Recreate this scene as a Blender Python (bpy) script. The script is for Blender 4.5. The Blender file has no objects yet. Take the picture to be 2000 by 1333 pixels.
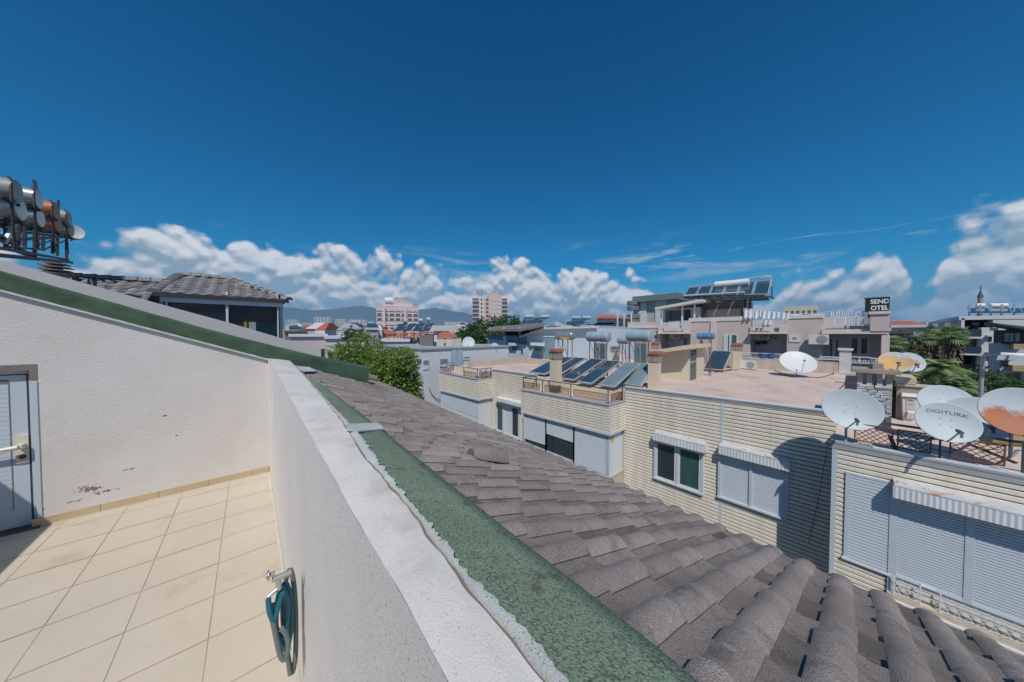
import bpy, bmesh, math, random
from mathutils import Vector, Matrix
from mathutils.noise import noise as pnoise
random.seed(7)
S = bpy.context.scene
COL = S.collection

# ---------------------------------------------------------------- camera, sky, sun, exposure
FPX, CU, CV = 585.0, 1000.0, 666.5          # focal length and centre in the photograph's own pixels
PITCH = math.atan((CV-652)/FPX)
YAW = math.atan((1000-487)/FPX)
fw = Vector((math.sin(YAW)*math.cos(PITCH), math.cos(YAW)*math.cos(PITCH), -math.sin(PITCH)))
rt = Vector((math.cos(YAW), -math.sin(YAW), 0))
up = rt.cross(fw)
cam_d = bpy.data.cameras.new('camera'); cam = bpy.data.objects.new('camera', cam_d); COL.objects.link(cam)
cam_d.sensor_width = 36; cam_d.lens = FPX/2000*36; cam_d.clip_start = 0.05; cam_d.clip_end = 40000
cam.matrix_world = Matrix((rt, up, -fw)).transposed().to_4x4()
S.camera = cam

SUN = Vector((1.8, 1.7, -3.1)).normalized()
sun_d = bpy.data.lights.new('sun', 'SUN'); sun = bpy.data.objects.new('sun', sun_d); COL.objects.link(sun)
sun_d.energy = 3.7; sun_d.angle = math.radians(0.5); sun_d.color = (1.0, 0.945, 0.875)
sun.rotation_euler = SUN.to_track_quat('-Z', 'Y').to_euler(); sun.location = (-20, -30, 60)
S.view_settings.view_transform = 'Standard'; S.view_settings.look = 'None'
S.view_settings.exposure = 0.0; S.view_settings.gamma = 1; S.view_settings.use_curve_mapping = False

W = bpy.data.worlds.new('World'); S.world = W; W.use_nodes = True
def build_world():
    nt = W.node_tree; N = nt.nodes; L = nt.links; N.clear()
    def nd(t, **k):
        n = N.new(t)
        for a, b in k.items(): setattr(n, a, b)
        return n
    def val(x, sock):
        if isinstance(x, (int, float)): sock.default_value = x
        elif isinstance(x, tuple): sock.default_value = x
        else: L.new(x, sock)
    def M(op, a, b=0.0, c=None, clamp=False):
        n = nd('ShaderNodeMath', operation=op); n.use_clamp = clamp
        val(a, n.inputs[0]); val(b, n.inputs[1])
        if c is not None: val(c, n.inputs[2])
        return n.outputs[0]
    def MR(x, a, b, c, d, smooth=True):
        n = nd('ShaderNodeMapRange'); n.interpolation_type = 'SMOOTHSTEP' if smooth else 'LINEAR'
        val(x, n.inputs[0])
        for i, q in enumerate((a, b, c, d)): n.inputs[i+1].default_value = q
        return n.outputs[0]
    def MIX(f, a, b):
        n = nd('ShaderNodeMix', data_type='RGBA'); val(f, n.inputs[0]); val(a, n.inputs[6]); val(b, n.inputs[7]); return n.outputs[2]
    out = nd('ShaderNodeOutputWorld'); bg = nd('ShaderNodeBackground'); bg.inputs[1].default_value = 0.1
    L.new(bg.outputs[0], out.inputs[0])
    sky = nd('ShaderNodeTexSky', sky_type='NISHITA'); sky.sun_disc = False
    sky.sun_elevation = math.asin(-SUN.z); sky.sun_rotation = math.atan2(-SUN.x, -SUN.y) % (2*math.pi)
    sky.altitude = 0; sky.air_density = 1.0; sky.dust_density = 0.3; sky.ozone_density = 3.0
    tc = nd('ShaderNodeTexCoord'); vec = tc.outputs['Generated']
    sp = nd('ShaderNodeSeparateXYZ'); L.new(vec, sp.inputs[0]); x, y, z = sp.outputs
    hor = M('SQRT', M('ADD', M('MULTIPLY', x, x), M('MULTIPLY', y, y)))
    te = M('DIVIDE', z, M('MAXIMUM', hor, 1e-3))
    az = M('ARCTAN2', x, y)
    # deep polarised blue of the clear sky
    t = MR(te, 0.0, 1.1, 0.0, 1.0)
    tint = MIX(t, (0.05, 0.62, 0.88, 1), (0.0, 0.45, 0.78, 1))
    mul = nd('ShaderNodeMix', data_type='RGBA', blend_type='MULTIPLY'); mul.inputs[0].default_value = 1
    L.new(sky.outputs[0], mul.inputs[6]); L.new(tint, mul.inputs[7]); col = mul.outputs[2]
    # cloud tops along the horizon: azimuth -> tan(elevation)
    pts = [(0,435),(150,438),(300,442),(450,442),(560,462),(660,490),(800,505),(900,525),(1000,502),(1090,530),(1150,520),(1280,556),(1400,600),(1500,545),(1600,520),(1690,500),(1740,470),(1790,528),(1830,470),(1870,405),(1930,382),(2000,360)]
    fc = nd('ShaderNodeFloatCurve'); cur = fc.mapping.curves[0]
    lo, hi = math.radians(-40), math.radians(120)
    P = []
    for u, v in pts:
        a = YAW + math.atan((u-1000)/FPX); te_ = (652-v)/FPX*math.cos(a-YAW)
        P.append(((a-lo)/(hi-lo), te_*2))
    P = [(0.0, P[0][1])]+P+[(1.0, P[-1][1])]
    while len(cur.points) < len(P): cur.points.new(0.5, 0.5)
    for q, pt in zip(cur.points, P): q.location = pt; q.handle_type = 'AUTO'
    fc.mapping.update()
    L.new(MR(az, lo, hi, 0, 1, False), fc.inputs[1])
    top = M('MULTIPLY', fc.outputs[0], 0.5)
    def warp(dz):
        c = nd('ShaderNodeCombineXYZ')
        L.new(M('DIVIDE', x, hor), c.inputs[0]); L.new(M('DIVIDE', y, hor), c.inputs[1])
        L.new(M('MULTIPLY', M('ADD', te, dz), 1.1), c.inputs[2]); return c.outputs[0]
    def fbm(v, s, det, rough=0.55, dist=0.0):
        n = nd('ShaderNodeTexNoise'); n.inputs['Scale'].default_value = s; n.inputs['Detail'].default_value = det
        n.inputs['Roughness'].default_value = rough; n.inputs['Distortion'].default_value = dist
        L.new(v, n.inputs['Vector']); return n.outputs[0]
    v0, v1 = warp(0.0), warp(0.016)
    def puff(v, s):
        n = nd('ShaderNodeTexVoronoi'); n.feature = 'F1'; n.inputs['Scale'].default_value = s; n.inputs['Detail'].default_value = 2; n.inputs['Roughness'].default_value = 0.6
        w_ = nd('ShaderNodeTexNoise'); w_.inputs['Scale'].default_value = s*.6; w_.inputs['Detail'].default_value = 4; L.new(v, w_.inputs['Vector'])
        a = nd('ShaderNodeVectorMath', operation='MULTIPLY_ADD'); L.new(w_.outputs['Color'], a.inputs[0]); a.inputs[1].default_value = (.09,.09,.09); L.new(v, a.inputs[2]); L.new(a.outputs[0], n.inputs['Vector'])
        return M('SUBTRACT', 1.0, n.outputs['Distance'])
    def body(v): return M('ADD', M('ADD', M('MULTIPLY', fbm(v, 4.6, 6, 0.52), 0.52), M('MULTIPLY', fbm(v, 15, 6, 0.58), 0.22)), M('MULTIPLY', M('SUBTRACT', puff(v, 9), 0.12), 0.30))
    n0, n1 = body(v0), body(v1)
    h = M('SUBTRACT', top, te)                                   # height below the cloud top
    dens = M('ADD', M('MULTIPLY_ADD', h, 17.0, 0.30), M('MULTIPLY', M('SUBTRACT', n0, 0.47), 5.2))
    mask = MR(dens, -0.12, 0.5, 0, 1)
    # gaps that let blue through lower down
    gap = MR(fbm(warp(0.3), 4.2, 6, 0.5), 0.58, 0.72, 1.0, 0.60)
    lowgap = M('MAXIMUM', gap, MR(h, 0.03, 0.10, 1.0, 0.0))
    mask = M('MULTIPLY', mask, lowgap)
    # relief: difference towards the light gives sunlit tops, grey undersides
    rel = M('ADD', M('MULTIPLY', M('SUBTRACT', n0, n1), 8.5), 0.46)
    lit = M('ADD', rel, M('MULTIPLY', MR(h, 0.0, 0.16, 0.34, -0.22), 1.0), clamp=True)
    ccol = MIX(lit, (2.9, 3.9, 4.9, 1), (7.6, 7.8, 8.2, 1))
    low = MR(te, -0.01, 0.11, 1, 0)
    ccol = MIX(M('MULTIPLY', low, 0.7), ccol, (1.75, 3.1, 4.3, 1))
    horizon = MIX(MR(te, -0.02, 0.20, 0.95, 0.0), col, (1.35, 3.0, 4.5, 1))
    # left of the view is brighter than the far right
    c2 = MIX(mask, horizon, ccol)
    # thin high wisps
    mp = nd('ShaderNodeMapping'); mp.inputs['Scale'].default_value = (1.0, 1.0, 5.5); mp.inputs['Rotation'].default_value = (0.10, 0.05, 0)
    L.new(vec, mp.inputs[0])
    ci = fbm(mp.outputs[0], 3.3, 9, 0.62, 0.6)
    wis = M('MULTIPLY', MR(ci, 0.53, 0.72, 0, 0.75), M('MULTIPLY', MR(te, 0.12, 0.20, 0, 1), MR(te, 0.22, 0.31, 1, 0)))
    wis = M('MULTIPLY', wis, MR(az, 0.0, 1.3, 0.45, 1.3))
    c3 = MIX(wis, c2, (4.2, 5.4, 6.4, 1))
    L.new(c3, bg.inputs[0])
build_world()

# ---------------------------------------------------------------- measuring helpers: a pixel of the photograph -> point on a real plane
def ray(u, v): return rt*((u-CU)/FPX) - up*((v-CV)/FPX) + fw
def PX(u, v, X): r = ray(u, v); return r*(X/r.x)
def PY(u, v, Y): r = ray(u, v); return r*(Y/r.y)
def PZ(u, v, Z): r = ray(u, v); return r*(Z/r.z)
def PN(u, v, n, d): r = ray(u, v); return r*(d/n.dot(r))
def PD(u, v, D): r = ray(u, v); return r*(D/math.hypot(r.x, r.y))    # at horizontal distance D
def V(*a): return Vector(a)
def lerp(a, b, t): return a+(b-a)*t
GROUND = -13.0

# ---------------------------------------------------------------- materials
MATS = {}
def mat(name, col, rough=0.7, metal=0.0, var=0.12, vs=2.0, bump=0.0, bs=80.0, col2=None, mix=(0.45, 0.62), spec=0.5, stretch=None, extra=None, coat=0.0):
    if name in MATS: return MATS[name]
    m = bpy.data.materials.new(name); m.use_nodes = True; nt = m.node_tree; N = nt.nodes; L = nt.links
    b = N['Principled BSDF']; b.inputs['Roughness'].default_value = rough; b.inputs['Metallic'].default_value = metal
    b.inputs['Specular IOR Level'].default_value = spec
    if coat: b.inputs['Coat Weight'].default_value = coat
    tc = N.new('ShaderNodeTexCoord'); vec = tc.outputs['Object']
    if stretch:
        mp = N.new('ShaderNodeMapping'); mp.inputs['Scale'].default_value = stretch; L.new(vec, mp.inputs[0]); vec2 = mp.outputs[0]
    else: vec2 = vec
    n = N.new('ShaderNodeTexNoise'); n.inputs['Scale'].default_value = vs; n.inputs['Detail'].default_value = 6; n.inputs['Roughness'].default_value = 0.65
    L.new(vec2, n.inputs['Vector'])
    mr = N.new('ShaderNodeMapRange'); L.new(n.outputs[0], mr.inputs[0]); mr.inputs[1].default_value = 0.3; mr.inputs[2].default_value = 0.7
    mr.inputs[3].default_value = 1-var; mr.inputs[4].default_value = 1+var
    mx = N.new('ShaderNodeVectorMath'); mx.operation = 'SCALE'; mx.inputs[0].default_value = col
    L.new(mr.outputs[0], mx.inputs['Scale']); c = mx.outputs[0]
    if col2:
        n2 = N.new('ShaderNodeTexNoise'); n2.inputs['Scale'].default_value = vs*1.7; n2.inputs['Detail'].default_value = 8; n2.inputs['Roughness'].default_value = 0.7
        L.new(vec2, n2.inputs['Vector'])
        r2 = N.new('ShaderNodeMapRange'); L.new(n2.outputs[0], r2.inputs[0]); r2.inputs[1].default_value = mix[0]; r2.inputs[2].default_value = mix[1]
        mm = N.new('ShaderNodeMix'); mm.data_type = 'RGBA'; L.new(r2.outputs[0], mm.inputs[0]); L.new(c, mm.inputs[6]); mm.inputs[7].default_value = (*col2, 1)
        c = mm.outputs[2]
    L.new(c, b.inputs['Base Color'])
    if bump:
        bn = N.new('ShaderNodeTexNoise'); bn.inputs['Scale'].default_value = bs; bn.inputs['Detail'].default_value = 4
        L.new(vec, bn.inputs['Vector']); bp = N.new('ShaderNodeBump'); bp.inputs['Strength'].default_value = bump; bp.inputs['Distance'].default_value = 0.01
        L.new(bn.outputs[0], bp.inputs['Height']); L.new(bp.outputs[0], b.inputs['Normal'])
    if extra: extra(m, N, L, b, vec, c)
    MATS[name] = m; return m

# ---------------------------------------------------------------- mesh collector
ORG = {}
class MB:
    def __init__(s): s.v = []; s.f = []; s.sm = []; s.mi = []; s.k = 0; s.tone = []; s.t = 0.5
    def face(s, pts, smooth=False):
        i = len(s.v); s.v += [Vector(p) for p in pts]; s.f.append(tuple(range(i, i+len(pts)))); s.sm.append(smooth); s.mi.append(s.k); s.tone += [s.t]*len(pts); return s
    def grid(s, rows, smooth=True, close=False):
        i = len(s.v); n = len(rows[0])
        for r in rows: s.v += [Vector(p) for p in r]; s.tone += [s.t]*n
        for a in range(len(rows)-1):
            for b in range(n if close else n-1):
                c = (b+1) % n
                s.f.append((i+a*n+b, i+a*n+c, i+(a+1)*n+c, i+(a+1)*n+b)); s.sm.append(smooth); s.mi.append(s.k)
        return s
    def hexa(s, p):                                  # 8 points: bottom 4, top 4
        i = len(s.v); s.v += [Vector(q) for q in p]; s.tone += [s.t]*8
        for q in ((0,3,2,1),(4,5,6,7),(0,1,5,4),(1,2,6,5),(2,3,7,6),(3,0,4,7)):
            s.f.append(tuple(i+k for k in q)); s.sm.append(False); s.mi.append(s.k)
        return s
    def box(s, x0, x1, y0, y1, z0, z1):
        x0, x1 = sorted((x0, x1)); y0, y1 = sorted((y0, y1)); z0, z1 = sorted((z0, z1))
        return s.hexa([(x0,y0,z0),(x1,y0,z0),(x1,y1,z0),(x0,y1,z0),(x0,y0,z1),(x1,y0,z1),(x1,y1,z1),(x0,y1,z1)])
    def bar(s, a, b, w, h=None, upv=None):           # rectangular bar from a to b
        a = Vector(a); b = Vector(b); h = h or w; d = (b-a).normalized()
        u = Vector(upv) if upv else (Vector((0,0,1)) if abs(d.z) < 0.9 else Vector((1,0,0)))
        r = d.cross(u).normalized(); u = r.cross(d).normalized(); r *= w/2; u *= h/2
        return s.hexa([a-r-u, a+r-u, b+r-u, b-r-u, a-r+u, a+r+u, b+r+u, b-r+u])
    def cyl(s, a, b, r, r2=None, n=14, caps=True):
        a = Vector(a); b = Vector(b); r2 = r if r2 is None else r2; d = (b-a).normalized()
        u = Vector((0,0,1)) if abs(d.z) < 0.9 else Vector((1,0,0)); p = d.cross(u).normalized(); q = d.cross(p)
        A = [a+(p*math.cos(t)+q*math.sin(t))*r for t in [2*math.pi*k/n for k in range(n)]]
        B = [b+(p*math.cos(t)+q*math.sin(t))*r2 for t in [2*math.pi*k/n for k in range(n)]]
        s.grid([B, A], True, True)
        if caps: s.face(A[::-1] if False else A); s.face(B[::-1])
        return s
    def tube(s, pts, r, n=8):
        pts = [Vector(p) for p in pts]; rows = []; pu = None
        for i, p in enumerate(pts):
            d = (pts[min(i+1, len(pts)-1)]-pts[max(i-1, 0)]).normalized()
            if pu is None: pu = d.orthogonal().normalized()
            pu = (pu-d*pu.dot(d)).normalized(); q = d.cross(pu)
            rr = r[i] if isinstance(r, (list, tuple)) else r
            rows.append([p+(pu*math.cos(2*math.pi*k/n)+q*math.sin(2*math.pi*k/n))*rr for k in range(n)])
        s.grid(rows, True, True); s.face(rows[0][::-1]); s.face(rows[-1]); return s
    def prism(s, poly, ext):                          # polygon (list of points) extruded by vector
        poly = [Vector(p) for p in poly]; e = Vector(ext); n = len(poly)
        s.face(poly); s.face([p+e for p in poly][::-1])
        for k in range(n): s.face([poly[k], poly[k]+e, poly[(k+1) % n]+e, poly[(k+1) % n]])
        return s
    def siding(s, A, B, C, D, rows, out, amp=0.02, ends=True, gap=0):   # A,B top left/right, C,D bottom right/left
        out = Vector(out).normalized(); prof = ((0, 0), (.22, 0), (.31, 1), (.96, .92), (1, 0))
        pts = [(t0, 0) for t0 in (0,)]
        for i in range(rows):
            L_ = []; R_ = []
            for t, d in prof:
                tt = (i+t)/rows; L_.append(lerp(A, D, tt)+out*amp*d); R_.append(lerp(B, C, tt)+out*amp*d)
            for k in range(4):
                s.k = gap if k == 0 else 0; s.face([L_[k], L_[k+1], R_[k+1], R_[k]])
            s.k = 0
            if ends: s.face([L_[1], L_[2], L_[3], L_[4]]); s.face([R_[4], R_[3], R_[2], R_[1]])
        return s
    def build(s, name, m, parent=None, wo=None, normals=True):
        if not s.v: return None
        if wo is None:
            if parent is not None: wo = ORG.get(parent.name, Vector((0,0,0)))
            else:
                lo = Vector([min(v[i] for v in s.v) for i in range(3)]); hi = Vector([max(v[i] for v in s.v) for i in range(3)])
                wo = Vector(((lo.x+hi.x)/2, (lo.y+hi.y)/2, lo.z))
        me = bpy.data.meshes.new(name); me.from_pydata([tuple(v-wo) for v in s.v], [], s.f)
        me.polygons.foreach_set('use_smooth', s.sm)
        ms = m if isinstance(m, (list, tuple)) else [m]
        for q in ms: me.materials.append(q)
        if len(ms) > 1: me.polygons.foreach_set('material_index', s.mi)
        if any(t != 0.5 for t in s.tone):
            at = me.attributes.new('tone', 'FLOAT', 'POINT'); at.data.foreach_set('value', s.tone)
        me.validate(); me.update()
        if normals:
            bm = bmesh.new(); bm.from_mesh(me); bmesh.ops.recalc_face_normals(bm, faces=bm.faces); bm.to_mesh(me); bm.free()
        o = bpy.data.objects.new(name, me); COL.objects.link(o)
        if parent is not None:
            o.parent = parent; po = ORG.get(parent.name, Vector((0,0,0))); o.location = wo-po
        else: o.location = wo
        ORG[o.name] = wo.copy(); return o
def tag(o, label=None, cat=None, group=None, kind=None):
    if label: o['label'] = label
    if cat: o['category'] = cat
    if group: o['group'] = group
    if kind: o['kind'] = kind
    return o
def thing(name, loc, label, cat, group=None):
    o = bpy.data.objects.new(name, None); COL.objects.link(o); o.location = loc; o.empty_display_size = 0.2
    ORG[o.name] = Vector(loc); return tag(o, label, cat, group)
def dup(root, loc, rz=0.0, label=None, sc=1.0):
    r = root.copy(); COL.objects.link(r); r.location = loc; r.rotation_euler = (0, 0, rz); r.scale = (sc, sc, sc)
    if label: r['label'] = label
    for ch in root.children:
        c = ch.copy(); COL.objects.link(c); c.parent = r
        for g in ch.children:
            d = g.copy(); COL.objects.link(d); d.parent = c
    return r
def box(name, m, b, parent=None): return MB().box(*b).build(name, m, parent)
# ---------------------------------------------------------------- ground
ground_m = mat('dry ground', (0.16,0.14,0.12), 0.95, var=0.3, vs=0.02)
g = MB(); g.grid([[(-3500+i*250, -600+j*250, GROUND) for i in range(33)] for j in range(21)], False)
tag(g.build('ground', ground_m, wo=V(0,0,GROUND), normals=False), kind='structure')
road_m = mat('asphalt', (0.055,0.055,0.057), 0.9, var=0.2, vs=0.6, bump=0.2)
tag(MB().box(4.6, 9.6, -30, 60, GROUND+0.0, GROUND+0.02).build('road', road_m), kind='structure')
pave_m = mat('pavement slabs', (0.30,0.28,0.26), 0.9, var=0.15, vs=0.8)
for x0, x1 in ((3.2, 4.58), (9.62, 10.6)):
    tag(MB().box(x0, x1, -30, 60, GROUND+0.0, GROUND+0.14).build('pavement', pave_m), kind='structure')

# ---------------------------------------------------------------- terrace materials
def grit(scale, strength, dist=0.006, speck=None, thr=0.66):
    def ex(m, N, L, b, vec, c):
        n = N.new('ShaderNodeTexNoise'); n.inputs['Scale'].default_value = scale; n.inputs['Detail'].default_value = 5; n.inputs['Roughness'].default_value = 0.7
        L.new(vec, n.inputs['Vector'])
        bp = N.new('ShaderNodeBump'); bp.inputs['Strength'].default_value = strength; bp.inputs['Distance'].default_value = dist
        L.new(n.outputs[0], bp.inputs['Height']); L.new(bp.outputs[0], b.inputs['Normal'])
        if speck:
            n2 = N.new('ShaderNodeTexNoise'); n2.inputs['Scale'].default_value = scale*0.9; n2.inputs['Detail'].default_value = 2; L.new(vec, n2.inputs['Vector'])
            r = N.new('ShaderNodeMapRange'); r.inputs[1].default_value = thr; r.inputs[2].default_value = thr+0.05; L.new(n2.outputs[0], r.inputs[0])
            mm = N.new('ShaderNodeMix'); mm.data_type = 'RGBA'; L.new(r.outputs[0], mm.inputs[0]); L.new(c, mm.inputs[6]); mm.inputs[7].default_value = (*speck, 1)
            L.new(mm.outputs[2], b.inputs['Base Color'])
    return ex
def blotch(centre, radius, dark, scale=9, base=None):
    """local flaking patch with its own ragged outline"""
    def ex(m, N, L, b, vec, c):
        cc = c
        for ctr, rad in zip(centre, radius):
            d = N.new('ShaderNodeVectorMath'); d.operation = 'SUBTRACT'; L.new(vec, d.inputs[0]); d.inputs[1].default_value = ctr
            sc = N.new('ShaderNodeVectorMath'); sc.operation = 'MULTIPLY'; L.new(d.outputs[0], sc.inputs[0]); sc.inputs[1].default_value = (1/rad[0], 1/rad[1], 1/rad[2])
            ln = N.new('ShaderNodeVectorMath'); ln.operation = 'LENGTH'; L.new(sc.outputs[0], ln.inputs[0])
            n = N.new('ShaderNodeTexNoise'); n.inputs['Scale'].default_value = scale; n.inputs['Detail'].default_value = 7; n.inputs['Roughness'].default_value = 0.75; L.new(vec, n.inputs['Vector'])
            a = N.new('ShaderNodeMath'); a.operation = 'MULTIPLY_ADD'; L.new(ln.outputs['Value'], a.inputs[0]); a.inputs[1].default_value = -0.22; L.new(n.outputs[0], a.inputs[2])
            r = N.new('ShaderNodeMapRange'); r.inputs[1].default_value = 0.40; r.inputs[2].default_value = 0.44; L.new(a.outputs[0], r.inputs[0])
            mm = N.new('ShaderNodeMix'); mm.data_type = 'RGBA'; L.new(r.outputs[0], mm.inputs[0]); L.new(cc, mm.inputs[6]); mm.inputs[7].default_value = (*dark, 1); cc = mm.outputs[2]
        L.new(cc, b.inputs['Base Color'])
        if base: base(m, N, L, b, vec, cc)
    return ex

FZ = -2.4; YW = 6.64; XI = 0.235
plaster_m = mat('white textured plaster', (0.61,0.575,0.56), 0.9, var=0.07, vs=1.1, col2=(0.56,0.50,0.46), mix=(0.55,0.8), extra=grit(150, .6, 0.004))
def wallextra(m, N, L, b, vec, c):
    blotch([(x_, YW-2, z_+13) for x_, z_ in ((-1.62,-2.06),(-1.50,-2.13),(-0.84,-1.52),(-1.985,-1.98),(-1.98,-2.2),(-0.95,-1.2),(-1.75,-2.18),(-1.3,-1.9))],
           [(0.17,1,0.085),(0.20,1,0.04),(0.04,1,0.02),(0.014,1,0.09),(0.02,1,0.03),(0.04,1,0.02),(0.12,1,0.02),(0.09,1,0.02)], (0.20,0.16,0.14), 22)(m, N, L, b, vec, c)
    n = N.new('ShaderNodeTexNoise'); n.inputs['Scale'].default_value = 46; n.inputs['Detail'].default_value = 5
    mp = N.new('ShaderNodeMapping'); mp.inputs['Scale'].default_value = (0.8, 1, 1.6); L.new(vec, mp.inputs[0]); L.new(mp.outputs[0], n.inputs['Vector'])
    bp = N.new('ShaderNodeBump'); bp.inputs['Strength'].default_value = 0.75; bp.inputs['Distance'].default_value = 0.006
    L.new(n.outputs[0], bp.inputs['Height']); L.new(bp.outputs[0], b.inputs['Normal'])
wall_m = mat('flaking white plaster', (0.62,0.59,0.565), 0.92, var=0.06, vs=0.9, col2=(0.60,0.52,0.47), mix=(0.5,0.75), extra=wallextra)
coping_m = mat('worn white coping', (0.66,0.63,0.59), 0.9, var=0.1, vs=2.5, col2=(0.48,0.42,0.35), mix=(0.52,0.75), extra=grit(230, .7, 0.004, (0.36,0.32,0.27), 0.655))
green_m = mat('green mineral felt', (0.155,0.215,0.15), 0.92, var=0.2, vs=3.5, extra=grit(260, 1.0, 0.005, (0.05,0.06,0.045), 0.56))
green2_m = mat('painted green membrane', (0.055,0.10,0.06), 0.92, var=0.28, vs=4, bump=0.5, bs=25)
white_m = mat('rough white paint', (0.62,0.64,0.61), 0.9, var=0.12, vs=6, extra=grit(160, 1.0, 0.008, (0.25,0.3,0.26), 0.64))
tile_floor_m = mat('cream floor tile', (0.55,0.485,0.39), 0.62, var=0.07, vs=0.8, col2=(0.44,0.33,0.22), mix=(0.58,0.80), spec=0.4)
grout_m = mat('brown grout', (0.42,0.335,0.255), 0.95, var=0.25, vs=3)
skirt_m = mat('tan skirting tile', (0.50,0.385,0.235), 0.5, var=0.08, vs=2)
crack_m = mat('dark crack filler', (0.17,0.14,0.11), 0.95)

# floor of single tiles on a bed of grout
f = MB(); f.k = 1; f.box(-3.0, XI, -3, YW, FZ-0.3, FZ-0.003); f.k = 0
ys = []; y = 3.30-0.517*12
while y < YW: ys.append(y); y += 0.517
xs = [-0.281-0.512*k for k in range(6, -1, -1)]+[XI-0.004]
xs = [-2.996]+[q for q in xs if q > -2.9]
for i in range(len(xs)-1):
    for j in range(len(ys)):
        a0, a1 = xs[i]+0.003, xs[i+1]-0.003; b0, b1 = ys[j]+0.003, min(ys[j]+0.514, YW)-0.003
        if a1-a0 < .02: continue
        z = FZ+random.uniform(-.0012, .0012)
        f.face([(a0,b0,z),(a1,b0,z+.0006),(a1,b1,z),(a0,b1,z-.0006)])
tag(f.build('floor', [tile_floor_m, grout_m], normals=False), kind='structure')

# ---------------------------------------------------------------- our own building
para_m = mat('pebbled white parapet render', (0.79,0.755,0.725), 0.9, var=0.05, vs=1.5, extra=grit(150, 1.0, 0.009, (0.40,0.38,0.37), 0.625))
def felt_extra(m, N, L, b, vec, c):
    cc = c
    for sc, lo, hi, col in ((150, .50, .60, (0.06,0.075,0.055)), (240, .60, .66, (0.33,0.42,0.34)), (17, .60, .72, (0.10,0.085,0.065))):
        n = N.new('ShaderNodeTexNoise'); n.inputs['Scale'].default_value = sc; n.inputs['Detail'].default_value = 3; L.new(vec, n.inputs['Vector'])
        r = N.new('ShaderNodeMapRange'); r.inputs[1].default_value = lo; r.inputs[2].default_value = hi; r.inputs[4].default_value = .75; L.new(n.outputs[0], r.inputs[0])
        mm = N.new('ShaderNodeMix'); mm.data_type = 'RGBA'; L.new(r.outputs[0], mm.inputs[0]); L.new(cc, mm.inputs[6]); mm.inputs[7].default_value = (*col, 1); cc = mm.outputs[2]
    L.new(cc, b.inputs['Base Color'])
    n = N.new('ShaderNodeTexNoise'); n.inputs['Scale'].default_value = 200; L.new(vec, n.inputs['Vector'])
    bp = N.new('ShaderNodeBump'); bp.inputs['Strength'].default_value = .9; bp.inputs['Distance'].default_value = .005; L.new(n.outputs[0], bp.inputs['Height']); L.new(bp.outputs[0], b.inputs['Normal'])
felt_m = mat('mineral felt with grains', (0.20,0.275,0.18), 0.95, var=.15, vs=3, extra=felt_extra)
home = thing('apartment_house', (0, 2, GROUND), 'near white building with cream tiled terrace, green felt edge and grey tiled roof slope', 'building')
SL = 0.39
TW = 0.018
def roofz(x, y=0.0): return -0.47-SL*x+TW*y      # roof plane under the tiles
RN = V(SL, -TW, 1)
def onroof(u, v, lift=0.0): return PN(u, v, RN, -0.47+lift)
# wobbling inner edge of the coping, crack line, felt edge
inner_px = [(527,705),(560,765),(593,827),(640,912),(696,1013),(789,1170),(877,1333)]
inner = [PX(u, v, XI) for u, v in inner_px]
def ztop(y):
    pts = sorted([(p.y, p.z) for p in inner])
    if y <= pts[0][0]: return pts[0][1]
    for (a, b), (c, d) in zip(pts, pts[1:]):
        if y <= c: return lerp(b, d, (y-a)/(c-a))
    return pts[-1][1]
crack_px = [(563,709),(588,734),(632,783),(666,822),(681,846),(710,890),(745,930),(794,984),(843,1052),(906,1140),(990,1238),(1073,1333)]
felt_in_px = [(573,716),(606,745),(640,784),(672,815),(700,845),(755,920),(794,969),(882,1072),(926,1130),(1000,1200),(1053,1258),(1113,1333)]
def poly_at(px, z): return sorted([PZ(u, v, z) for u, v in px], key=lambda p: p.y)
ZC = -0.545
crack = poly_at(crack_px, ZC); felt_in = poly_at(felt_in_px, ZC-0.005)
felt_out = sorted([onroof(u, v, 0.060) for u, v in [(590,727),(640,760),(730,827),(921,979),(1000,1042),(1100,1121),(1165,1170),(1280,1260),(1365,1330)]], key=lambda p: p.y)
inner_s = sorted(inner, key=lambda p: p.y)
def at_y(poly, y):
    if y <= poly[0].y: p = poly[0]; return V(p.x, y, p.z)
    for a, b in zip(poly, poly[1:]):
        if y <= b.y: return lerp(a, b, (y-a.y)/max(1e-6, b.y-a.y))
    p = poly[-1]; return V(p.x, y, p.z)
Y0 = -2.5; NS = 900
ysamp = [Y0+(YW-Y0)*(i/NS) for i in range(NS+1)]
rw = random.Random(3)
def wob(y, k, amp): return amp*(pnoise(V(y*k, 3.1, k))+0.5*pnoise(V(y*k*2.7, 9.1, k)))
A_ = [V(XI+wob(y,4,.002), y, ztop(y)-0.0) for y in ysamp]
B_ = [V(at_y(crack, y).x+wob(y,6,.006), y, lerp(ztop(y), ZC, .5)+0.002+wob(y,5,.003)) for y in ysamp]
C_ = [V(at_y(felt_in, y).x+wob(y,18,.007)+wob(y,23,.008)+wob(y,71,.005)+rw.uniform(-.0045,.0045), y, ZC-.012) for y in ysamp]
D_ = [at_y(felt_out, y)+V(wob(y,3,.003),0,0) for y in ysamp]
c = MB()
NW = 6
c.grid([[lerp(a, b, k/NW)+V(0,0,0.004*math.sin(math.pi*k/NW)+0.0025*pnoise(V(a.y*9, k*.9, 2))) for k in range(NW+1)] for a, b in zip(A_, B_)], True)
c.build('coping', coping_m, home)
c = MB(); c.grid([[b+V(0,0,-.006), b+V(.006,0,-.012), lerp(b, cc, .35)+V(0,0,.004), cc+V(0,0,.005)] for b, cc in zip(B_, C_)], True)
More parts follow.
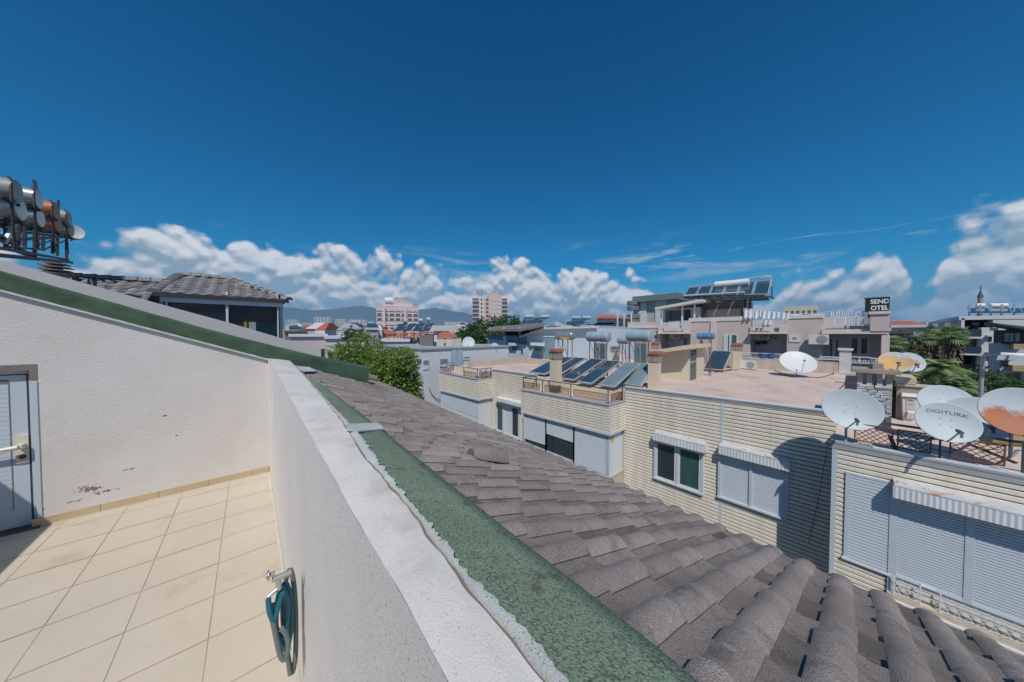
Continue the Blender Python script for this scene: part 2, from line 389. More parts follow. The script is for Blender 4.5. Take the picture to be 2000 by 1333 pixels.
# cement patch across the felt
pp = [onroof(u, v, .070) for u, v in [(676,828),(740,826),(752,838),(700,842),(676,838)]]
c.prism(pp, (0,0,-.01)); pp = [onroof(u, v, .070) for u, v in [(573,716),(604,717),(620,725),(594,726)]]; c.prism(pp, (0,0,-.01))
c.build('paint_strip', white_m, home, normals=False)
c = MB(); c.grid([[V(b.x-.004, b.y, b.z-.001), V(b.x+.003, b.y, b.z+.0015)] for b in B_]); c.build('crack', crack_m, home)
fe = MB(); fe.grid([[cc+V(-.02,0,.0), lerp(cc, d, .25), lerp(cc, d, .5)+V(0,0,.004*pnoise(V(cc.y*3,0,0))), lerp(cc, d, .75), d, V(d.x+.004, d.y, roofz(d.x, d.y)-.01)] for cc, d in zip(C_, D_)], True)
fe.build('felt_strip', felt_m, home, normals=False)
# parapet wall
p = MB(); nb = len(ysamp)
p.grid([[V(XI, a.y, FZ-.05), V(XI, a.y, -1.6), V(XI, a.y, -1.0), a+V(0,0,-.0015)] for a in A_], False)
p.box(XI+.02, 0.9, Y0, YW, FZ-.3, -0.95); p.box(XI+.02, 0.28, Y0, YW, -0.97, -.59)
p.build('parapet', para_m, home, normals=False)
# skirtings
s = MB()
x = -2.055
while x < XI-.02:
    x1 = min(x+.512, XI-.012); s.box(x+.002, x1-.002, YW-.012, YW+.01, FZ, FZ+.105); x = x1+.0005 if x1 < XI-.02 else 9
y = YW-.02
while y > -2.4: s.box(XI-.010, XI+.01, y-.512+.002, y-.002, FZ, FZ+.022); y -= .512
s.build('skirting', skirt_m, home)
c = MB(); c.box(-2.05, XI, YW-.024, YW-.01, FZ, FZ+.008); c.box(XI-.028, XI-.008, -2.4, YW-.024, FZ, FZ+.008); c.build('sealant', white_m, home)

# back wall with the sloping top; door opening on the left
dtl, dtr = PY(0,725,YW), PY(64,723,YW); dbr = PY(78,1012,YW)
DX1 = PY(68,850,YW).x; DZT = dtr.z
def wtop(x): return 0.51-0.392*(x+2.2)
w = MB()
n = 40
xsw = [DX1+(XI+.33-DX1)*i/n for i in range(n+1)]
w.grid([[V(xx, YW, FZ-.1 if xx < XI+.2 else roofz(xx, YW)-.1) for xx in xsw], [V(xx, YW, lerp(FZ, wtop(xx), .5)) for xx in xsw], [V(xx, YW, wtop(xx)+.004*pnoise(V(xx*5,0,0))) for xx in xsw]], False)
w.face([(-4.2,YW,DZT),(DX1,YW,DZT),(DX1,YW,wtop(DX1)),(-4.2,YW,wtop(-4.2))])
w.face([(-4.2,YW,FZ-.1),(-3.05,YW,FZ-.1),(-3.05,YW,DZT),(-4.2,YW,DZT)])
w.face([(DX1,YW,FZ-.1),(DX1,YW,DZT),(DX1,YW+.2,DZT),(DX1,YW+.2,FZ-.1)]); w.face([(-3.05,YW,DZT),(DX1,YW,DZT),(DX1,YW+.2,DZT),(-3.05,YW+.2,DZT)])
w.build('wall', wall_m, home, normals=False)
lin_m = mat('bare grey render', (0.20,0.17,0.145), 0.95, var=0.15, vs=6)
l = MB(); l.box(-3.05, DX1+.035, YW-.004, YW+.05, DZT-.005, DZT+.07); l.box(DX1-.02, DX1+.035, YW-.004, YW+.03, DZT-.13, DZT-.005); l.build('lintel', lin_m, home)
# left attic volume whose wall throws the shadow
a = MB(); a.box(-4.2, -3.36, -3, YW-.001, FZ-.1, -0.02)
a.box(-4.2, -3.33, -3, YW-.001, -0.02, 0.05)
a.build('attic_wall', plaster_m, home)
# door
upvc_m = mat('pale blue white plastic', (0.50,0.565,0.62), 0.35, var=0.04, vs=1.5, spec=0.5)
rub_m = mat('dark rubber gasket', (0.05,0.055,0.06), 0.6)
dpan_m = mat('ribbed door panel', (0.48,0.55,0.62), 0.4, var=0.03)
DY = YW+.07
door = MB(); px1 = PY(15,900,YW).x
door.box(-3.0, DX1-.065, DY, DY+.05, FZ+.03, DZT-.06); 
dr = door.build('door', upvc_m, home)
fr = MB(); fr.box(DX1-.045, DX1-.002, DY-.01, DY+.07, FZ+.02, DZT-.01); fr.box(-3.04, DX1-.045, DY-.01, DY+.07, DZT-.045, DZT-.01); fr.box(DX1-.002, DX1+.03, YW-.01, DY, FZ+.11, DZT-.14)
fr.build('door_frame', upvc_m, home)
MB().box(DX1-.066, DX1-.045, DY+.004, DY+.04, FZ+.03, DZT-.04).build('gasket', rub_m, dr)
k = MB()
zt_, zb_ = PY(10,752,YW).z, PY(18,1003,YW).z
for i in range(28):
    z0 = lerp(zb_, zt_, i/28); z1 = lerp(zb_, zt_, (i+1)/28); k.face([(-2.9,DY-.005,z0),(px1,DY-.005,z0),(px1,DY-.003,z1-.006),(-2.9,DY-.003,z1-.006)]); k.face([(-2.9,DY-.003,z1-.006),(px1,DY-.003,z1-.006),(px1,DY-.005,z1),(-2.9,DY-.005,z1)])
k.build('panel', dpan_m, dr, normals=False)
MB().box(-2.9, px1, DY-.004, DY+.002, zt_, zt_+.05).box(px1, px1+.006, DY-.005, DY+.002, zb_, zt_+.05).build('panel_gap', lin_m, dr)
hand_m = mat('cream plastic handle', (0.66,0.62,0.52), 0.35)
hx, hz0, hz1 = PY(39,900,YW).x, PY(40,907,YW).z, PY(40,852,YW).z
h = MB(); h.box(hx-.045, hx+.045, DY-.02, DY, hz0, hz1)
h.bar((hx-.0,DY-.015,lerp(hz0,hz1,.62)),(hx,DY-.10,lerp(hz0,hz1,.62)),.05,.05); h.tube([(hx,DY-.10,lerp(hz0,hz1,.62)),(hx-.15,DY-.105,lerp(hz0,hz1,.60)),(hx-.38,DY-.10,lerp(hz0,hz1,.55))],[.028,.022,.018],8)
hd = h.build('handle', hand_m, dr); MB().cyl((hx+.005,DY-.032,lerp(hz0,hz1,.22)),(hx+.005,DY-.018,lerp(hz0,hz1,.22)),.026).build('keyhole', rub_m, hd)
sill_m = mat('dirty wooden threshold', (0.10,0.08,0.065), 0.9, var=0.3, vs=5)
MB().box(-3.0, DX1+.02, YW-.05, YW+.16, FZ-.002, FZ+.022).build('threshold', sill_m, home)

# green clad fire wall behind the plaster wall, running down the slope
gpx = [PY(u, v, YW) for u, v in ((0,533),(308,619),(420,650),(616,698),(720,718))]
def gt(x):
    if x <= gpx[0].x: return gpx[0].z+(gpx[0].x-x)*.38
    for a, b in zip(gpx, gpx[1:]):
        if x <= b.x: return lerp(a.z, b.z, (x-a.x)/(b.x-a.x))
    return gpx[-1].z
g = MB(); n = 90; xsg = [-4.2+(1.85+4.2)*i/n for i in range(n+1)]
def gy(x, t): return YW-.028-.012*pnoise(V(x*3, t*2, 1))-.014*max(0, pnoise(V(x*9-t*3, t*4, 5)))
rows = []
for t in (0, .15, .35, .55, .75, .92, 1.0):
    rows.append([V(xx, gy(xx, t), lerp(wtop(xx)-.01 if xx < .53 else roofz(xx, YW)-.03, gt(xx), t)+.006*pnoise(V(xx*4, t*3, 0))) for xx in xsg])
rows.append([V(r.x, YW+.0, r.z+.02) for r in rows[-1]]); rows.append([V(r.x, YW+.26, r.z) for r in rows[-1]]); rows.append([V(r.x, YW+.27, r.z-1.4) for r in rows[-1]])
g.grid(rows, True); e = [r[-1] for r in rows]; g.face(e)
g.build('firewall', green2_m, home, normals=False)
le = MB(); xs_ = [-4.2+(XI+.36+4.2)*i/60 for i in range(61)]
le.grid([[V(xx, YW-.045, wtop(xx)-.012), V(xx, YW-.045, wtop(xx)+.012+.008*pnoise(V(xx*14,0,0))), V(xx, YW-.0, wtop(xx)+.014)] for xx in xs_], False); le.build('bead', white_m, home, normals=False)
# second, pale fire wall further down the building
pale_m = mat('pale render', (0.53,0.51,0.51), 0.9, var=0.04, vs=0.7, bump=0.15, bs=60)
YP = 8.6
a, b = PY(0,508,YP), PY(623,684,YP)
sl = (b.z-a.z)/(b.x-a.x)
pw = MB(); xl = -6.5; zl = a.z+sl*(xl-a.x)
pw.prism([(xl,YP,zl-3),(b.x,YP,b.z-2.2),(b.x,YP,b.z)]+[tuple(PY(u, v, YP)) for u, v in ((546,660),(448,631),(308,593))]+[(a.x,YP,a.z),(xl,YP,zl)], (0,.22,0)); pw.build('firewall', pale_m, home)

# ---------------------------------------------------------------- grey concrete roof tiles
def tile_extra(m, N, L, b, vec, c):
    at = N.new('ShaderNodeAttribute'); at.attribute_name = 'tone'
    sc = N.new('ShaderNodeVectorMath'); sc.operation = 'SCALE'; L.new(c, sc.inputs[0]); L.new(at.outputs['Fac'], sc.inputs['Scale'])
    n = N.new('ShaderNodeTexNoise'); n.inputs['Scale'].default_value = 7; n.inputs['Detail'].default_value = 8; n.inputs['Roughness'].default_value = .75; L.new(vec, n.inputs['Vector'])
    r = N.new('ShaderNodeMapRange'); r.inputs[1].default_value = .50; r.inputs[2].default_value = .66; r.inputs[4].default_value = .50; L.new(n.outputs[0], r.inputs[0])
    mm = N.new('ShaderNodeMix'); mm.data_type = 'RGBA'; L.new(r.outputs[0], mm.inputs[0]); L.new(sc.outputs[0], mm.inputs[6]); mm.inputs[7].default_value = (.06,.058,.06,1)
    n3 = N.new('ShaderNodeTexNoise'); n3.inputs['Scale'].default_value = 240; n3.inputs['Detail'].default_value = 3; L.new(vec, n3.inputs['Vector'])
    r3 = N.new('ShaderNodeMapRange'); r3.inputs[1].default_value = .3; r3.inputs[2].default_value = .7; r3.inputs[3].default_value = .62; r3.inputs[4].default_value = 1.45; L.new(n3.outputs[0], r3.inputs[0])
    s2 = N.new('ShaderNodeVectorMath'); s2.operation = 'SCALE'; L.new(mm.outputs[2], s2.inputs[0]); L.new(r3.outputs[0], s2.inputs['Scale'])
    cc = s2.outputs[0]
    for sc_, lo_, hi_, col_ in ((34, .68, .72, (.42,.41,.37)), (11, .70, .74, (.40,.38,.30)), (2.2, .55, .75, (.23,.165,.13))):
        n4 = N.new('ShaderNodeTexNoise'); n4.inputs['Scale'].default_value = sc_; n4.inputs['Detail'].default_value = 5; L.new(vec, n4.inputs['Vector'])
        r4 = N.new('ShaderNodeMapRange'); r4.inputs[1].default_value = lo_; r4.inputs[2].default_value = hi_; r4.inputs[4].default_value = .6; L.new(n4.outputs[0], r4.inputs[0])
        m4 = N.new('ShaderNodeMix'); m4.data_type = 'RGBA'; L.new(r4.outputs[0], m4.inputs[0]); L.new(cc, m4.inputs[6]); m4.inputs[7].default_value = (*col_, 1); cc = m4.outputs[2]
    L.new(cc, b.inputs['Base Color'])
    bp = N.new('ShaderNodeBump'); bp.inputs['Strength'].default_value = 1.0; bp.inputs['Distance'].default_value = .005; L.new(n3.outputs[0], bp.inputs['Height']); L.new(bp.outputs[0], b.inputs['Normal'])
tile_m = mat('grey concrete tile', (0.305,0.262,0.236), 0.93, var=0.12, vs=1.3, extra=tile_extra, spec=0.3)
def tiled(mb, O, across, down, wid, ln, pitch, course, rollh=.021, lift=.021, seed=1, lo=0.84, hi=1.14, clip=None, res=7):
    """rolls running down the slope; O top corner, across and down unit vectors"""
    R = random.Random(seed); nrm = across.cross(down).normalized()
    if nrm.z < 0: nrm = -nrm
    nc = int(wid/pitch); nk = int(math.ceil(ln/course))
    for j in range(nc):
        off = R.uniform(-.35, .35)*course*0.5 + (0.5*course if j % 2 else 0)
        for k in range(-1, nk+1):
            s0 = k*course+off; s1 = s0+course+.03
            s0 = max(s0, 0); e1 = min(s1, ln)
            if e1-s0 < .03: continue
            if s1 > ln-.04: e1 = ln+R.uniform(-.012, .012)
            cy = (j+.5)*pitch+R.uniform(-.003, .003); sk = R.uniform(-.003, .003)
            mid = O+across*cy+down*((s0+e1)/2)
            if clip and not clip(mid): continue
            tn = R.uniform(lo, hi); dk = R.random()
            rows = []; rows2 = []
            for t, s in ((0, s0), (1, e1)):
                h0 = lift*(0.15+0.85*t)+R.uniform(-.002, .003); pts = []
                for q in range(res+1):
                    a = q/res; yy = (a-.5)*pitch*.60
                    pts.append(O+across*(cy+pitch*.20+yy+sk*t)+down*s+nrm*(h0+.004+rollh*math.sin(math.pi*a)**.7))
                pan = [O+across*(cy-pitch*.5-.012+sk*t)+down*s+nrm*(h0+.001), O+across*(cy-pitch*.30+sk*t)+down*s+nrm*(h0-.007), O+across*(cy-pitch*.09+sk*t)+down*s+nrm*(h0)]
                rows.append(pts); rows2.append(pan)
            mb.t = tn*.3; mb.face([rows[0][0], rows[1][0], rows[1][0]-nrm*.012, rows[0][0]-nrm*.012]); mb.face([rows[0][-1], rows[1][-1], rows[1][-1]-nrm*.012, rows[0][-1]-nrm*.012]); mb.t = tn; mb.grid(rows, True); e = rows[1]; mb.face([p-nrm*.016 for p in (e[0],)]+e+[e[-1]-nrm*.016])  # roll side faces toned dark, painting in the gap shadow along each roll
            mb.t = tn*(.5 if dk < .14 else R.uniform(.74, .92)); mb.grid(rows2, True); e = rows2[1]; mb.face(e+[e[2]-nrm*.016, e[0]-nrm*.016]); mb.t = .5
    return mb
XE = 2.70; acr = V(0,1,TW).normalized(); dn = V(1,0,-SL).normalized()
O = V(.57, -2.6, roofz(.57, -2.6)); LN = (XE-.57)*math.sqrt(1+SL*SL)
t = MB()
def clipf(p): return not (6.58 < p.y < 6.92 and p.x < 1.9)
tiled(t, O, acr, dn, 11.0, LN, 0.157, .29, seed=5, clip=clipf)
rt_ = t.build('tiled_roof', tile_m, home, normals=False)
under_m = mat('roof boarding', (0.07,0.065,0.06), 0.95)
ub = MB(); ub.prism([(.32,-2.6,roofz(.32,-2.6)-.03),(XE-.03,-2.6,roofz(XE-.03,-2.6)-.012),(XE-.03,-2.6,roofz(XE-.03,-2.6)-.10),(.32,-2.6,roofz(.3,-2.6)-.25)], (0,11.0,11*TW)); ub.build('roof_boarding', under_m, home)
# verge ridge tiles at the far end, some loose
vg = MB()
R = random.Random(4)
def ridge(mb, a, b, r, n, tone=.9):
    a = Vector(a); b = Vector(b); d = (b-a)/n
    for i in range(n):
        mb.t = tone*R.uniform(.75, 1.2); p = a+d*i; q = p+d*1.06; dd = d.normalized(); s_ = dd.cross(V(0,0,1)).normalized(); u_ = s_.cross(dd).normalized()
        rows = []
        for pt, rr, l_ in ((p, r*.9, 0), (q, r*1.06, .012)):
            rows.append([pt+s_*(math.cos(x_)*rr)+u_*(math.sin(x_)*rr*.8+l_) for x_ in [math.pi*k/8 for k in range(9)]])
        mb.grid(rows, True); mb.face(rows[0]); mb.face(rows[1][::-1]); mb.t = .5
ridge(vg, (0.9,8.45,roofz(.9,8.4)+.10), (2.5,8.45,roofz(2.5,8.4)+.06), .13, 5, .95)
vg.build('verge_tiles', tile_m, home, normals=False)
# rubble of loose tile pieces at the foot of the green wall
for u, v, w_, h_ in ((690,742,.34,.05),(730,756,.34,.09),(752,759,.26,.07),(764,766,.2,.05)):
    p_ = onroof(u, v, .05); lo_ = MB(); lo_.t = R.uniform(.6, .9)
    lo_.hexa([p_+V(-w_/2,-.06,-.03), p_+V(w_/2,-.09,-.03-w_*.35), p_+V(w_/2,.10,-.03-w_*.35), p_+V(-w_/2,.12,-.03), p_+V(-w_/2+.03,-.04,h_*.8), p_+V(w_/2,-.06,h_-w_*.4), p_+V(w_/2-.02,.07,h_-w_*.38), p_+V(-w_/2,.09,h_)]); lo_.build('broken_tile', tile_m, home)
# vent tile: hooded half pipe
vt = MB(); a = onroof(925,887,.06); b_ = onroof(980,893,.06); d = dn
a = V(b_.x-.27, b_.y+.02, roofz(b_.x-.27,b_.y)+.03); e_ = V(b_.x, b_.y, roofz(b_.x,b_.y)+.035)
rows = []
for k, (tt, rr, hh) in enumerate(((0,.048,.05),(.15,.060,.07),(.55,.070,.082),(.9,.074,.085),(1.0,.072,.07))):
    pt = lerp(a, e_, tt); rows.append([pt+V(0,math.cos(x_)*rr,0)+V(SL,0,1).normalized()*(math.sin(x_)*hh) for x_ in [math.pi*q/12 for q in range(13)]])
vt.t = .8; vt.grid(rows, True); vt.face(rows[-1]); vt.t = .4; vt.face(rows[0]); 
vo = vt.build('vent_tile', tile_m, home, normals=False)
# walls of the building down to the street, eaves gutter
wl = MB(); wl.box(-6, 2.35, -3, 8.6, GROUND, FZ-.35); wl.box(.92, 2.35, -3, 8.6, FZ-.35, -1.75); wl.build('lower_wall', pale_m, home)
gm = mat('white eaves board', (0.6,0.6,0.6), .6); MB().prism([(XE-.06,-2.6,roofz(XE,-2.6)-.22),(XE-.02,-2.6,roofz(XE,-2.6)-.22),(XE-.02,-2.6,roofz(XE,-2.6)-.05),(XE-.06,-2.6,roofz(XE,-2.6)-.05)],(0,11,11*TW)).build('eaves_board', gm, home)

# ---------------------------------------------------------------- hose hanging on the parapet wall
teal_m = mat('teal rubber hose', (0.012,0.125,0.18), 0.5, var=0.15, vs=8)
oldh_m = mat('weathered grey green hose', (0.14,0.18,0.17), 0.7, var=0.2, vs=12, bump=0.3)
chr_m = mat('dull chrome', (0.55,0.54,0.5), 0.35, metal=0.8)
YH = 2.30
def HP(u, v, o=0.0): return PY(u, v, YH-o)
hose = thing('garden_hose', (HP(555,1250).x, YH, FZ), 'coiled teal and grey garden hose hanging from a tap on the white parapet wall', 'hose')
def loop(pts, o, r, name, m, closed=True, o2=None):
    n_ = len(pts); o2 = o if o2 is None else o2
    P_ = [HP(u, v, o+(o2-o)*math.sin(math.pi*k/n_)) for k, (u, v) in enumerate(pts)]; out = []
    rng = range(n_ if closed else n_-1)
    for i in rng:
        p0, p1, p2, p3 = (P_[(i-1) % n_] if closed or i else P_[0]), P_[i], P_[(i+1) % n_], (P_[(i+2) % n_] if closed or i < n_-2 else P_[-1])
        for q in range(8):
            s_ = q/8; out.append(0.5*((2*p1)+(p2-p0)*s_+(2*p0-5*p1+4*p2-p3)*s_*s_+(3*p1-p0-3*p2+p3)*s_**3))
    out.append(out[0] if closed else P_[-1])
    MB().tube(out, r, 12).build(name, m, hose)
RH = .0135
loop([(566,1113),(558,1135),(553,1175),(553,1210),(557,1245),(562,1280),(567,1308),(572,1312),(577,1280),(578,1230),(577,1180),(573,1135)], .0, RH, 'coil', oldh_m)
loop([(556,1140),(545,1172),(539,1205),(540,1235),(549,1262),(560,1266),(567,1240),(569,1200),(566,1160)], .04, RH, 'coil', teal_m)
loop([(549,1150),(541,1180),(537,1210),(543,1240),(553,1245),(560,1215),(561,1175)], .08, RH, 'coil', teal_m)
loop([(533,1180),(532,1205),(537,1232),(543,1262),(550,1285),(558,1286),(563,1262),(558,1238),(549,1228)], .11, RH, 'coil', oldh_m, False)
loop([(524,1170),(526,1192),(533,1210),(538,1205),(545,1178),(552,1158)], .13, RH, 'coil', teal_m, False)
loop([(553,1240),(556,1262),(562,1290),(566,1318)], .02, RH*.8, 'coil', oldh_m, False)
tp = thing('tap', HP(545,1130,.1), 'dull chrome garden tap with round handwheel beside the coiled hose', 'tap')
q = HP(544,1128, .12); 
MB().cyl(q+V(.06,0,0), q+V(-.03,0,0), .016, n=12).cyl(q+V(0,0,.0), q+V(0,0,-.07), .014, n=12).cyl(q+V(-.0,0,-.06), HP(524,1166,.13), .011, .009).build('spout', chr_m, tp)
w_ = MB(); c0 = q+V(-.045,0,.035); 
for rr in (.024, .013): w_.tube([c0+V(-.006*(rr<.02),math.cos(x_)*rr,math.sin(x_)*rr) for x_ in [2*math.pi*k/20 for k in range(21)]], .005, 6)
w_.cyl(c0+V(.03,0,0), c0, .012, n=10).cyl(c0, c0+V(.005,0,0), .024, n=20); w_.build('handwheel', chr_m, tp)

# ---------------------------------------------------------------- cream clad house across the street
cream_m = mat('cream plastic cladding', (0.77,0.71,0.60), 0.5, var=0.09, vs=1.0, col2=(0.58,0.50,0.38), mix=(0.52,0.85), spec=0.4, stretch=(2.5,2.5,.3))
trim_m = mat('pale blue white trim', (0.50,0.56,0.60), 0.45, var=0.05, vs=3)
whit_m = mat('white painted metal', (0.66,0.68,0.69), 0.5, var=0.07, vs=2)
deck_m = mat('pinkish roof screed', (0.60,0.48,0.41), 0.9, var=0.10, vs=0.4, col2=(0.49,0.37,0.30), mix=(0.48,0.66), bump=0.15, bs=40)
cap_m = mat('grey lead capping', (0.36,0.37,0.38), 0.6, var=0.12, vs=2)
stain_m = mat('stained pink render', (0.52,0.43,0.36), 0.9, var=0.10, vs=1.4, col2=(0.34,0.28,0.23), mix=(0.54,0.72), stretch=(2.2,2.2,0.45))
glass_m = mat('dark window glass', (0.025,0.04,0.05), 0.06, var=0.1, vs=1, spec=1.0)
curt_m = mat('dark teal curtain', (0.03,0.085,0.085), 0.9, var=0.2, vs=4)
rust_m = mat('rusty iron', (0.17,0.075,0.045), 0.85, var=0.35, vs=9)
dark_m = mat('dark painted iron', (0.035,0.03,0.035), 0.6, var=0.3, vs=9)
teali_m = mat('dark green painted iron', (0.035,0.075,0.08), 0.55, var=0.2, vs=9)
shut_m = mat('white roller shutter', (0.60,0.655,0.70), 0.45, var=0.04, vs=2)
tarn_m = mat('tarnished awning trim', (0.50,0.53,0.55), 0.5, var=0.1, vs=3, col2=(0.48,0.24,0.15), mix=(0.56,0.62))
stucco_m = mat('rough cream stucco', (0.55,0.47,0.36), 0.95, var=0.15, vs=8, bump=0.8, bs=60)
cream2_m = mat('cream painted render', (0.63,0.54,0.40), 0.85, var=0.05, vs=0.8)
XF, XB = 12.0, 10.8
gap_m = mat('dark shadow gap with dirt', (0.30,0.245,0.175), 0.95, var=0.2)  # groove recesses coloured dark to paint in shade between boards, plus some dirt
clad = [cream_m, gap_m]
house = thing('clad_house', (14, 6, GROUND), 'long cream clad house across the street with pink flat roof terraces and stepped bays', 'building')
out = V(-1,0,0)
def shutter(name, A, B, C, D, rows, out_, parent, m=None, amp=.012):
    return MB().siding(A, B, C, D, rows, out_, amp).build(name, m or shut_m, parent, normals=False)
def quadX(u0, v0, u1, v1, u2, v2, u3, v3, X): return [PX(u0,v0,X), PX(u1,v1,X), PX(u2,v2,X), PX(u3,v3,X)]
# Y positions of the breaks in the facade
yb0l, yb0r = PX(858,727,XB).y, PX(933,742,XB).y           # first bay
yb1l, yb1r = PX(1018,762,XB).y, PX(1191,793,XB).y         # second bay
yr = 0.262                                                # right bay starts here
zb0t, zb0b = PX(933,742,XB).z, PX(934,781,XB).z
zb1t, zb1b = PX(1191,793,XB).z, PX(1190,848,XB).z
zb1tl, zb1bl = PX(1018,762,XB).z, PX(1020,804,XB).z
zf = lambda y: lerp(PX(1600,803,XF).z, PX(1222,757,XF).z, (y-0.6)/5.7) if y < 6.3 else lerp(PX(1222,757,XF).z, PX(952,721,XF).z, (y-6.3)/(PX(952,721,XF).y-6.3))
DZ = -2.50                                                # roof deck level
zbot = -8.6
walls = None
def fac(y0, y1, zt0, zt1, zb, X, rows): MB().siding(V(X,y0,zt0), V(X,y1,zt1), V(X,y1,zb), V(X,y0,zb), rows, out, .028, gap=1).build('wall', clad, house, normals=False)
# main facade right of second bay; behind the bays
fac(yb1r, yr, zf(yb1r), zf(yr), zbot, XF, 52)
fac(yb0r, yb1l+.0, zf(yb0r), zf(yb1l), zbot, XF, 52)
core = MB(); core.box(XF+.02, 24, yr, yb0l+.0, GROUND, DZ-.05); core.box(XF+.21, 15.4, yr-7.2, yr, GROUND, PX(1632,866,XB).z-.09); core.build('inner_wall', cream2_m, house)
dk = MB(); dk.box(XF+.03, 27.6, yr, PX(914,708,XF).y, DZ-.049, DZ); dkl = dk.build('roof_deck', deck_m, house)
# expansion joints across the deck
jm = mat('roof joint filler', (0.43,0.36,0.31), .95); j = MB()
for (a, b) in (((1280,741),(1640,748)),((1445,735),(1560,780)),((1380,758),(1600,770))):
    p, q = PZ(*a, DZ), PZ(*b, DZ); j.bar(p+V(0,0,.002), q+V(0,0,.002), .012, .004)
j.build('deck_joint', jm, dkl)
# roof edge capping
def edge(y0, y1, z0, z1, X, name='capping'):
    m_ = MB(); m_.bar((X+.02,y0,z0+.01),(X+.02,y1,z1+.01),.16,.035); m_.bar((X-.03,y0,z0-.035),(X-.03,y1,z1-.035),.03,.06); m_.build(name, cap_m, house)
    w_ = MB(); w_.bar((X+.045,y0,z0+.04),(X+.045,y1,z1+.04),.10,.03); w_.build('capping_top', whit_m, house)
edge(yb1r, yr, zf(yb1r), zf(yr), XF); edge(yb0r, yb1l, zf(yb0r), zf(yb1l), XF)
# vertical cover strips
st = MB()
for u, v in ((1411,778),):
    p = PX(u, v, XF); st.box(XF-.03, XF-.005, p.y-.035, p.y+.035, zbot, p.z)
st.build('cover_strip', trim_m, house)
# cracks in the shaded cladding
ck = MB(); ck.tube([PX(u,v,XF-.022) for u,v in ((1617,866),(1605,935),(1597,985),(1590,1012),(1580,1060))], .008, 5); ck.build('cable', dark_m, house)
# --- bays
def bay(yl, yr_, ztl, zt, zbl, zb, rows, name='bay'):
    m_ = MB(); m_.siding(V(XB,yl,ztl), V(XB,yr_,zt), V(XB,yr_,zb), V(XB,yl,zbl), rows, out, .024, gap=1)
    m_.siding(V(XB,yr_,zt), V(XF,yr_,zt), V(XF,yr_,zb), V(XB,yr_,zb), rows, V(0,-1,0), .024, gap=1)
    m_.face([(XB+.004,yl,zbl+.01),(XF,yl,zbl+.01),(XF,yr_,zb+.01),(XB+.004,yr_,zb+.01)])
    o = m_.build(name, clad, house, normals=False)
    t_ = MB(); t_.box(XB-.022, XB+.02, yr_-.022, yr_+.03, zb-.03, zt); t_.bar((XB-.01,yl,zbl-.03),(XB-.01,yr_,zb-.03),.05,.09); t_.bar((XB,yr_-.012,zb-.03),(XF,yr_-.012,zb-.03),.05,.09)
    t_.build('trim', trim_m, o)
    c_ = MB(); c_.bar((XB+.02,yl,ztl+.02),(XB+.02,yr_,zt+.02),.16,.06); c_.bar((XB,yr_+.02,zt+.02),(XF,yr_+.02,zt+.02),.12,.06); c_.build('capping', cap_m, o)
    d_ = MB(); d_.prism([(XB+.05,yl,ztl-.01),(XF,yl,ztl-.01),(XF,yr_+.03,zt-.01),(XB+.05,yr_+.03,zt-.01)], (0,0,-.08)); d_.build('bay_deck', deck_m, o)
    return o
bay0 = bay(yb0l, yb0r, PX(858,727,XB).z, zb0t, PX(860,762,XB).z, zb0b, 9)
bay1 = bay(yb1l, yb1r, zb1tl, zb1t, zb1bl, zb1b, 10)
p = PX(1176,790,XB-.02); MB().box(XB-.03, XB-.01, p.y-.025, p.y+.025, zb1b-.02, zb1t-.01).build('cover_strip', trim_m, bay1)
# glazed storey under the second bay
XS = XB+.13; ysr = yb1r+.10
zs_b = PX(1188,929,XS).z
def Ypx(u, X): return PX(u, 800, X).y
lowm = MB(); lowm.box(XS+.03, XF, ysr+.02, yb1l-.05, zs_b-.02, zb1b-.03)
lowm.build('bay_wall', whit_m, house)
MB().box(XS+.01, XF+.0, ysr, yb1l-.05, GROUND, zs_b-.12).build('bay_base', stucco_m, house)
MB().box(XS-.03, XF, ysr-.03, yb1l-.02, zs_b-.12, zs_b-.02).build('bay_sill', whit_m, house)
w1 = [Ypx(1024,XS), Ypx(1067,XS), Ypx(1122,XS), Ypx(1186,XS)]
zt_s = lambda y: lerp(zb1b, zb1bl, (y-yb1r)/(yb1l-yb1r))-.06
def glazed(ya, yb, shutz, parent, amp=.010, curtain=None):
    """shutter closed down to shutz(y) with glass below, frame round it"""
    wn = MB(); 
    for yy in (ya, yb): wn.box(XS-.045, XS+.03, yy-.035, yy+.035, zs_b-.02, zt_s(yy))
    wn.bar((XS-.0,ya,zs_b+.0),(XS-.0,yb,zs_b+.0),.07,.05)
    wo_ = wn.build('window', trim_m, parent)
    za, zb_ = shutz
    n_ = max(3, int((zt_s(ya)-za)/.07))
    MB().siding(V(XS-.02,ya-.03,zt_s(ya)), V(XS-.02,yb+.03,zt_s(yb)), V(XS-.02,yb+.03,zb_), V(XS-.02,ya-.03,za), n_, out, amp).build('shutter', shut_m, wo_, normals=False)
    if za > zs_b+.1: MB().face([(XS+.022,ya,zs_b),(XS+.022,yb,zs_b),(XS+.022,yb,zb_),(XS+.022,ya,za)]).build('pane', glass_m, wo_)
    return wo_
glazed(w1[0], w1[1], (PX(1024,856,XS).z, PX(1067,870,XS).z), house)
g2 = glazed(w1[1], w1[2], (PX(1070,848,XS).z, PX(1121,865,XS).z), house)
glazed(w1[2], w1[3], (zs_b, zs_b), house)
m_ = MB().siding(V(XS+.02,ysr,zb1b-.05), V(XF,ysr,zb1b-.05), V(XF,ysr,zs_b), V(XS+.02,ysr,zs_b), 28, V(0,-1,0), .006); m_.build('side_panel', shut_m, house, normals=False)
MB().box(XS-.03, XS+.04, ysr-.02, ysr+.03, zs_b-.02, zb1b-.05).build('corner_trim', trim_m, house)
yel_m = mat('faded yellow sticker', (0.55,0.40,0.10), 0.7)
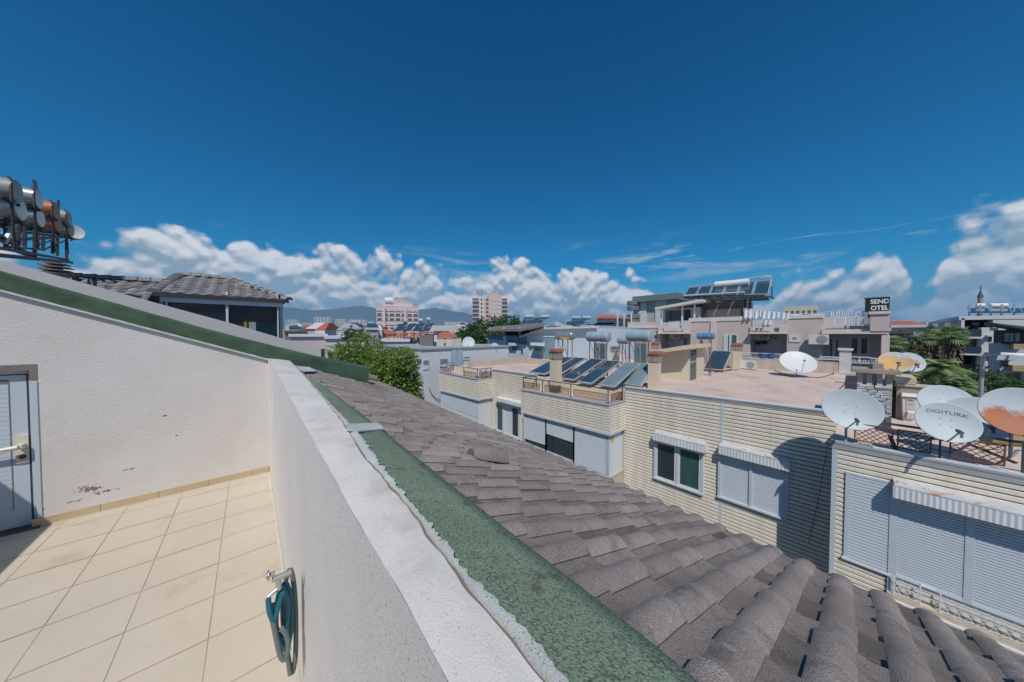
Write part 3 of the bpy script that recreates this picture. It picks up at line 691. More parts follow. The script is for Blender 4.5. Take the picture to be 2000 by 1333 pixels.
q = MB(); c0 = V(XS+.25, ysr-.012, PX(1195,863,XS).z)
pts = [c0+V(math.cos(a)*(.14 if k % 2 else .10), 0, math.sin(a)*(.14 if k % 2 else .10)) for k, a in enumerate([2*math.pi*i/24 for i in range(24)])]
q.prism(pts, (0,-.004,0)); q.build('sun_sticker', yel_m, house)
# things seen through the open shutter
roomm = mat('pale room furniture', (0.36,0.39,0.40), 0.7); b_ = PX(1096,880,XS+.5)
cab = MB(); cab.box(XS+.028, XS+.03, w1[2]+.1, w1[1]-.35, zs_b, zs_b+.75); cb = cab.build('worktop', roomm, g2)
y2 = mat('yellow crate', (0.6,0.42,0.03), 0.6); MB().box(XS+.026, XS+.028, w1[2]+.55, w1[2]+.95, zs_b+.76, zs_b+.86).build('yellow_tray', y2, g2)
# storey under the first bay
zs0 = -5.4
MB().box(XS+.0, XF, yb0r+.1, yb0l, GROUND, zb0b-.03).build('bay_wall', whit_m, house)
MB().siding(V(XS-.01,yb0l,PX(860,762,XB).z-.06), V(XS-.01,yb0r+.16,zb0b-.06), V(XS-.01,yb0r+.16,zs0), V(XS-.01,yb0l,zs0), 20, out, .014).build('shutter', shut_m, house, normals=False)
for u in (888, 906): MB().box(XS-.04, XS, Ypx(u,XS)-.03, Ypx(u,XS)+.03, zs0, zb0b-.05).build('cover_strip', trim_m, house)
# --- windows in the main facade
def awning_window(u0, u1, v_top, X, closed, depth=.30, flute=26, hh=.27, name='window'):
    y0, y1 = PX(u0, v_top[0], X-depth).y, PX(u1, v_top[1], X-depth).y; z0, z1 = PX(u0, v_top[0], X-depth).z, PX(u1, v_top[1], X-depth).z
    return y0, y1, z0, z1
def canopy(y0, y1, z, X, depth, hh, n, parent):
    m_ = MB(); m_.hexa([(X-depth,y0,z-.02),(X,y0,z+.02),(X,y1,z+.02),(X-depth,y1,z-.02),(X-depth,y0,z+.01),(X,y0,z+.06),(X,y1,z+.06),(X-depth,y1,z+.01)])
    rows = []
    N_ = n*4
    for zz in (z-.02, z-hh): rows.append([V(X-depth-.005*math.sin(2*math.pi*i/4), lerp(y0, y1, i/N_), zz) for i in range(N_+1)])
    m_.k = 1; m_.grid(rows, False)
    for yy in (y0, y1): m_.box(X-depth, X, yy-.012, yy+.012, z-hh, z-.02)
    m_.box(X-depth+.01, X-.005, min(y0,y1)+.013, max(y0,y1)-.013, z-hh+.02, z-.03)
    return m_.build('canopy', [tarn_m, whit_m], parent)
def window(y0, y1, zt, zb, X, parent, halves=2, glass=True, fw_=.075, dep=.10, name='window', shut_rows=0):
    m_ = MB(); ya, yb = max(y0,y1), min(y0,y1)
    for k in range(halves+1):
        yy = lerp(ya, yb, k/halves); m_.box(X-dep, X+.02, yy-fw_/2, yy+fw_/2, zb+.0, zt)
    m_.box(X-dep+.004, X+.016, yb+fw_/2, ya-fw_/2, zt-fw_, zt-.002); m_.box(X-dep-.03, X+.02, yb-.05, ya+.05, zb-.05, zb+.0)
    w_ = m_.build(name, trim_m, parent)
    for k in range(halves):
        a, b = lerp(ya, yb, k/halves)-fw_/2, lerp(ya, yb, (k+1)/halves)+fw_/2
        if glass:
            s_ = MB(); s_.box(X-.085, X-.03, b, b+.06, zb, zt-fw_); s_.box(X-.085, X-.03, a-.06, a, zb, zt-fw_); s_.box(X-.085, X-.03, b+.061, a-.061, zb, zb+.07); s_.box(X-.085, X-.03, b+.061, a-.061, zt-fw_-.07, zt-fw_); s_.build('sash', whit_m, w_)
            MB().face([(X-.05,a-.06,zb+.06),(X-.05,b+.06,zb+.06),(X-.05,b+.06,zt-fw_-.06),(X-.05,a-.06,zt-fw_-.06)]).build('pane', glass_m, w_)
        else:
            MB().siding(V(X-.045,a,zt-fw_), V(X-.045,b,zt-fw_), V(X-.045,b,zb), V(X-.045,a,zb), shut_rows, out, .018).build('shutter', shut_m, w_, normals=False)
    return w_
# first window: two sashes with curtains
ya, yb = PX(1281,860,XF).y, PX(1373,880,XF).y; zt = PX(1281,856,XF).z; zb = PX(1284,932,XF).z
w_ = window(ya, yb, zt, zb, XF, house); canopy(PX(1275,848,11.7).y, PX(1376,868,11.7).y, PX(1275,846,11.7).z, XF, .30, .27, 16, w_)
cm = MB(); 
rows = [[V(XF+.02+.0*i-.012*math.sin(i*1.3), lerp(yb+.12, lerp(ya,yb,.5)-.1, i/44), zz) for i in range(45)] for zz in (zb+.05, zt-.15)]
cm.grid([[V(XF-.060+.008*math.sin(i*1.9), lerp(yb+.14, lerp(ya,yb,.5)-.12, i/60), zz) for i in range(61)] for zz in (zb+.07, zt-.16)], True); 
gc = mat('green curtain behind glass', (0.035,0.10,0.09), 0.35, var=0.2, vs=6, spec=.8); cm.build('curtain', gc, w_)
# second window, shuttered
ya, yb = PX(1407,880,XF).y, PX(1538,903,XF).y; zt = PX(1407,880,XF).z-.02; zb = PX(1408,968,XF).z
w_ = window(ya, yb, zt, zb, XF, house, glass=False, shut_rows=24); canopy(PX(1404,874,11.7).y, PX(1541,898,11.7).y, PX(1404,871,11.7).z, XF, .30, .27, 21, w_)
# recessed door window beside the second bay
y0, y1 = PX(971,790,XF).y, PX(1016,800,XF).y; zt = PX(972,783,XF).z; zb = PX(975,838,XF).z-.1
w_ = window(y0, y1, zt, zb, XF, house, halves=3, glass=True)
MB().siding(V(XF-.062,lerp(y0,y1,.36),zt-.08), V(XF-.062,lerp(y0,y1,.64),zt-.08), V(XF-.062,lerp(y0,y1,.64),zb), V(XF-.062,lerp(y0,y1,.36),zb), 22, out, .01).build('shutter', shut_m, w_, normals=False)
zc = PX(967,776,11.6).z; MB().box(XF-.40, XF, PX(1015,790,11.6).y, PX(967,776,11.6).y, zc-.22, zc).build('canopy', whit_m, w_)

# --- right bay (nearest, with the roller shutters)
zrt = PX(1632,866,XB).z
YR1 = -7.0
m_ = MB(); zrt2 = zrt
zsh = PX(1650,922,XB).z                                                           # top of shutters
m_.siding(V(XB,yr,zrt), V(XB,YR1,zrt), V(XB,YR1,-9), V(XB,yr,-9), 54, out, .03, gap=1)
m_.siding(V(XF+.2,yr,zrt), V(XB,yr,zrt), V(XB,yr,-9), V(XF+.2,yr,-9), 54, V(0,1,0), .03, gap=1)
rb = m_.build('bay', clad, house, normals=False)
MB().box(XB-.03, XB+.03, yr-.05, yr+.035, -9, zrt-.0).build('corner_trim', trim_m, rb)
c_ = MB(); c_.box(XB-.05, XB+.16, YR1, yr+.06, zrt+.0, zrt+.05); c_.box(XB-.04, XB-.02, YR1, yr+.05, zrt-.12, zrt+.0); c_.build('capping', cap_m, rb)
c_ = MB(); c_.box(XB-.035, XB+.04, YR1, yr-.6, zrt+.051, zrt+.085); c_.build('capping_top', whit_m, rb)
c_ = MB(); c_.box(XB+.16, 15.4, YR1, yr+.02, zrt-.08, zrt+.02); c_.build('bay_deck', deck_m, rb)
def rshut(u0, u1, v0a, v1a, X, parent, rows, name='shutter'):
    y0, y1 = PX(u0, 1000, X).y, PX(u1, 1000, X).y; return y0, y1
Q = lambda x, y: (1600+x/3.175, 840+y/3.175)
# small shutter on the left
p0, p1 = PX(*Q(165,255),XB), PX(*Q(452,322),XB); p2, p3 = PX(*Q(452,872),XB), PX(*Q(150,772),XB)
ya, yb = p0.y, p1.y; za, zb = p0.z, p3.z
fm = MB(); fm.box(XB-.06, XB+.0, ya-.065, ya, zb-.02, za); fm.box(XB-.06, XB, yb+.065, ya-.065, za-.05, za); sl_ = MB(); sl_.box(XB-.09, XB, yb-.02, ya+.03, zb-.07, zb-.02)
wn_ = fm.build('window', trim_m, rb); sl_.build('sill', whit_m, wn_)
MB().siding(V(XB-.035,ya-.06,za-.05), V(XB-.035,yb,za-.05), V(XB-.035,yb,zb), V(XB-.035,ya-.06,zb), 27, out, .024).build('shutter', shut_m, wn_, normals=False)
# wide recess with long shutters, canopy and balcony behind
zc = PX(*Q(470,345),XB-.35).z; yc = PX(*Q(465,370),XB-.35).y
yo = PX(*Q(452,600),XB).y                                    # left jamb
ym1, ym2 = PX(*Q(905,560),XB).y, PX(*Q(960,600),XB).y       # mullion
zlo = PX(*Q(460,880),XB).z
big = MB()
big.box(XB-.07, XB, yo-.07, yo+.045, PX(*Q(440,1020),XB).z, za-.02)
big.box(XB-.07, XB, ym2, ym1, zlo-.06, zc-.22)
bw = big.build('window', trim_m, rb)
canopy(yc, YR1, zc, XB, .36, .27, 88, bw)
for a, b in ((yo-.07, ym1), (ym2, YR1)):
    MB().siding(V(XB-.04,a,zc-.2), V(XB-.035,b,zc-.2), V(XB-.035,b,zlo), V(XB-.035,a,zlo), 32, out, .026).build('shutter', shut_m, bw, normals=False)
    h_ = MB(); h_.box(XB-.07, XB-.02, b, a, zlo-.06, zlo); hm_ = lerp(a, max(b,-4), .5); h_.box(XB-.10, XB-.07, hm_-.09, hm_+.09, zlo-.045, zlo-.015); h_.build('bottom_rail', shut_m, bw)
# dark recess under the shutters, white lattice, ledge
recm = mat('mid grey render', (0.33,0.35,0.34), 0.9)  # one even grey for the sheet below the shutters
zle = PX(*Q(455,1010),XB-.1).z
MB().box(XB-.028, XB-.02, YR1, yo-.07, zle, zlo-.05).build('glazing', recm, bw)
MB().box(XB-.16, XB-.0, YR1, yo+.05, zle-.10, zle).build('ledge', stucco_m, bw)
MB().box(XB-.22, XB-.16, YR1, yo+.05, zle-.14, zle-.10).build('gutter', whit_m, bw)
def lattice(mb, A, B, C, D, n, m_, w):          # A,B top; C,D bottom; n columns, m rows of diamonds
    for i in range(-m_, n):
        for sgn in (1, -1):
            a0, t0, a1, t1 = i, 0.0, i+m_, 1.0
            if a0 < 0: t0 = -a0/m_; a0 = 0
            if a1 > n: t1 = (n-i)/m_; a1 = n
            if t1 <= t0: continue
            def pt(a, t):
                s_ = a/n
                if sgn < 0: t = 1-t
                return lerp(lerp(A, B, s_), lerp(D, C, s_), t)
            mb.bar(pt(a0, t0), pt(a1, t1), w, w)
    return mb
for ua, ub in ((462,628), (756,1500)):
    a, b = PX(*Q(ua,950),XB-.13), PX(*Q(ub,950),XB-.13)
    yb_ = max(b.y, -5); 
    l_ = lattice(MB(), V(XB-.13,a.y,zle+.36), V(XB-.13,yb_,zle+.36), V(XB-.13,yb_,zle+.03), V(XB-.13,a.y,zle+.03), max(3, int((a.y-yb_)/.13)), 2, .008)
    for yy in (a.y, yb_): l_.bar((XB-.13,yy,zle),(XB-.13,yy,zle+.40),.02)
    l_.bar((XB-.13,a.y,zle+.03),(XB-.13,yb_,zle+.03),.012)
    l_.build('lattice', whit_m, bw)
MB().bar((XB-.13,yo-.1,zle+.33),(XB-.13,-3,zle+.33),.015).bar((XB-.13,yo-.1,zle+.2),(XB-.13,-3,zle+.2),.015).build('rail', whit_m, bw)

# ---------------------------------------------------------------- railings on the bays
def railing(pts, h, m, parent, posts, latt=None, lm=None, low=None, lat_h=(.12,.42), pitch=.10, name='railing', post_w=.035, ends=.12):
    r_ = MB()
    for a, b in zip(pts, pts[1:]):
        a, b = Vector(a), Vector(b)
        r_.bar(a+V(0,0,h), b+V(0,0,h), .045, .035)
    for (i, t) in posts:
        p_ = lerp(Vector(pts[i]), Vector(pts[i+1]), t); r_.bar(p_, p_+V(0,0,h), post_w)
    ro = r_.build(name, m, parent)
    if latt:
        for (i, t0, t1) in latt:
            a, b = Vector(pts[i]), Vector(pts[i+1]); A, B = lerp(a, b, t0), lerp(a, b, t1); L_ = (B-A).length
            z0, z1 = V(0,0,lat_h[0]), V(0,0,lat_h[1])
            l_ = lattice(MB(), A+z1, B+z1, B+z0, A+z0, max(3, int(L_/pitch)), max(2, int((lat_h[1]-lat_h[0])/pitch)), .010)
            for z_ in (z0, z1): l_.bar(A+z_, B+z_, .018)
            for p_ in (A, B): l_.bar(p_+z0, p_+z1, .018)
            l_.build('lattice', lm or rust_m, ro)
    return ro
zt_ = zb1t
P1 = [(XF-.1,yb1l-.05,zb1tl+.04),(XB+.06,yb1l-.05,zb1tl+.04),(XB+.06,yb1r+.04,zt_+.04),(XF-.06,yb1r+.04,zt_+.04)]
railing(P1, .62, teali_m, bay1, [(0,0),(0,.96),(1,.28),(1,.62),(1,.985),(2,.93)], [(1,.02,.24),(1,.31,.60),(1,.65,.97),(2,.1,.9)], rust_m, lat_h=(.10,.40), pitch=.075)
P0 = [(XF-.1,yb0l-.1,PX(858,727,XB).z+.03),(XB+.06,yb0l-.1,PX(858,727,XB).z+.03),(XB+.06,yb0r+.04,zb0t+.04),(XF-.06,yb0r+.04,zb0t+.04)]
railing(P0, .62, teali_m, bay0, [(0,0),(1,.02),(1,.30),(1,.66),(1,.985),(2,.93)], [(1,.68,.96),(2,.1,.9),(1,.06,.26)], rust_m, lat_h=(.06,.36), pitch=.09)
# balustrade of the right bay
zr = zrt+.05
PR = [(XB+.07,yr-.05,zr),(XB+.07,YR1,zr)]
L_ = yr-.05-YR1
tt = lambda u, v: (yr-.05-PX(u, v, XB+.07).y)/L_
r_ = MB(); r_.bar((XB+.07,yr-.75,zr+.60),(XB+.07,YR1,zr+.60),.04,.045)
for u in (1836,1999): p_ = PX(u, 870, XB+.07).y; r_.bar((XB+.07,p_,zr),(XB+.07,p_,zr+.6),.028)
r_.bar((XB+.07,PX(1817,900,XB+.07).y,zr+.42),(XB+.07,PX(1855,900,XB+.07).y,zr+.40),.02); r_.bar((XB+.07,PX(1817,900,XB+.07).y,zr+.20),(XB+.07,PX(1855,900,XB+.07).y,zr+.18),.02)
ro = r_.build('railing', teali_m, rb)
for ua, ub in ((1668,1742),(1752,1817),(1855,1962)):
    a, b = PX(ua,900,XB+.07).y, PX(ub,900,XB+.07).y
    l_ = lattice(MB(), V(XB+.07,a,zr+.50), V(XB+.07,b,zr+.50), V(XB+.07,b,zr+.10), V(XB+.07,a,zr+.10), max(3,int((a-b)/.10)), 4, .013)
    for z_ in (.10,.50): l_.bar((XB+.07,a,zr+z_),(XB+.07,b,zr+z_),.022)
    for y_ in (a,b): l_.bar((XB+.07,y_,zr+.10),(XB+.07,y_,zr+.5),.022)
    l_.build('lattice', rust_m, ro)
cb = MB(); cb.tube([(XB+.0,lerp(yr-.3,-3.5,i/30),zr+.02+.05*math.sin(i*.9)) for i in range(31)], .008, 5); cb.tube([(XB+.2,lerp(-.6,-4.5,i/20),zr+.35-.1*math.sin(i*.5)) for i in range(21)], .007, 5); cb.build('cable', whit_m, ro)

# ---------------------------------------------------------------- parapets round the roof deck
par = MB()
cA = PX(914,708,XF); Yfar = PZ(940,718,DZ).y
zp = lambda u, v, Y: PY(u, v, Y).z
YD = cA.y
hP = .62
xk = PY(1020,700,YD).x
par.box(XF+.04, xk, YD, YD+.16, DZ-1, PY(1020,699,YD).z)
par.box(xk, xk+.18, PX(1060,703,xk).y-2.0, YD+.16, DZ-1, PY(1020,699,YD).z)
par.build('parapet', stain_m, house)
pb = MB(); XP = 27.0; za_ = PX(1560,706,XP).z
pb.box(XP, XP+.2, PX(1640,720,XP).y-.2, PX(1440,706,XP).y+.3, DZ-1, za_); pb.box(XP-.01, XP+.21, PX(1640,720,XP).y-.2, PX(1440,706,XP).y+.3, za_, za_+.05)
pb.build('parapet', stain_m, house)
MB().box(22, 27.5, PX(1440,706,XP).y+.3, YD, DZ-2.4, DZ-.02).build('rear_deck', deck_m, house)
# stair head with mono pitch roof
X0_, Y0_ = PZ(1345,745,DZ).x, PZ(1345,745,DZ).y; Y1_ = PX(1290,741,X0_).y; X1_ = PY(1374,732,Y0_).x
ztl_, ztr_ = PX(1291,690,X0_).z, PX(1345,681,X0_).z
sh = MB(); sh.hexa([(X0_,Y0_,DZ),(X1_,Y0_,DZ),(X1_,Y1_,DZ),(X0_,Y1_,DZ),(X0_,Y0_,ztr_),(X1_,Y0_,ztr_),(X1_,Y1_,ztl_),(X0_,Y1_,ztl_)])
so = sh.build('stair_head', cream2_m, house)
rf = MB(); e_ = .32
rf.hexa([(X0_-.75,Y0_-e_,ztr_+.02),(X1_+.1,Y0_-e_,ztr_+.02),(X1_+.1,Y1_+.15,ztl_-.02),(X0_-.75,Y1_+.15,ztl_-.02),(X0_-.75,Y0_-e_,ztr_+.24),(X1_+.1,Y0_-e_,ztr_+.24),(X1_+.1,Y1_+.15,ztl_+.16),(X0_-.75,Y1_+.15,ztl_+.16)])
rf.build('roof', cream2_m, so)
gd = MB(); gd.box(X0_+.15, X0_+1.05, Y0_-.012, Y0_+.0, DZ+.02, ztr_-.1); do = gd.build('door', glass_m, so)
MB().box(X0_+.10, X0_+.15, Y0_-.025, Y0_, DZ, ztr_-.05).box(X0_+1.05, X0_+1.1, Y0_-.025, Y0_, DZ, ztr_-.05).box(X0_+.15, X0_+1.05, Y0_-.02, Y0_, DZ+.95, DZ+1.02).build('door_frame', cap_m, do)
# chimneys on the roof
bandm = mat('bare grey brown render', (0.31,0.27,0.235), 0.9, var=0.12, vs=5)
brick_m = mat('orange red clay brick', (0.42,0.16,0.09), 0.85, var=0.25, vs=9)
def chimney(u, v, w, vt, brick=True, zb=DZ, wd=None):
    p_ = PZ(u, v, zb); zt = p_.z*0+PX(u, vt, p_.x).z; wd = wd or w
    b_ = MB(); b_.box(p_.x, p_.x+w, p_.y-wd/2, p_.y+wd/2, zb-.02, lerp(zb, zt, .72)); o = b_.build('chimney', cream2_m, house)
    MB().box(p_.x-.03, p_.x+w+.03, p_.y-wd/2-.03, p_.y+wd/2+.03, lerp(zb, zt, .72), lerp(zb, zt, .93)).build('chimney_band', bandm, o)
    c_ = MB()
    if brick:
        for i in range(5):
            y_ = lerp(p_.y-wd/2-.07, p_.y+wd/2-.06, i/4.6)
            c_.box(p_.x-.08, p_.x+w+.08, y_, y_+wd/5.2, lerp(zb, zt, .93), zt+.01*(i % 2))
    else: c_.box(p_.x-.08, p_.x+w+.08, p_.y-wd/2-.08, p_.y+wd/2+.08, lerp(zb, zt, .95), zt)
    c_.build('chimney_cap', brick_m if brick else cap_m, o)
    g_ = MB(); z_ = lerp(zb, zt, .86); g_.box(p_.x-.036, p_.x+w+.036, p_.y-wd/2-.036, p_.y+wd/2+.036, z_, z_+.025); g_.box(p_.x-.036, p_.x-.03, p_.y-.012, p_.y+.012, lerp(zb,zt,.72), zt); g_.build('iron_strap', rust_m, o)
chimney(1080,752,.42,682,True)
chimney(1198,718,.42,676,False)
chimney(1274,760,.42,687,True)
chimney(1277,715,.42,668,True)
chimney(1436,721,.55,671,True)

# cables lying across the pink roof
for pts_ in (((1478,716),(1510,722),(1545,737),(1600,738),(1636,729)),((1443,722),(1420,724),(1395,728)),((1672,733),(1655,745),(1640,760),(1622,795)),((1210,745),(1232,748),(1262,752))):
    c_ = MB(); c_.tube([PZ(u, v, DZ+.02) for u, v in pts_], .018, 6); c_.build('cable', dark_m, house)
bt = MB(); p = PZ(1655,749,DZ); bt.box(p.x-.05, p.x+.05, p.y-.45, p.y+.45, DZ, DZ+.03); bt.build('iron_bar', rust_m, house)
# ---------------------------------------------------------------- solar collectors, tanks, dishes, air conditioners
abs_m = mat('blue black solar absorber glass', (0.035,0.065,0.085), 0.12, var=0.15, vs=1.2, spec=1.0, coat=.5)
abs2_m = mat('pale clouded collector glass', (0.17,0.23,0.25), 0.3, var=0.2, vs=1.6, spec=.8)
alu_m = mat('aluminium frame', (0.50,0.50,0.49), 0.45, metal=.3, var=.15, vs=4)
steel_m = mat('galvanised steel', (0.38,0.40,0.42), 0.45, metal=.4, var=.2, vs=5)
tank_m = mat('blue grey painted tank', (0.29,0.39,0.45), 0.4, var=.12, vs=3, col2=(.30,.30,.28), mix=(.6,.8))
tank2_m = mat('brushed steel tank', (0.42,0.42,0.41), 0.32, metal=.6, var=.1, vs=4)
ins_m = mat('bare rusty underside', (0.25,0.14,0.08), .9, var=.4, vs=8)
def collector(A, B, C, D, label, glass, group='solar collectors on the clad house roof', legs=True, base=DZ):
    """A,B bottom left/right, C,D top right/left"""
    n = (B-A).cross(D-A).normalized()
    if n.z < 0: n = -n
    o = thing('solar_collector', (A+B)/2*1.0, label, 'solar panel', group)
    f = MB(); t = n*.07
    f.hexa([A, B, C, D, A+t, B+t, C+t, D+t]); f.build('frame', alu_m, o)
    ins = .045
    def q(s_, t_): return lerp(lerp(A, B, s_), lerp(D, C, s_), t_)+n*.074
    MB().face([q(ins,.025), q(1-ins,.025), q(1-ins,.975), q(ins,.975)]).build('glass', glass, o)
    if legs:
        l_ = MB()
        for p, qd in ((D, lerp(D,A,.1)), (C, lerp(C,B,.1))):
            l_.bar(p, V(p.x, p.y, base), .035); l_.bar(V(p.x,p.y,base+.05), lerp(A if p is D else B, p, .05)+V(0,0,-.02), .03)
        l_.bar(D+V(0,0,-.03), C+V(0,0,-.03), .035); l_.build('stand', rust_m, o)
    return o
def coll_px(bl, br, tr_, tl, zb, zt, label, glass):
    A, B, C, D = PZ(*bl, zb), PZ(*br, zb), PZ(*tr_, zt), PZ(*tl, zt)
    # keep it a true rectangle: bottom edge and slope direction from the averages
    along = (B-A); w = along.length; a = V(0,-1,0); mid0 = (A+B)/2; mid1 = (C+D)/2; ln = mid1-mid0; ln.y = 0
    return collector(mid0-a*w/2, mid0+a*w/2, mid0+a*w/2+ln, mid0-a*w/2+ln, label, glass)
z4 = lambda x, y: (1000+x/5, 640+y/5)
ZB, ZT = DZ+.12, DZ+1.0
coll_px(z4(185,442), z4(300,468), z4(440,290), z4(345,285), ZB, ZT-.08, 'blue black solar panel at the far left of the row, beyond the brick-capped chimney', abs_m)
coll_px(z4(300,468), z4(462,450), z4(585,295), z4(462,290), ZB, ZT-.08, 'blue black solar panel half hidden behind the tall brick-capped chimney', abs_m)
coll_px(z4(475,505), z4(605,525), z4(790,310), z4(655,305), ZB, ZT, 'dark solar panel just right of the tall chimney behind the rusty lattice railing', abs_m)
coll_px(z4(635,540), z4(778,560), z4(955,330), z4(800,320), ZB, ZT, 'dark solar panel in the middle of the row with a dusty foot', abs_m)
coll_px(z4(835,572), z4(1010,590), z4(1170,350), z4(1005,342), ZB, ZT, 'pale clouded solar panel nearest the corner of the rusty railing', abs2_m)
coll_px(z4(1075,575), z4(1240,560), z4(1330,365), z4(1210,355), ZB, ZT, 'palest whitish solar panel beside the square cream chimney at the roof edge', abs2_m)
# single panel right of the stair head
A = PZ(1374,722,DZ+.1); 
collector(A, A+V(0,-1.15,0), A+V(1.9,-1.15,1.15), A+V(1.9,0,1.15), 'single dark solar panel standing behind the cream stair head', abs_m)
def tank(c, L, r, m, m_end, label, name='water_tank', group='water tanks on the clad house roof', legs=None, base=DZ, axis=V(0,1,0), under=True, band=None, flat=False):
    o = thing(name, V(c.x, c.y, base), label, 'water tank', group); ax = axis.normalized()
    b = MB(); b.cyl(c-ax*L/2, c+ax*L/2, r, n=24, caps=False)
    for s_ in (-1, 1):
        e = c+ax*s_*L/2; side = ax.cross(V(0,0,1)); rows = []
        for rr, oo in (((1,0),(.985,.012),(.9,.014),(.5,.014),(.01,.014)) if flat else ((1,0),(.93,.035),(.7,.06),(.35,.075),(.01,.08))): rows.append([e+ax*s_*oo+(side*math.cos(t)+V(0,0,1)*math.sin(t))*r*rr for t in [2*math.pi*k/24 for k in range(24)]])
        b.grid(rows, True, True)
    b.build('tank', m, o)
    for k in (-.28, .28):
        p = c+ax*L*k; MB().cyl(p-ax*.02, p+ax*.02, r+.008, n=24).build('strap', m_end, o)
    if legs:
        l_ = MB(); side = ax.cross(V(0,0,1)).normalized(); dx = r*.85
        for k in (-.32, .32):
            for s_ in (-1, 1):
                p = c+ax*L*k+side*dx*s_; l_.bar(V(p.x,p.y,base), V(p.x,p.y,c.z-r*.55), .035)
            l_.bar(c+ax*L*k-side*dx+V(0,0,-r*.8), c+ax*L*k+side*dx+V(0,0,-r*.8), .035)
        for s_ in (-1, 1):
            a_ = c-ax*L*.32+side*dx*s_+V(0,0,-r*.8); b_ = c+ax*L*.32+side*dx*s_+V(0,0,-r*.8); l_.bar(a_, b_, .035); l_.bar(V(a_.x,a_.y,base+.1), b_, .022)
        l_.build('stand', legs, o)
        if under:
            t_ = MB(); t_.box(c.x-r*.9, c.x+r*.9, c.y-L*.42, c.y+L*.42, c.z-r*.98, c.z-r*.86); t_.build('tray', ins_m, o)
    return o
def tank_px(u0, u1, vt, vb, X, m, label, legs=rust_m, **k):
    a, b = PX(u0, (vt+vb)/2, X), PX(u1, (vt+vb)/2, X); zt, zb = PX((u0+u1)/2, vt, X).z, PX((u0+u1)/2, vb, X).z
    return tank(V(X, (a.y+b.y)/2, (zt+zb)/2), abs(a.y-b.y), (zt-zb)/2, m, steel_m, label, legs=legs, **k)
tt1 = tank_px(1089,1119,648,664,15.2,tank2_m,'steel water tank with faded yellow lettering on a rusty stand, far left of the tanks')
tank_px(1150,1188,648,668,15.6,tank_m,'blue grey water tank on a rusty stand above the middle solar panels')
tank_px(1228,1270,645,668,16.0,tank_m,'largest blue grey water tank, beside the cream stair head')
tank_px(1209,1229,657,672,19.5,tank_m,'small grey water tank behind and left of the largest tank')
bl_m = mat('bright blue tank cover', (0.06,0.20,0.42), .5, var=.15, vs=3)
tank_px(1364,1393,651,663,20.5,bl_m,'blue topped water tank behind the cream stair head')
# lettering on the first tank: faded, painted yellow strokes
yt = mat('faded yellow lettering', (0.62,0.45,0.12), .6)
def text_obj(txt, size, m, name, parent, loc, xdir, ydir, extr=.004, bold=0.0, wo=None, sx=1.0, shear=0.0, fit=None):
    cu = bpy.data.curves.new('tmp', 'FONT'); cu.body = txt; cu.size = size; cu.extrude = extr; cu.align_x = 'CENTER'; cu.align_y = 'CENTER'; cu.offset = bold; cu.shear = shear
    ob = bpy.data.objects.new('tmp', cu); COL.objects.link(ob); dg = bpy.context.evaluated_depsgraph_get(); dg.update()
    me = bpy.data.meshes.new_from_object(ob.evaluated_get(dg)); bpy.data.objects.remove(ob); bpy.data.curves.remove(cu)
    xd = Vector(xdir).normalized(); yd = Vector(ydir).normalized(); zd = xd.cross(yd)
    po = ORG.get(parent.name, V(0,0,0)) if parent else V(0,0,0)
    if fit:
        xs_t = [v.co.x for v in me.vertices]; ys_t = [v.co.y for v in me.vertices]; cx_, cy_ = (min(xs_t)+max(xs_t))/2, (min(ys_t)+max(ys_t))/2
        kx, ky = fit[0]/(max(xs_t)-min(xs_t)), fit[1]/(max(ys_t)-min(ys_t))
        for v in me.vertices: v.co.x = (v.co.x-cx_)*kx; v.co.y = (v.co.y-cy_)*ky
    for v in me.vertices: v.co = Vector(loc)-po+xd*v.co.x*sx+yd*v.co.y+zd*v.co.z
    me.materials.clear(); me.materials.append(m); o = bpy.data.objects.new(name, me); COL.objects.link(o); o.parent = parent; ORG[o.name] = po; return o
c = ORG[tt1.name]; cz = PX(1104,661,14.93)
text_obj('Nelsun', .26, yt, 'lettering', tt1, V(15.2-.30, cz.y, PX(1104,661,14.9).z), (0,-1,0), (0.25,0,1), bold=.006)
# glazed boxes (boiler cupboards) standing between
gl2 = mat('grey blue glass sheet', (0.10,0.16,0.18), .15, var=.2, vs=2, spec=1)
for (u0,u1,v0,v1,X,lab) in ((1160,1183,671,706,17.0,'tall leaning pair of old blue grey panels under the middle water tank'),(1239,1263,670,712,15.6,'upright glass collector with blue pipe under the largest water tank')):
    a, b = PX(u0,v1,X), PX(u1,v0,X); o = thing('old_panel', (X,(a.y+b.y)/2,DZ), lab, 'solar panel', 'old panels under the tanks')
    MB().box(X, X+.08, a.y, b.y, DZ, b.z).build('frame', steel_m, o)
    for k in range(2): MB().box(X-.006, X-.0, lerp(a.y,b.y,.06+.47*k), lerp(a.y,b.y,.47+.47*k), DZ+.1, b.z-.06).build('glass', gl2 if k else abs2_m, o)
    MB().tube([V(X-.04,lerp(a.y,b.y,.5),DZ+.1), V(X-.05,lerp(a.y,b.y,.5),b.z-.4), V(X-.05,lerp(a.y,b.y,.3),b.z-.2), V(X-.04,lerp(a.y,b.y,.3),b.z+.1)], .02, 6).build('pipe', steel_m, o)
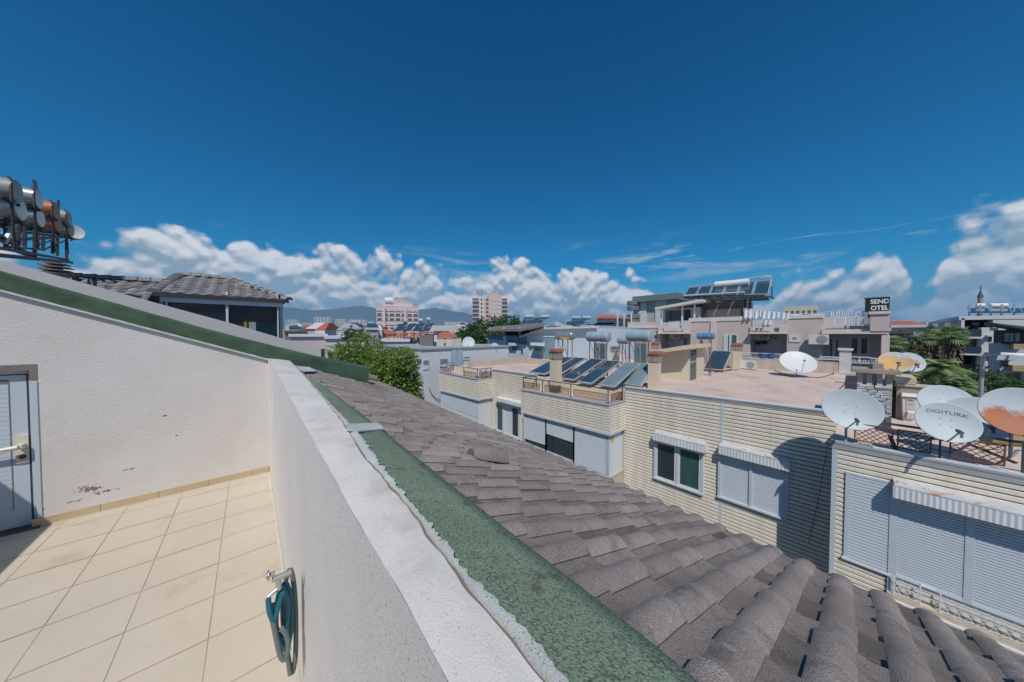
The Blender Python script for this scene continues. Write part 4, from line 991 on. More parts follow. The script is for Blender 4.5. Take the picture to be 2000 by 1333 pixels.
# air conditioner outdoor units
ac_m = mat('off white painted metal casing', (0.62,0.61,0.57), .5, var=.06, vs=2)
grl_m = mat('grey fan grille', (0.24,0.24,0.24), .6)
def ac(loc, face, w, h, d, label, group=None, fan=True):
    o = thing('air_conditioner', loc, label, 'air conditioner', group); f = Vector(face).normalized(); s_ = f.cross(V(0,0,1)).normalized(); L_ = Vector(loc)+V(0,0,.06)
    def P(a, b, c): return L_+s_*a+f*b+V(0,0,c)
    m_ = MB(); m_.hexa([P(-w/2,-d/2,0),P(w/2,-d/2,0),P(w/2,d/2,0),P(-w/2,d/2,0),P(-w/2,-d/2,h),P(w/2,-d/2,h),P(w/2,d/2,h),P(-w/2,d/2,h)]); m_.build('casing', ac_m, o)
    g_ = MB(); cx = -w*.17; r = h*.40
    g_.cyl(P(cx,d/2,h/2), P(cx,d/2+.012,h/2), r, n=28)
    g_.build('grille', grl_m, o)
    k_ = MB()
    for rr in (.25,.5,.75,1.0): k_.tube([P(cx+r*rr*math.cos(t),d/2+.018,h/2+r*rr*math.sin(t)) for t in [2*math.pi*k/24 for k in range(25)]], .006, 5)
    for t in range(6): k_.bar(P(cx,d/2+.018,h/2), P(cx+r*math.cos(t*1.047),d/2+.018,h/2+r*math.sin(t*1.047)), .008)
    k_.build('fan_guard', ac_m, o)
    MB().hexa([P(-w/2,-d/2,-.06),P(-w/2+.06,-d/2,-.06),P(-w/2+.06,d/2,-.06),P(-w/2,d/2,-.06),P(-w/2,-d/2,0),P(-w/2+.06,-d/2,0),P(-w/2+.06,d/2,0),P(-w/2,d/2,0)]).hexa([P(w/2-.06,-d/2,-.06),P(w/2,-d/2,-.06),P(w/2,d/2,-.06),P(w/2-.06,d/2,-.06),P(w/2-.06,-d/2,0),P(w/2,-d/2,0),P(w/2,d/2,0),P(w/2-.06,d/2,0)]).build('foot', rust_m, o)
    return o
p = PZ(1461,722,DZ); ac(p, (-1,-.1,0), .86, .56, .32, 'white outdoor air conditioner standing on the pink roof beside the far right brick-topped chimney')
p = PX(945,735,11.7); ac(V(11.5,p.y,PX(858,727,XB).z+.03), (-1,-.3,0), .8, .5, .3, 'white air conditioner inside the railing of the far left bay')
# squat white plastic box unit behind the dishes
zB = zrt+.02
pa = PZ(1775,822,zB); bx = thing('ventilation_unit', pa, 'tall cream plastic ventilation unit between the stone chimney and the dishes', 'ventilation unit')
f = V(-1,-.12,0).normalized(); s_ = f.cross(V(0,0,1)).normalized()
w = abs(PX(1755,790,pa.x).y-PX(1797,790,pa.x).y)*.92; h = PX(1775,768,pa.x).z-pa.z
def P_(a, b, c): return pa+s_*a+f*b+V(0,0,c)
m_ = MB(); m_.hexa([P_(-w*.36,-.25,0),P_(w*.36,-.25,0),P_(w*.36,.16,0),P_(-w*.36,.16,0),P_(-w*.46,-.25,h*.9),P_(w*.46,-.25,h*.9),P_(w*.46,.16,h*.9),P_(-w*.46,.16,h*.9)])
m_.build('casing', ac_m, bx)
MB().hexa([P_(-w*.52,-.30,h*.9),P_(w*.52,-.30,h*.9),P_(w*.52,.22,h*.9),P_(-w*.52,.22,h*.9),P_(-w*.47,-.26,h),P_(w*.47,-.26,h),P_(w*.47,.18,h),P_(-w*.47,.18,h)]).build('lid', ac_m, bx)
MB().hexa([P_(-w*.20,.16,h*.12),P_(w*.26,.16,h*.12),P_(w*.24,.22,h*.12),P_(-w*.16,.22,h*.12),P_(-w*.20,.16,h*.40),P_(w*.26,.16,h*.40),P_(w*.18,.26,h*.34),P_(-w*.10,.26,h*.34)]).build('hood', ac_m, bx)
MB().hexa([P_(-w*.20,.16,h*.42),P_(w*.26,.16,h*.42),P_(w*.26,.175,h*.42),P_(-w*.20,.175,h*.42),P_(-w*.20,.16,h*.84),P_(w*.26,.16,h*.84),P_(w*.26,.175,h*.84),P_(-w*.20,.175,h*.84)]).build('front_panel', mat('cream plastic', (.50,.48,.42), .5), bx)
MB().hexa([P_(-w*.08,.176,h*.76),P_(w*.18,.176,h*.76),P_(w*.18,.18,h*.76),P_(-w*.08,.18,h*.76),P_(-w*.08,.176,h*.79),P_(w*.18,.176,h*.79),P_(w*.18,.18,h*.79),P_(-w*.08,.18,h*.79)]).build('badge', dark_m, bx)
MB().hexa([P_(-w*.08,.176,h*.60),P_(w*.16,.176,h*.60),P_(w*.16,.18,h*.60),P_(-w*.08,.18,h*.60),P_(-w*.08,.176,h*.62),P_(w*.16,.176,h*.62),P_(w*.16,.18,h*.62),P_(-w*.08,.18,h*.62)]).build('badge', grl_m, bx)
# white brick chimney on the deck
def rust_patch(col, c0, rad, thr=.42, base=(0.42,0.48,0.52), col_b=None):
    def ex(m, N, L, b, vec, c):
        cc = c
        for (ctr, rd, colr) in c0:
            d = N.new('ShaderNodeVectorMath'); d.operation = 'DISTANCE'; L.new(vec, d.inputs[0]); d.inputs[1].default_value = ctr
            n = N.new('ShaderNodeTexNoise'); n.inputs['Scale'].default_value = 5; n.inputs['Detail'].default_value = 7; n.inputs['Roughness'].default_value = .7; L.new(vec, n.inputs['Vector'])
            a = N.new('ShaderNodeMath'); a.operation = 'MULTIPLY_ADD'; L.new(d.outputs['Value'], a.inputs[0]); a.inputs[1].default_value = -1.0/rd; 
            s2 = N.new('ShaderNodeMath'); s2.operation = 'MULTIPLY_ADD'; L.new(n.outputs[0], s2.inputs[0]); s2.inputs[1].default_value = 1.3; s2.inputs[2].default_value = .28
            L.new(s2.outputs[0], a.inputs[2])
            r = N.new('ShaderNodeMapRange'); r.inputs[1].default_value = 0.0; r.inputs[2].default_value = .28; r.inputs[4].default_value = .95; L.new(a.outputs[0], r.inputs[0])
            mm = N.new('ShaderNodeMix'); mm.data_type = 'RGBA'; L.new(r.outputs[0], mm.inputs[0]); L.new(cc, mm.inputs[6]); mm.inputs[7].default_value = (*colr, 1); cc = mm.outputs[2]
        L.new(cc, b.inputs['Base Color'])
    return ex
wb_m = mat('white painted brick', (0.60,0.58,0.55), .9, var=.08, vs=3)
def bricks(mb, x0, x1, y0, y1, z0, z1, course=.085, R=random.Random(9), jit=.012):
    z = z0
    while z < z1-.02:
        e = R.uniform(-jit, jit*.2); e2 = R.uniform(-jit, jit*.2); mb.box(x0-e, x1+e2, y0+e2, y1-e, z, min(z+course-.014, z1)); mb.box(x0+.015, x1-.015, y0+.015, y1-.015, z+course-.014, z+course); z += course
p = PZ(1650,733,DZ); bc = thing('brick_chimney', p, 'white painted slim brick chimney rising from the pink roof in front of the hotel', 'chimney')
zt = PX(1648,681,p.x).z; wv = abs(PX(1637,710,p.x).y-PX(1660,710,p.x).y)
m_ = MB(); bricks(m_, p.x, p.x+wv, p.y-wv/2, p.y+wv/2, DZ+.15, zt-.12, .16); m_.build('shaft', wb_m, bc)
MB().box(p.x-.15, p.x+wv+.15, p.y-wv/2-.2, p.y+wv/2+.2, DZ, DZ+.15).build('plinth', deck_m, bc)
MB().box(p.x-.08, p.x+wv+.08, p.y-wv/2-.08, p.y+wv/2+.08, zt-.12, zt).build('cap', wb_m, bc)
# big stone chimney between the two roofs
xs_ = 13.2; ya_, yb_ = PX(1672,790,xs_).y, PX(1743,790,xs_).y; ztop_ = PX(1708,757,xs_).z; zslab = PX(1708,729,xs_).z
sc_ = thing('stone_chimney', (xs_,(ya_+yb_)/2,zB), 'broad chimney of rough grey white stone with concrete slab cap behind the big dish', 'chimney')
m_ = MB(); R = random.Random(12); z = zB
stone_m = mat('rough grey white stone', (0.50,0.52,0.53), .95, var=.15, vs=5, col2=(.20,.22,.24), mix=(.58,.68), bump=1.0, bs=22)
while z < ztop_:
    hh = R.uniform(.045, .10); y = yb_
    while y < ya_-.02:
        ww = min(R.uniform(.10, .34), ya_-y); e = R.uniform(0, .045); m_.hexa([V(xs_-e,y+.008,z),V(xs_+.7,y+.008,z),V(xs_+.7,y+ww-.008,z),V(xs_-e,y+ww-.008,z),V(xs_-e-.01,y+.012,z+hh-.012),V(xs_+.7,y+.012,z+hh-.012),V(xs_+.7,y+ww-.012,z+hh-.012),V(xs_-e+.015,y+ww-.012,z+hh-.012)]); y += ww
    z += hh
m_.build('shaft', stone_m, sc_)
MB().box(xs_+.03, xs_+.66, yb_+.02, ya_-.02, zB, ztop_).build('core', cap_m, sc_)
for t in (.0, .33, .68, 1.0):
    y = lerp(ya_-.06, yb_+.06, t)
    for xx in (xs_+.06, xs_+.6): MB().box(xx-.05, xx+.05, y-.05, y+.05, ztop_, zslab).build('pier', stucco_m, sc_)
conc_m = mat('weathered concrete slab', (0.33,0.29,0.25), .95, var=.15, vs=3, bump=.5)
MB().box(xs_-.16, xs_+.86, yb_-.12, ya_+.10, zslab, zslab+.10).box(xs_+.15, xs_+.55, lerp(ya_,yb_,.45), lerp(ya_,yb_,.75), zslab+.10, zslab+.26).build('cap', conc_m, sc_)

# satellite dishes
dishw_m = mat('pale grey dish enamel', (0.45,0.51,0.54), .55, var=.05, vs=2)
lnb_m = mat('dark grey receiver plastic', (0.10,0.095,0.09), .6)
def dish(c, diam, face, label, m=None, base=None, hub=None, name='satellite_dish', roll=0.0, text=None, arm=True, ratio=1.08, mast_m=None, holes=True):
    """c centre of the dish, face = direction it points to"""
    f = Vector(face).normalized(); s_ = V(0,0,1).cross(f).normalized(); u = f.cross(s_).normalized()      # u = up on the dish
    cr, sr = math.cos(roll), math.sin(roll); s2 = s_*cr+u*sr; u2 = -s_*sr+u*cr; s_, u = s2, u2
    base = base if base is not None else c+V(0,0,-diam*.8)
    o = thing(name, base, label, 'satellite dish', 'satellite dishes'); r = diam/2; dep = diam*.085
    rows = []
    for k in range(9):
        q = k/8; rows.append([c+(s_*math.cos(t)+u*math.sin(t)*ratio)*r*max(q,.001)+f*(dep*q*q) for t in [2*math.pi*i/48 for i in range(48)]])
    rows.append([c+(s_*math.cos(t)+u*math.sin(t)*ratio)*(r+.012)+f*(dep+.004) for t in [2*math.pi*i/48 for i in range(48)]])
    rows.append([c+(s_*math.cos(t)+u*math.sin(t)*ratio)*(r+.012)+f*(dep-.022) for t in [2*math.pi*i/48 for i in range(48)]])
    back = [[p-f*.006 for p in rw_] for rw_ in rows[7::-1]]
    d_ = MB(); d_.grid(rows+back, True, True); dn_ = d_.build('reflector', m or dishw_m, o, normals=False, wo=None)
    b_ = MB(); hb = c-f*.13
    b_.bar(hb-s_*.10, hb+s_*.10, .12, .14); b_.cyl(hb-f*.10, hb, .05, n=8); k_ = hb-f*.10
    mz = V(base.x, base.y, base.z)
    top_ = V(k_.x, k_.y, k_.z+.1)
    b_.tube([mz, lerp(mz, V(k_.x,k_.y,mz.z), .5)+V(0,0,.10), V(k_.x,k_.y,min(k_.z-.05, mz.z+.25)), top_], .024, 8)
    b_.build('mount', mast_m or steel_m, o)
    if arm:
        a_ = MB(); foot = c-u*r*ratio*.96+f*dep; foc = c+f*diam*.52-u*r*.62
        a_.tube([foot-f*.06, foot+f*.04, foc], .014, 6); a_.build('feed_arm', alu_m, o)
        l_ = MB(); dd = (c-foc).normalized(); l_.cyl(foc-dd*.05, foc+dd*.05, .035, n=10); l_.cyl(foc+dd*.05, foc+dd*.09, .028, n=10); l_.bar(foc-dd*.05+u*.0, foc-dd*.05-u*.09, .035); l_.build('receiver', lnb_m, o)
    if holes:
        h_ = MB()
        for a in (-.085, .085):
            for b2 in (-.085, .085):
                q = c+s_*a*diam+u*b2*diam; qq = math.hypot(a,b2)*2; z_ = dep*qq*qq; h_.cyl(q+f*(z_+.001), q+f*(z_+.006), .010*diam, n=8)
        h_.build('bolt', lnb_m, o)
    if text:
        po = ORG[o.name]; tx = text_obj(text, diam*.115, lnb_m, 'lettering', o, (0,0,0), (1,0,0), (0,1,0), extr=.0008, sx=1.25)
        for v in tx.data.vertices:
            l = v.co+po; a, b2 = l.x, l.y+diam*.25-(l.x*l.x)*.28/diam; qq = math.hypot(a, b2/ratio)/r
            v.co = c+s_*(-a)*1.0+u*b2+f*(dep*qq*qq+.003+l.z)-po if s_.dot(rt) < 0 else c+s_*a+u*b2+f*(dep*qq*qq+.003+l.z)-po
    return o, (c, s_, u, f)
SAT = V(-.62,-.62,.48)
F2 = V(-.80,-.42,.42)
# each rusty dish gets its own stain material, coordinates are relative to the dish's own base
def rusty(name, base, stains):
    return mat(name, (0.45,0.50,0.53), .6, var=.06, vs=2, extra=rust_patch(None, stains, None))
F_BIG = V(-.93,-.28,.30)
dish(PX(1661,800,10.95), 1.02, F_BIG, 'large pale grey satellite dish at the near bay corner, in front of the stone chimney', base=V(10.9,.08,zr), ratio=.92, roll=-.22)
dish(PX(1847,826,10.72), .82, V(-.90,-.25,.40), 'pale satellite dish with dark printed lettering across its upper half', base=PX(1800,866,10.87), text='DIGITURK', ratio=.95, roll=-.12)
dish(PX(1845,787,12.6), .86, V(-.90,-.25,.50), 'plain pale dish peeping out behind the lettered dish', base=PZ(1845,842,zB), ratio=.95)
dish(PX(1906,818,11.6), .92, V(-.92,-.15,.42), 'plain grey dish to the right of the lettered dish, half covered by it', base=PZ(1905,855,zB), ratio=.95)
b_ = PZ(1990,880,zB); cD = PX(1990,806,11.0)
m5 = rusty('dish enamel with heavy orange rust', b_, [((cD-b_)+V(-.1,.12,-.30), .46, (.36,.095,.025)), ((cD-b_)+V(.0,.35,-.16), .22, (.42,.13,.03)), ((cD-b_)+V(-.1,-.35,-.30), .22, (.40,.22,.06))])
dish(cD, .90, V(-.92,-.12,.36), 'dish with a big orange rust stain on its lower half at the right edge', m5, base=b_, ratio=1.0, holes=False)
b_ = V(13.7,PX(1747,729,13.7).y,zslab+.10); cD = PX(1748,709,13.7)
m6 = rusty('dish enamel with yellow rust', b_, [((cD-b_)+V(0,.12,-.05), .36, (.55,.30,.09)), ((cD-b_)+V(0,-.18,.0), .22, (.52,.33,.13)), ((cD-b_)+V(0,-.05,-.2), .24, (.55,.36,.14))])
dish(cD, .62, V(-.92,-.10,.62), 'dish stained yellow orange all over, on the slab of the stone chimney', m6, base=b_, ratio=1.0, holes=False)
b_ = V(14.9,PX(1778,727,14.9).y,zslab-.1); cD = PX(1775,709,14.9)
m7 = rusty('dish enamel with a rust streak', b_, [((cD-b_)+V(0,-.12,.0), .14, (.48,.22,.10))])
dish(cD, .60, V(-.92,-.30,.50), 'dish with one thin rust streak, just behind the yellow stained dish', m7, base=b_, ratio=1.0, holes=False)
p = PZ(1557,735,DZ); dish(PX(1557,710,p.x-.2), 1.62, V(-.72,-.30,.80), 'big white satellite dish standing alone in the middle of the pink roof', mat('white dish enamel',(.60,.61,.61),.5,var=.05), base=p, ratio=1.0)
# rain cowl and low walls behind the dishes
lw = thing('low_wall', PZ(1800,800,zB), 'short brown rendered wall with stepped cream coping behind the ventilation unit', 'wall')
xw = 15.2; y0, y1 = PX(1752,760,xw).y, PX(1838,760,xw).y
br_m = mat('brown grey render', (0.36,0.27,0.23), .9, var=.12, vs=2)
MB().box(xw, xw+.2, y0, y1, zB, PX(1800,757,xw).z).build('wall', br_m, lw); 
MB().box(xw-.05, xw+.3, y0, y1, PX(1800,757,xw).z, PX(1800,753,xw).z).box(xw-.05, xw+1.3, y0, lerp(y0,y1,.45), PX(1800,752,xw).z, PX(1800,740,xw).z).build('coping', stucco_m, lw)
# clutter on the right terrace: rolled reed mat and planks
rd_m = mat('reed matting', (0.34,0.25,0.13), .9, var=.4, vs=25, col2=(.12,.08,.05), mix=(.5,.56))
p = PZ(1985,880,zB); o = MB(); o.cyl(p+V(.2,.35,.12), p+V(.9,-.6,.12), .13, n=14); tag(o.build('reed_mat', rd_m), 'rolled reed mat lying below the rust stained dish', 'mat')
pl_m = mat('weathered brown plank', (0.16,0.09,0.065), .9, var=.3, vs=6)
for a, b, l_ in (((1738,865),(1755,893),'dark plank leaning on the lattice railing below the largest dish'),((1900,885),(1985,905),'long brown plank behind the right hand lattice panel')):
    A = PX(a[0],a[1]-14,11.3); B = PX(b[0],b[1],10.95); m_ = MB(); m_.bar(A, B, .07, .03); tag(m_.build('plank', pl_m), l_, 'plank')
# ---------------------------------------------------------------- the pink grey hotel behind
pink_m = mat('pinkish grey render', (0.52,0.43,0.40), .9, var=.06, vs=.6, bump=.1)
pinkl_m = mat('pale pink render', (0.60,0.52,0.48), .9, var=.05, vs=.8)
rec_m = mat('balcony wall render', (0.52,0.50,0.52), .9, var=.05, vs=.8)
slab_m = mat('cream slab edge', (0.60,0.57,0.52), .8)
hotel = thing('hotel', (33, 6, GROUND), 'pink grey low hotel with roof terrace, laundry and dark sign at its right end', 'building')
XH = 31.0
def hbox(X, u0, v0, u1, v1, dep, m, name, parent, mb=None):
    a, b = PX(u0, v0, X), PX(u1, v1, X); m_ = MB().box(X, X+dep, a.y, b.y, min(a.z,b.z), max(a.z,b.z))
    return m_.build(name, m, parent)
# protruding plain walls
for (u0, u1, vt, nm) in ((1228,1290,641,'w'),(1349,1397,626,'w'),(1397,1466,627,'w'),(1538,1606,621,'w')):
    a, b = PX(u0, vt, XH), PX(u1, vt, XH); MB().box(XH, XH+8, a.y, b.y, -9, a.z).build('wall', pink_m, hotel)
hbox(XH-.12, 1388, 627, 1397, 740, .12, pinkl_m, 'pilaster', hotel)
hbox(XH-.06, 1345, 622, 1466, 626, .5, slab_m, 'coping', hotel); hbox(XH-.06, 1535, 617, 1610, 621, .5, slab_m, 'coping', hotel); hbox(XH-.06, 1228, 636, 1292, 641, .5, slab_m, 'coping', hotel)
# recessed bays, with balcony parapets above and below
for (u0, u1, vt, bl) in ((1289,1350,628,630),(1465,1539,627,632),(1605,1735,620,624)):
    a, b = PX(u0, 651, XH), PX(u1, 651, XH)
    MB().box(XH+1.9, XH+8, b.y, a.y, -9, PX(u0, vt, XH+1.9).z).build('recessed_wall', rec_m, hotel)
    zs = PX(u0, 652.5, XH-.5).z; MB().box(XH-.5, XH+1.9, b.y, a.y, zs, zs+.16).build('balcony_slab', slab_m, hotel)
    ztp = PX((u0+u1)/2, vt+6 if u0 < 1600 else vt+2, XH-.1).z
    MB().box(XH-.1, XH+.05, b.y, a.y, zs+.16, lerp(zs, ztp, .30)).build('balcony_parapet', pink_m, hotel)
    MB().box(XH+.3, XH+.5, b.y, a.y, zs+.16, lerp(zs,ztp,.62)).build('balcony_parapet', pinkl_m, hotel)
    pe = MB(); w_ = (a.y-b.y)
    pe.box(XH-.45, XH+.3, b.y, b.y+w_*.2, zs+.16, ztp); pe.build('balcony_pier', pinkl_m, hotel)
    if u0 == 1289: MB().box(XH-.45, XH+.3, a.y-w_*.12, a.y, zs+.16, ztp).build('balcony_pier', pinkl_m, hotel)
hbox(XH-.45, 1722, 655, 1735, 760, 2.3, pinkl_m, 'pilaster', hotel); hbox(XH-.5, 1700, 613, 1737, 650, 1.4, pink_m, 'balcony_pier', hotel); hbox(XH-.6, 1697, 609, 1739, 613, 1.6, slab_m, 'coping', hotel)
hbox(XH+1.2, 1603, 655, 1608, 745, .7, pinkl_m, 'pilaster', hotel)
# doors and windows
hfr_m = mat('white window frame', (.55,.58,.60), .5)
def hwin(X, u0, v0, u1, v1, name='window', panes=1, g=None, fr=.09):
    a, b = PX(u0, v0, X), PX(u1, v1, X); y1, y0, z1, z0 = a.y, b.y, a.z, b.z
    o = MB().box(X-.05, X-.001, y0, y1, z0, z1).build(name, hfr_m, hotel)
    for k in range(panes):
        ya, yb = lerp(y0, y1, k/panes)+fr, lerp(y0, y1, (k+1)/panes)-fr
        MB().box(X-.056, X-.051, ya, yb, z0+fr, z1-fr).build('pane', g or glass_m, o)
    return o
XR = XH+1.9
hwin(XR,1333,657,1344,700,'door'); hwin(XR,1452,656,1468,706,'door'); hwin(XR,1618,660,1640,712,'door',2,gc); hwin(XH,1413,653,1441,692,'window',2,gc)
hwin(XR,1310,657,1316,662); hwin(XR,1508,657,1521,666,'window'); hwin(XH,1541,654,1563,669,'window',1,brick_m,.2); hwin(XR,1660,658,1697,694,'window',2); hwin(XH,1276,653,1286,664)
cu_ = MB(); a, b = PX(1414,655,XH-.07), PX(1421,686,XH-.07); cu_.grid([[V(XH-.08+.03*math.sin(i*1.7), lerp(a.y,b.y,i/12), z_) for i in range(13)] for z_ in (a.z,b.z)]); cu_.build('curtain', whit_m, hotel)
def hrail(u0, u1, vt, vb, X, latt=False, name='balcony_rail', m=None):
    a, b = PX(u0, vt, X), PX(u1, vb, X); m_ = MB()
    m_.bar((X,a.y,a.z),(X,b.y,a.z),.06); m_.bar((X,a.y,b.z+.05),(X,b.y,b.z+.05),.05)
    n = max(2, int(abs(a.y-b.y)/1.3))
    for k in range(n+1): y = lerp(a.y, b.y, k/n); m_.bar((X,y,b.z),(X,y,a.z),.05)
    if latt: lattice(m_, V(X,a.y,a.z-.2), V(X,b.y,a.z-.2), V(X,b.y,b.z+.05), V(X,a.y,b.z+.05), max(4,int(abs(a.y-b.y)/.22)), 4, .03)
    else:
        for k in (1,2): z_ = lerp(a.z, b.z, k/3); m_.bar((X,a.y,z_),(X,b.y,z_),.03)
    return m_.build(name, m or whit_m, hotel)
hrail(1446,1525,689,703,XH-.2); hrail(1606,1662,697,706,XH-.2); hrail(1658,1700,697,712,XH-.3,True); hrail(1700,1722,700,712,XH-.3)
hrail(1293,1328,632,640,XH-.35); hrail(1471,1508,628,640,XH-.35,True)
hrail(1630,1672,620,637,XH-.2,True); hrail(1672,1700,610,637,XH-.2,True)
# pergola penthouse and mechanical tower with the solar rack
hbox(XH+3, 1295, 604, 1366, 628, 5, rec_m, 'penthouse_wall', hotel)
a, b = PX(1283,606,XH+1.5), PX(1372,601,XH+1.5); MB().hexa([(XH+1,a.y,a.z),(XH+9,a.y,a.z+.3),(XH+9,b.y,a.z+.8),(XH+1,b.y,a.z+.5),(XH+1,a.y,a.z+.25),(XH+9,a.y,a.z+.55),(XH+9,b.y,a.z+1.05),(XH+1,b.y,a.z+.75)]).build('penthouse_roof', slab_m, hotel)
po_ = MB()
for u in (1291,1332,1356):
    p = PX(u, 628, XH+1.6); MB().box(XH+1.6, XH+1.72, p.y-.06, p.y+.06, p.z-.5, a.z+.3).build('post', whit_m, hotel)
hbox(XH+2.9,1300,608,1330,628,.08,glass_m,'penthouse_window',hotel); hbox(XH+2.9,1336,606,1348,628,.08,dark_m,'penthouse_window',hotel)
hbox(XH+4, 1372, 592, 1452, 640, 4, mat('brown grey plant room wall',(.20,.17,.155),.9,var=.15), 'plant_room', hotel)
hbox(XH+3.6, 1374, 606, 1445, 640, .38, mat('grey render low wall',(.33,.31,.30),.9,var=.1), 'plant_room_wall', hotel)
# steel rack of solar collectors above
rk = thing('solar_rack', PX(1420,610,XH+4), 'long row of dark solar collectors with white tank on black posts above the hotel', 'solar panel')
XK = XH+2.5
qa, qb, qc, qd = PX(1336,579,XK), PX(1502,577,XK), PX(1508,549,XK+2.2), PX(1345,564,XK+2.2)
st_ = MB()
for u in (1365,1377,1455,1465): p = PX(u, 600, XH+3.2); st_.bar((XH+3.2,p.y,PX(u,625,XH+3.2).z),(XH+3.2,p.y,PX(u,580,XH+3.2).z),.16)
for dv in (0, 3, 6): p, q = PX(1338+dv*5, 580+dv, XK), PX(1494, 577+dv, XK); st_.bar(p, q, .12); st_.bar(p+V(1.8,0,0), q+V(1.8,0,0), .12)
for t in range(8): p = lerp(qa, qb, t/7); q = lerp(qd, qc, t/7); st_.bar(p+V(0,0,-.1), V(q.x,p.y,p.z-.1), .10); st_.bar(V(q.x,q.y,p.z-.1), q, .08)
st_.build('steel_frame', dark_m, rk)
NP = 6
for i in range(NP):
    t0, t1 = i/NP+.01, (i+1)/NP-.01; m_ = MB(); A, B, C, D = lerp(qa,qb,t0), lerp(qa,qb,t1), lerp(qd,qc,t1), lerp(qd,qc,t0); th = V(-.05,0,.09)
    pn = MB().hexa([A,B,C,D,A+th,B+th,C+th,D+th]).build('collector_frame', alu_m, rk)
    th2 = V(-.055,0,.10); MB().face([lerp(A,C,.03)+th2, lerp(B,D,.03)+th2, lerp(C,A,.03)+th2, lerp(D,B,.03)+th2]).build('collector_glass', abs_m, pn)
a, b = PX(1397,557,XK+1.6), PX(1463,551,XK+1.6); MB().cyl(a, b, .32, n=20).build('tank', whit_m, rk)
MB().tube([qd+V(0,0,.15), lerp(qd,qc,.9)+V(0,0,.5), qc+V(0,0,.45), PX(1507,541,XK+2.2), PX(1462,545,XK+2.2)], .05, 6).bar(PX(1507,541,XK+2.2), PX(1507,560,XK+2), .07).build('pipe', alu_m, rk)
MB().tube([qa+V(-.1,0,.05), PX(1455,571,XK-.1)], .09, 8).build('pipe', alu_m, rk)
# sign on its pillar
sg = thing('hotel_sign', PX(1712,610,XH-.3), 'black rooftop sign reading SEND OTEL in white letters', 'sign')
a, b = PX(1690,582,XH-.4), PX(1735,610,XH-.4); zz0 = PX(1712,609,XH-.4).z; zz1 = PX(1712,582.5,XH-.4).z
blk_m = mat('black sign board', (.008,.018,.02), .5); wl_m = mat('white sign letters', (.80,.80,.80), .5)
bo = MB().box(XH-.4, XH-.1, b.y, a.y, zz0, zz1).build('board', blk_m, sg)
MB().box(XH-.42, XH-.08, b.y-.05, a.y+.05, zz1, zz1+.05).box(XH-.42, XH-.08, b.y-.05, b.y, zz0, zz1).build('sign_frame', teali_m, sg)
ym = (a.y+b.y)/2-.18; hh = zz1-zz0
text_obj('SEND', hh*.56, wl_m, 'lettering', sg, V(XH-.41,ym+.05,lerp(zz0,zz1,.74)), (0,-1,0), (0,0,1), bold=.012, fit=((a.y-b.y)*.80, hh*.33))
text_obj('OTEL', hh*.56, wl_m, 'lettering', sg, V(XH-.41,ym+.05,lerp(zz0,zz1,.27)), (0,-1,0), (0,0,1), bold=.012, fit=((a.y-b.y)*.76, hh*.33))
for u in (1697,1728): p = PX(u,612,XH-.2); MB().bar((XH-.2,p.y,p.z-.3),(XH-.2,p.y,zz0),.08).build('leg', dark_m, sg)
# laundry: sheets on lines
lin2 = mat('white laundry sheet', (.66,.68,.74), .9, var=.05)
def sheet(u0, u1, v0a, v0b, v1, X, lab, name='laundry_sheet', wav=.06, m=None):
    a, b = PX(u0, v0a, X), PX(u1, v0b, X); zb_ = PX((u0+u1)/2, v1, X).z; n = 24; R = random.Random(int(u0))
    ph = R.uniform(0, 6)
    rows = []
    for t in (0, .3, .65, 1):
        rows.append([V(X+wav*(.4+t)*math.sin(i*.5+ph+t), lerp(a.y, b.y, i/n), lerp(lerp(a.z, b.z, i/n)-.06*math.sin(math.pi*i/n), zb_+.08*math.sin(i*.5+ph), t)) for i in range(n+1)])
    f_ = MB(); f_.grid(rows); o = f_.build(name, m or lin2, normals=False); tag(o, lab, 'laundry', 'white laundry on the hotel roof'); return o
nm = ['first','second','third','fourth','fifth']
for i in range(5): sheet(1452+i*18, 1469+i*18, 603+i*1.6, 604.5+i*1.6, 621+i*.4, XH-.2+.3*(i%2), nm[i]+' white sheet from the left on the washing line beside the solar rack')
sheet(1491,1507,624,625,634,XH-.5,'small patterned white cloth hanging over the balcony below the sheets','laundry_cloth',m=mat('patterned cloth',(.62,.62,.66),.9,var=.25,vs=9))
sheet(1542,1618,614,612,618.5,XH+1.5,'long low white sheet strung behind the hotel parapet')
for i in range(6): sheet(1622+i*10, 1630+i*10, 609-i*1.3, 608-i*1.3, 617-i*.9, XH+.6, nm[min(i,4)]+(' short' if i<5 else ' last')+' white towel from the left on the line beside the hotel sign','laundry_towel') if i < 5 else None
ln_ = MB(); ln_.tube([PX(u, v, XH+.3) for u, v in ((1452,602.5),(1500,608),(1545,613))], .02, 5); tag(ln_.build('washing_line', whit_m), 'thin washing line holding the white sheets beside the solar rack', 'line')
ln_ = MB(); ln_.tube([PX(u, v, XH+.62) for u, v in ((1545,614),(1600,612),(1640,606),(1692,598))], .02, 5); tag(ln_.build('washing_line', whit_m), 'thin washing line holding the towels beside the hotel sign', 'line')
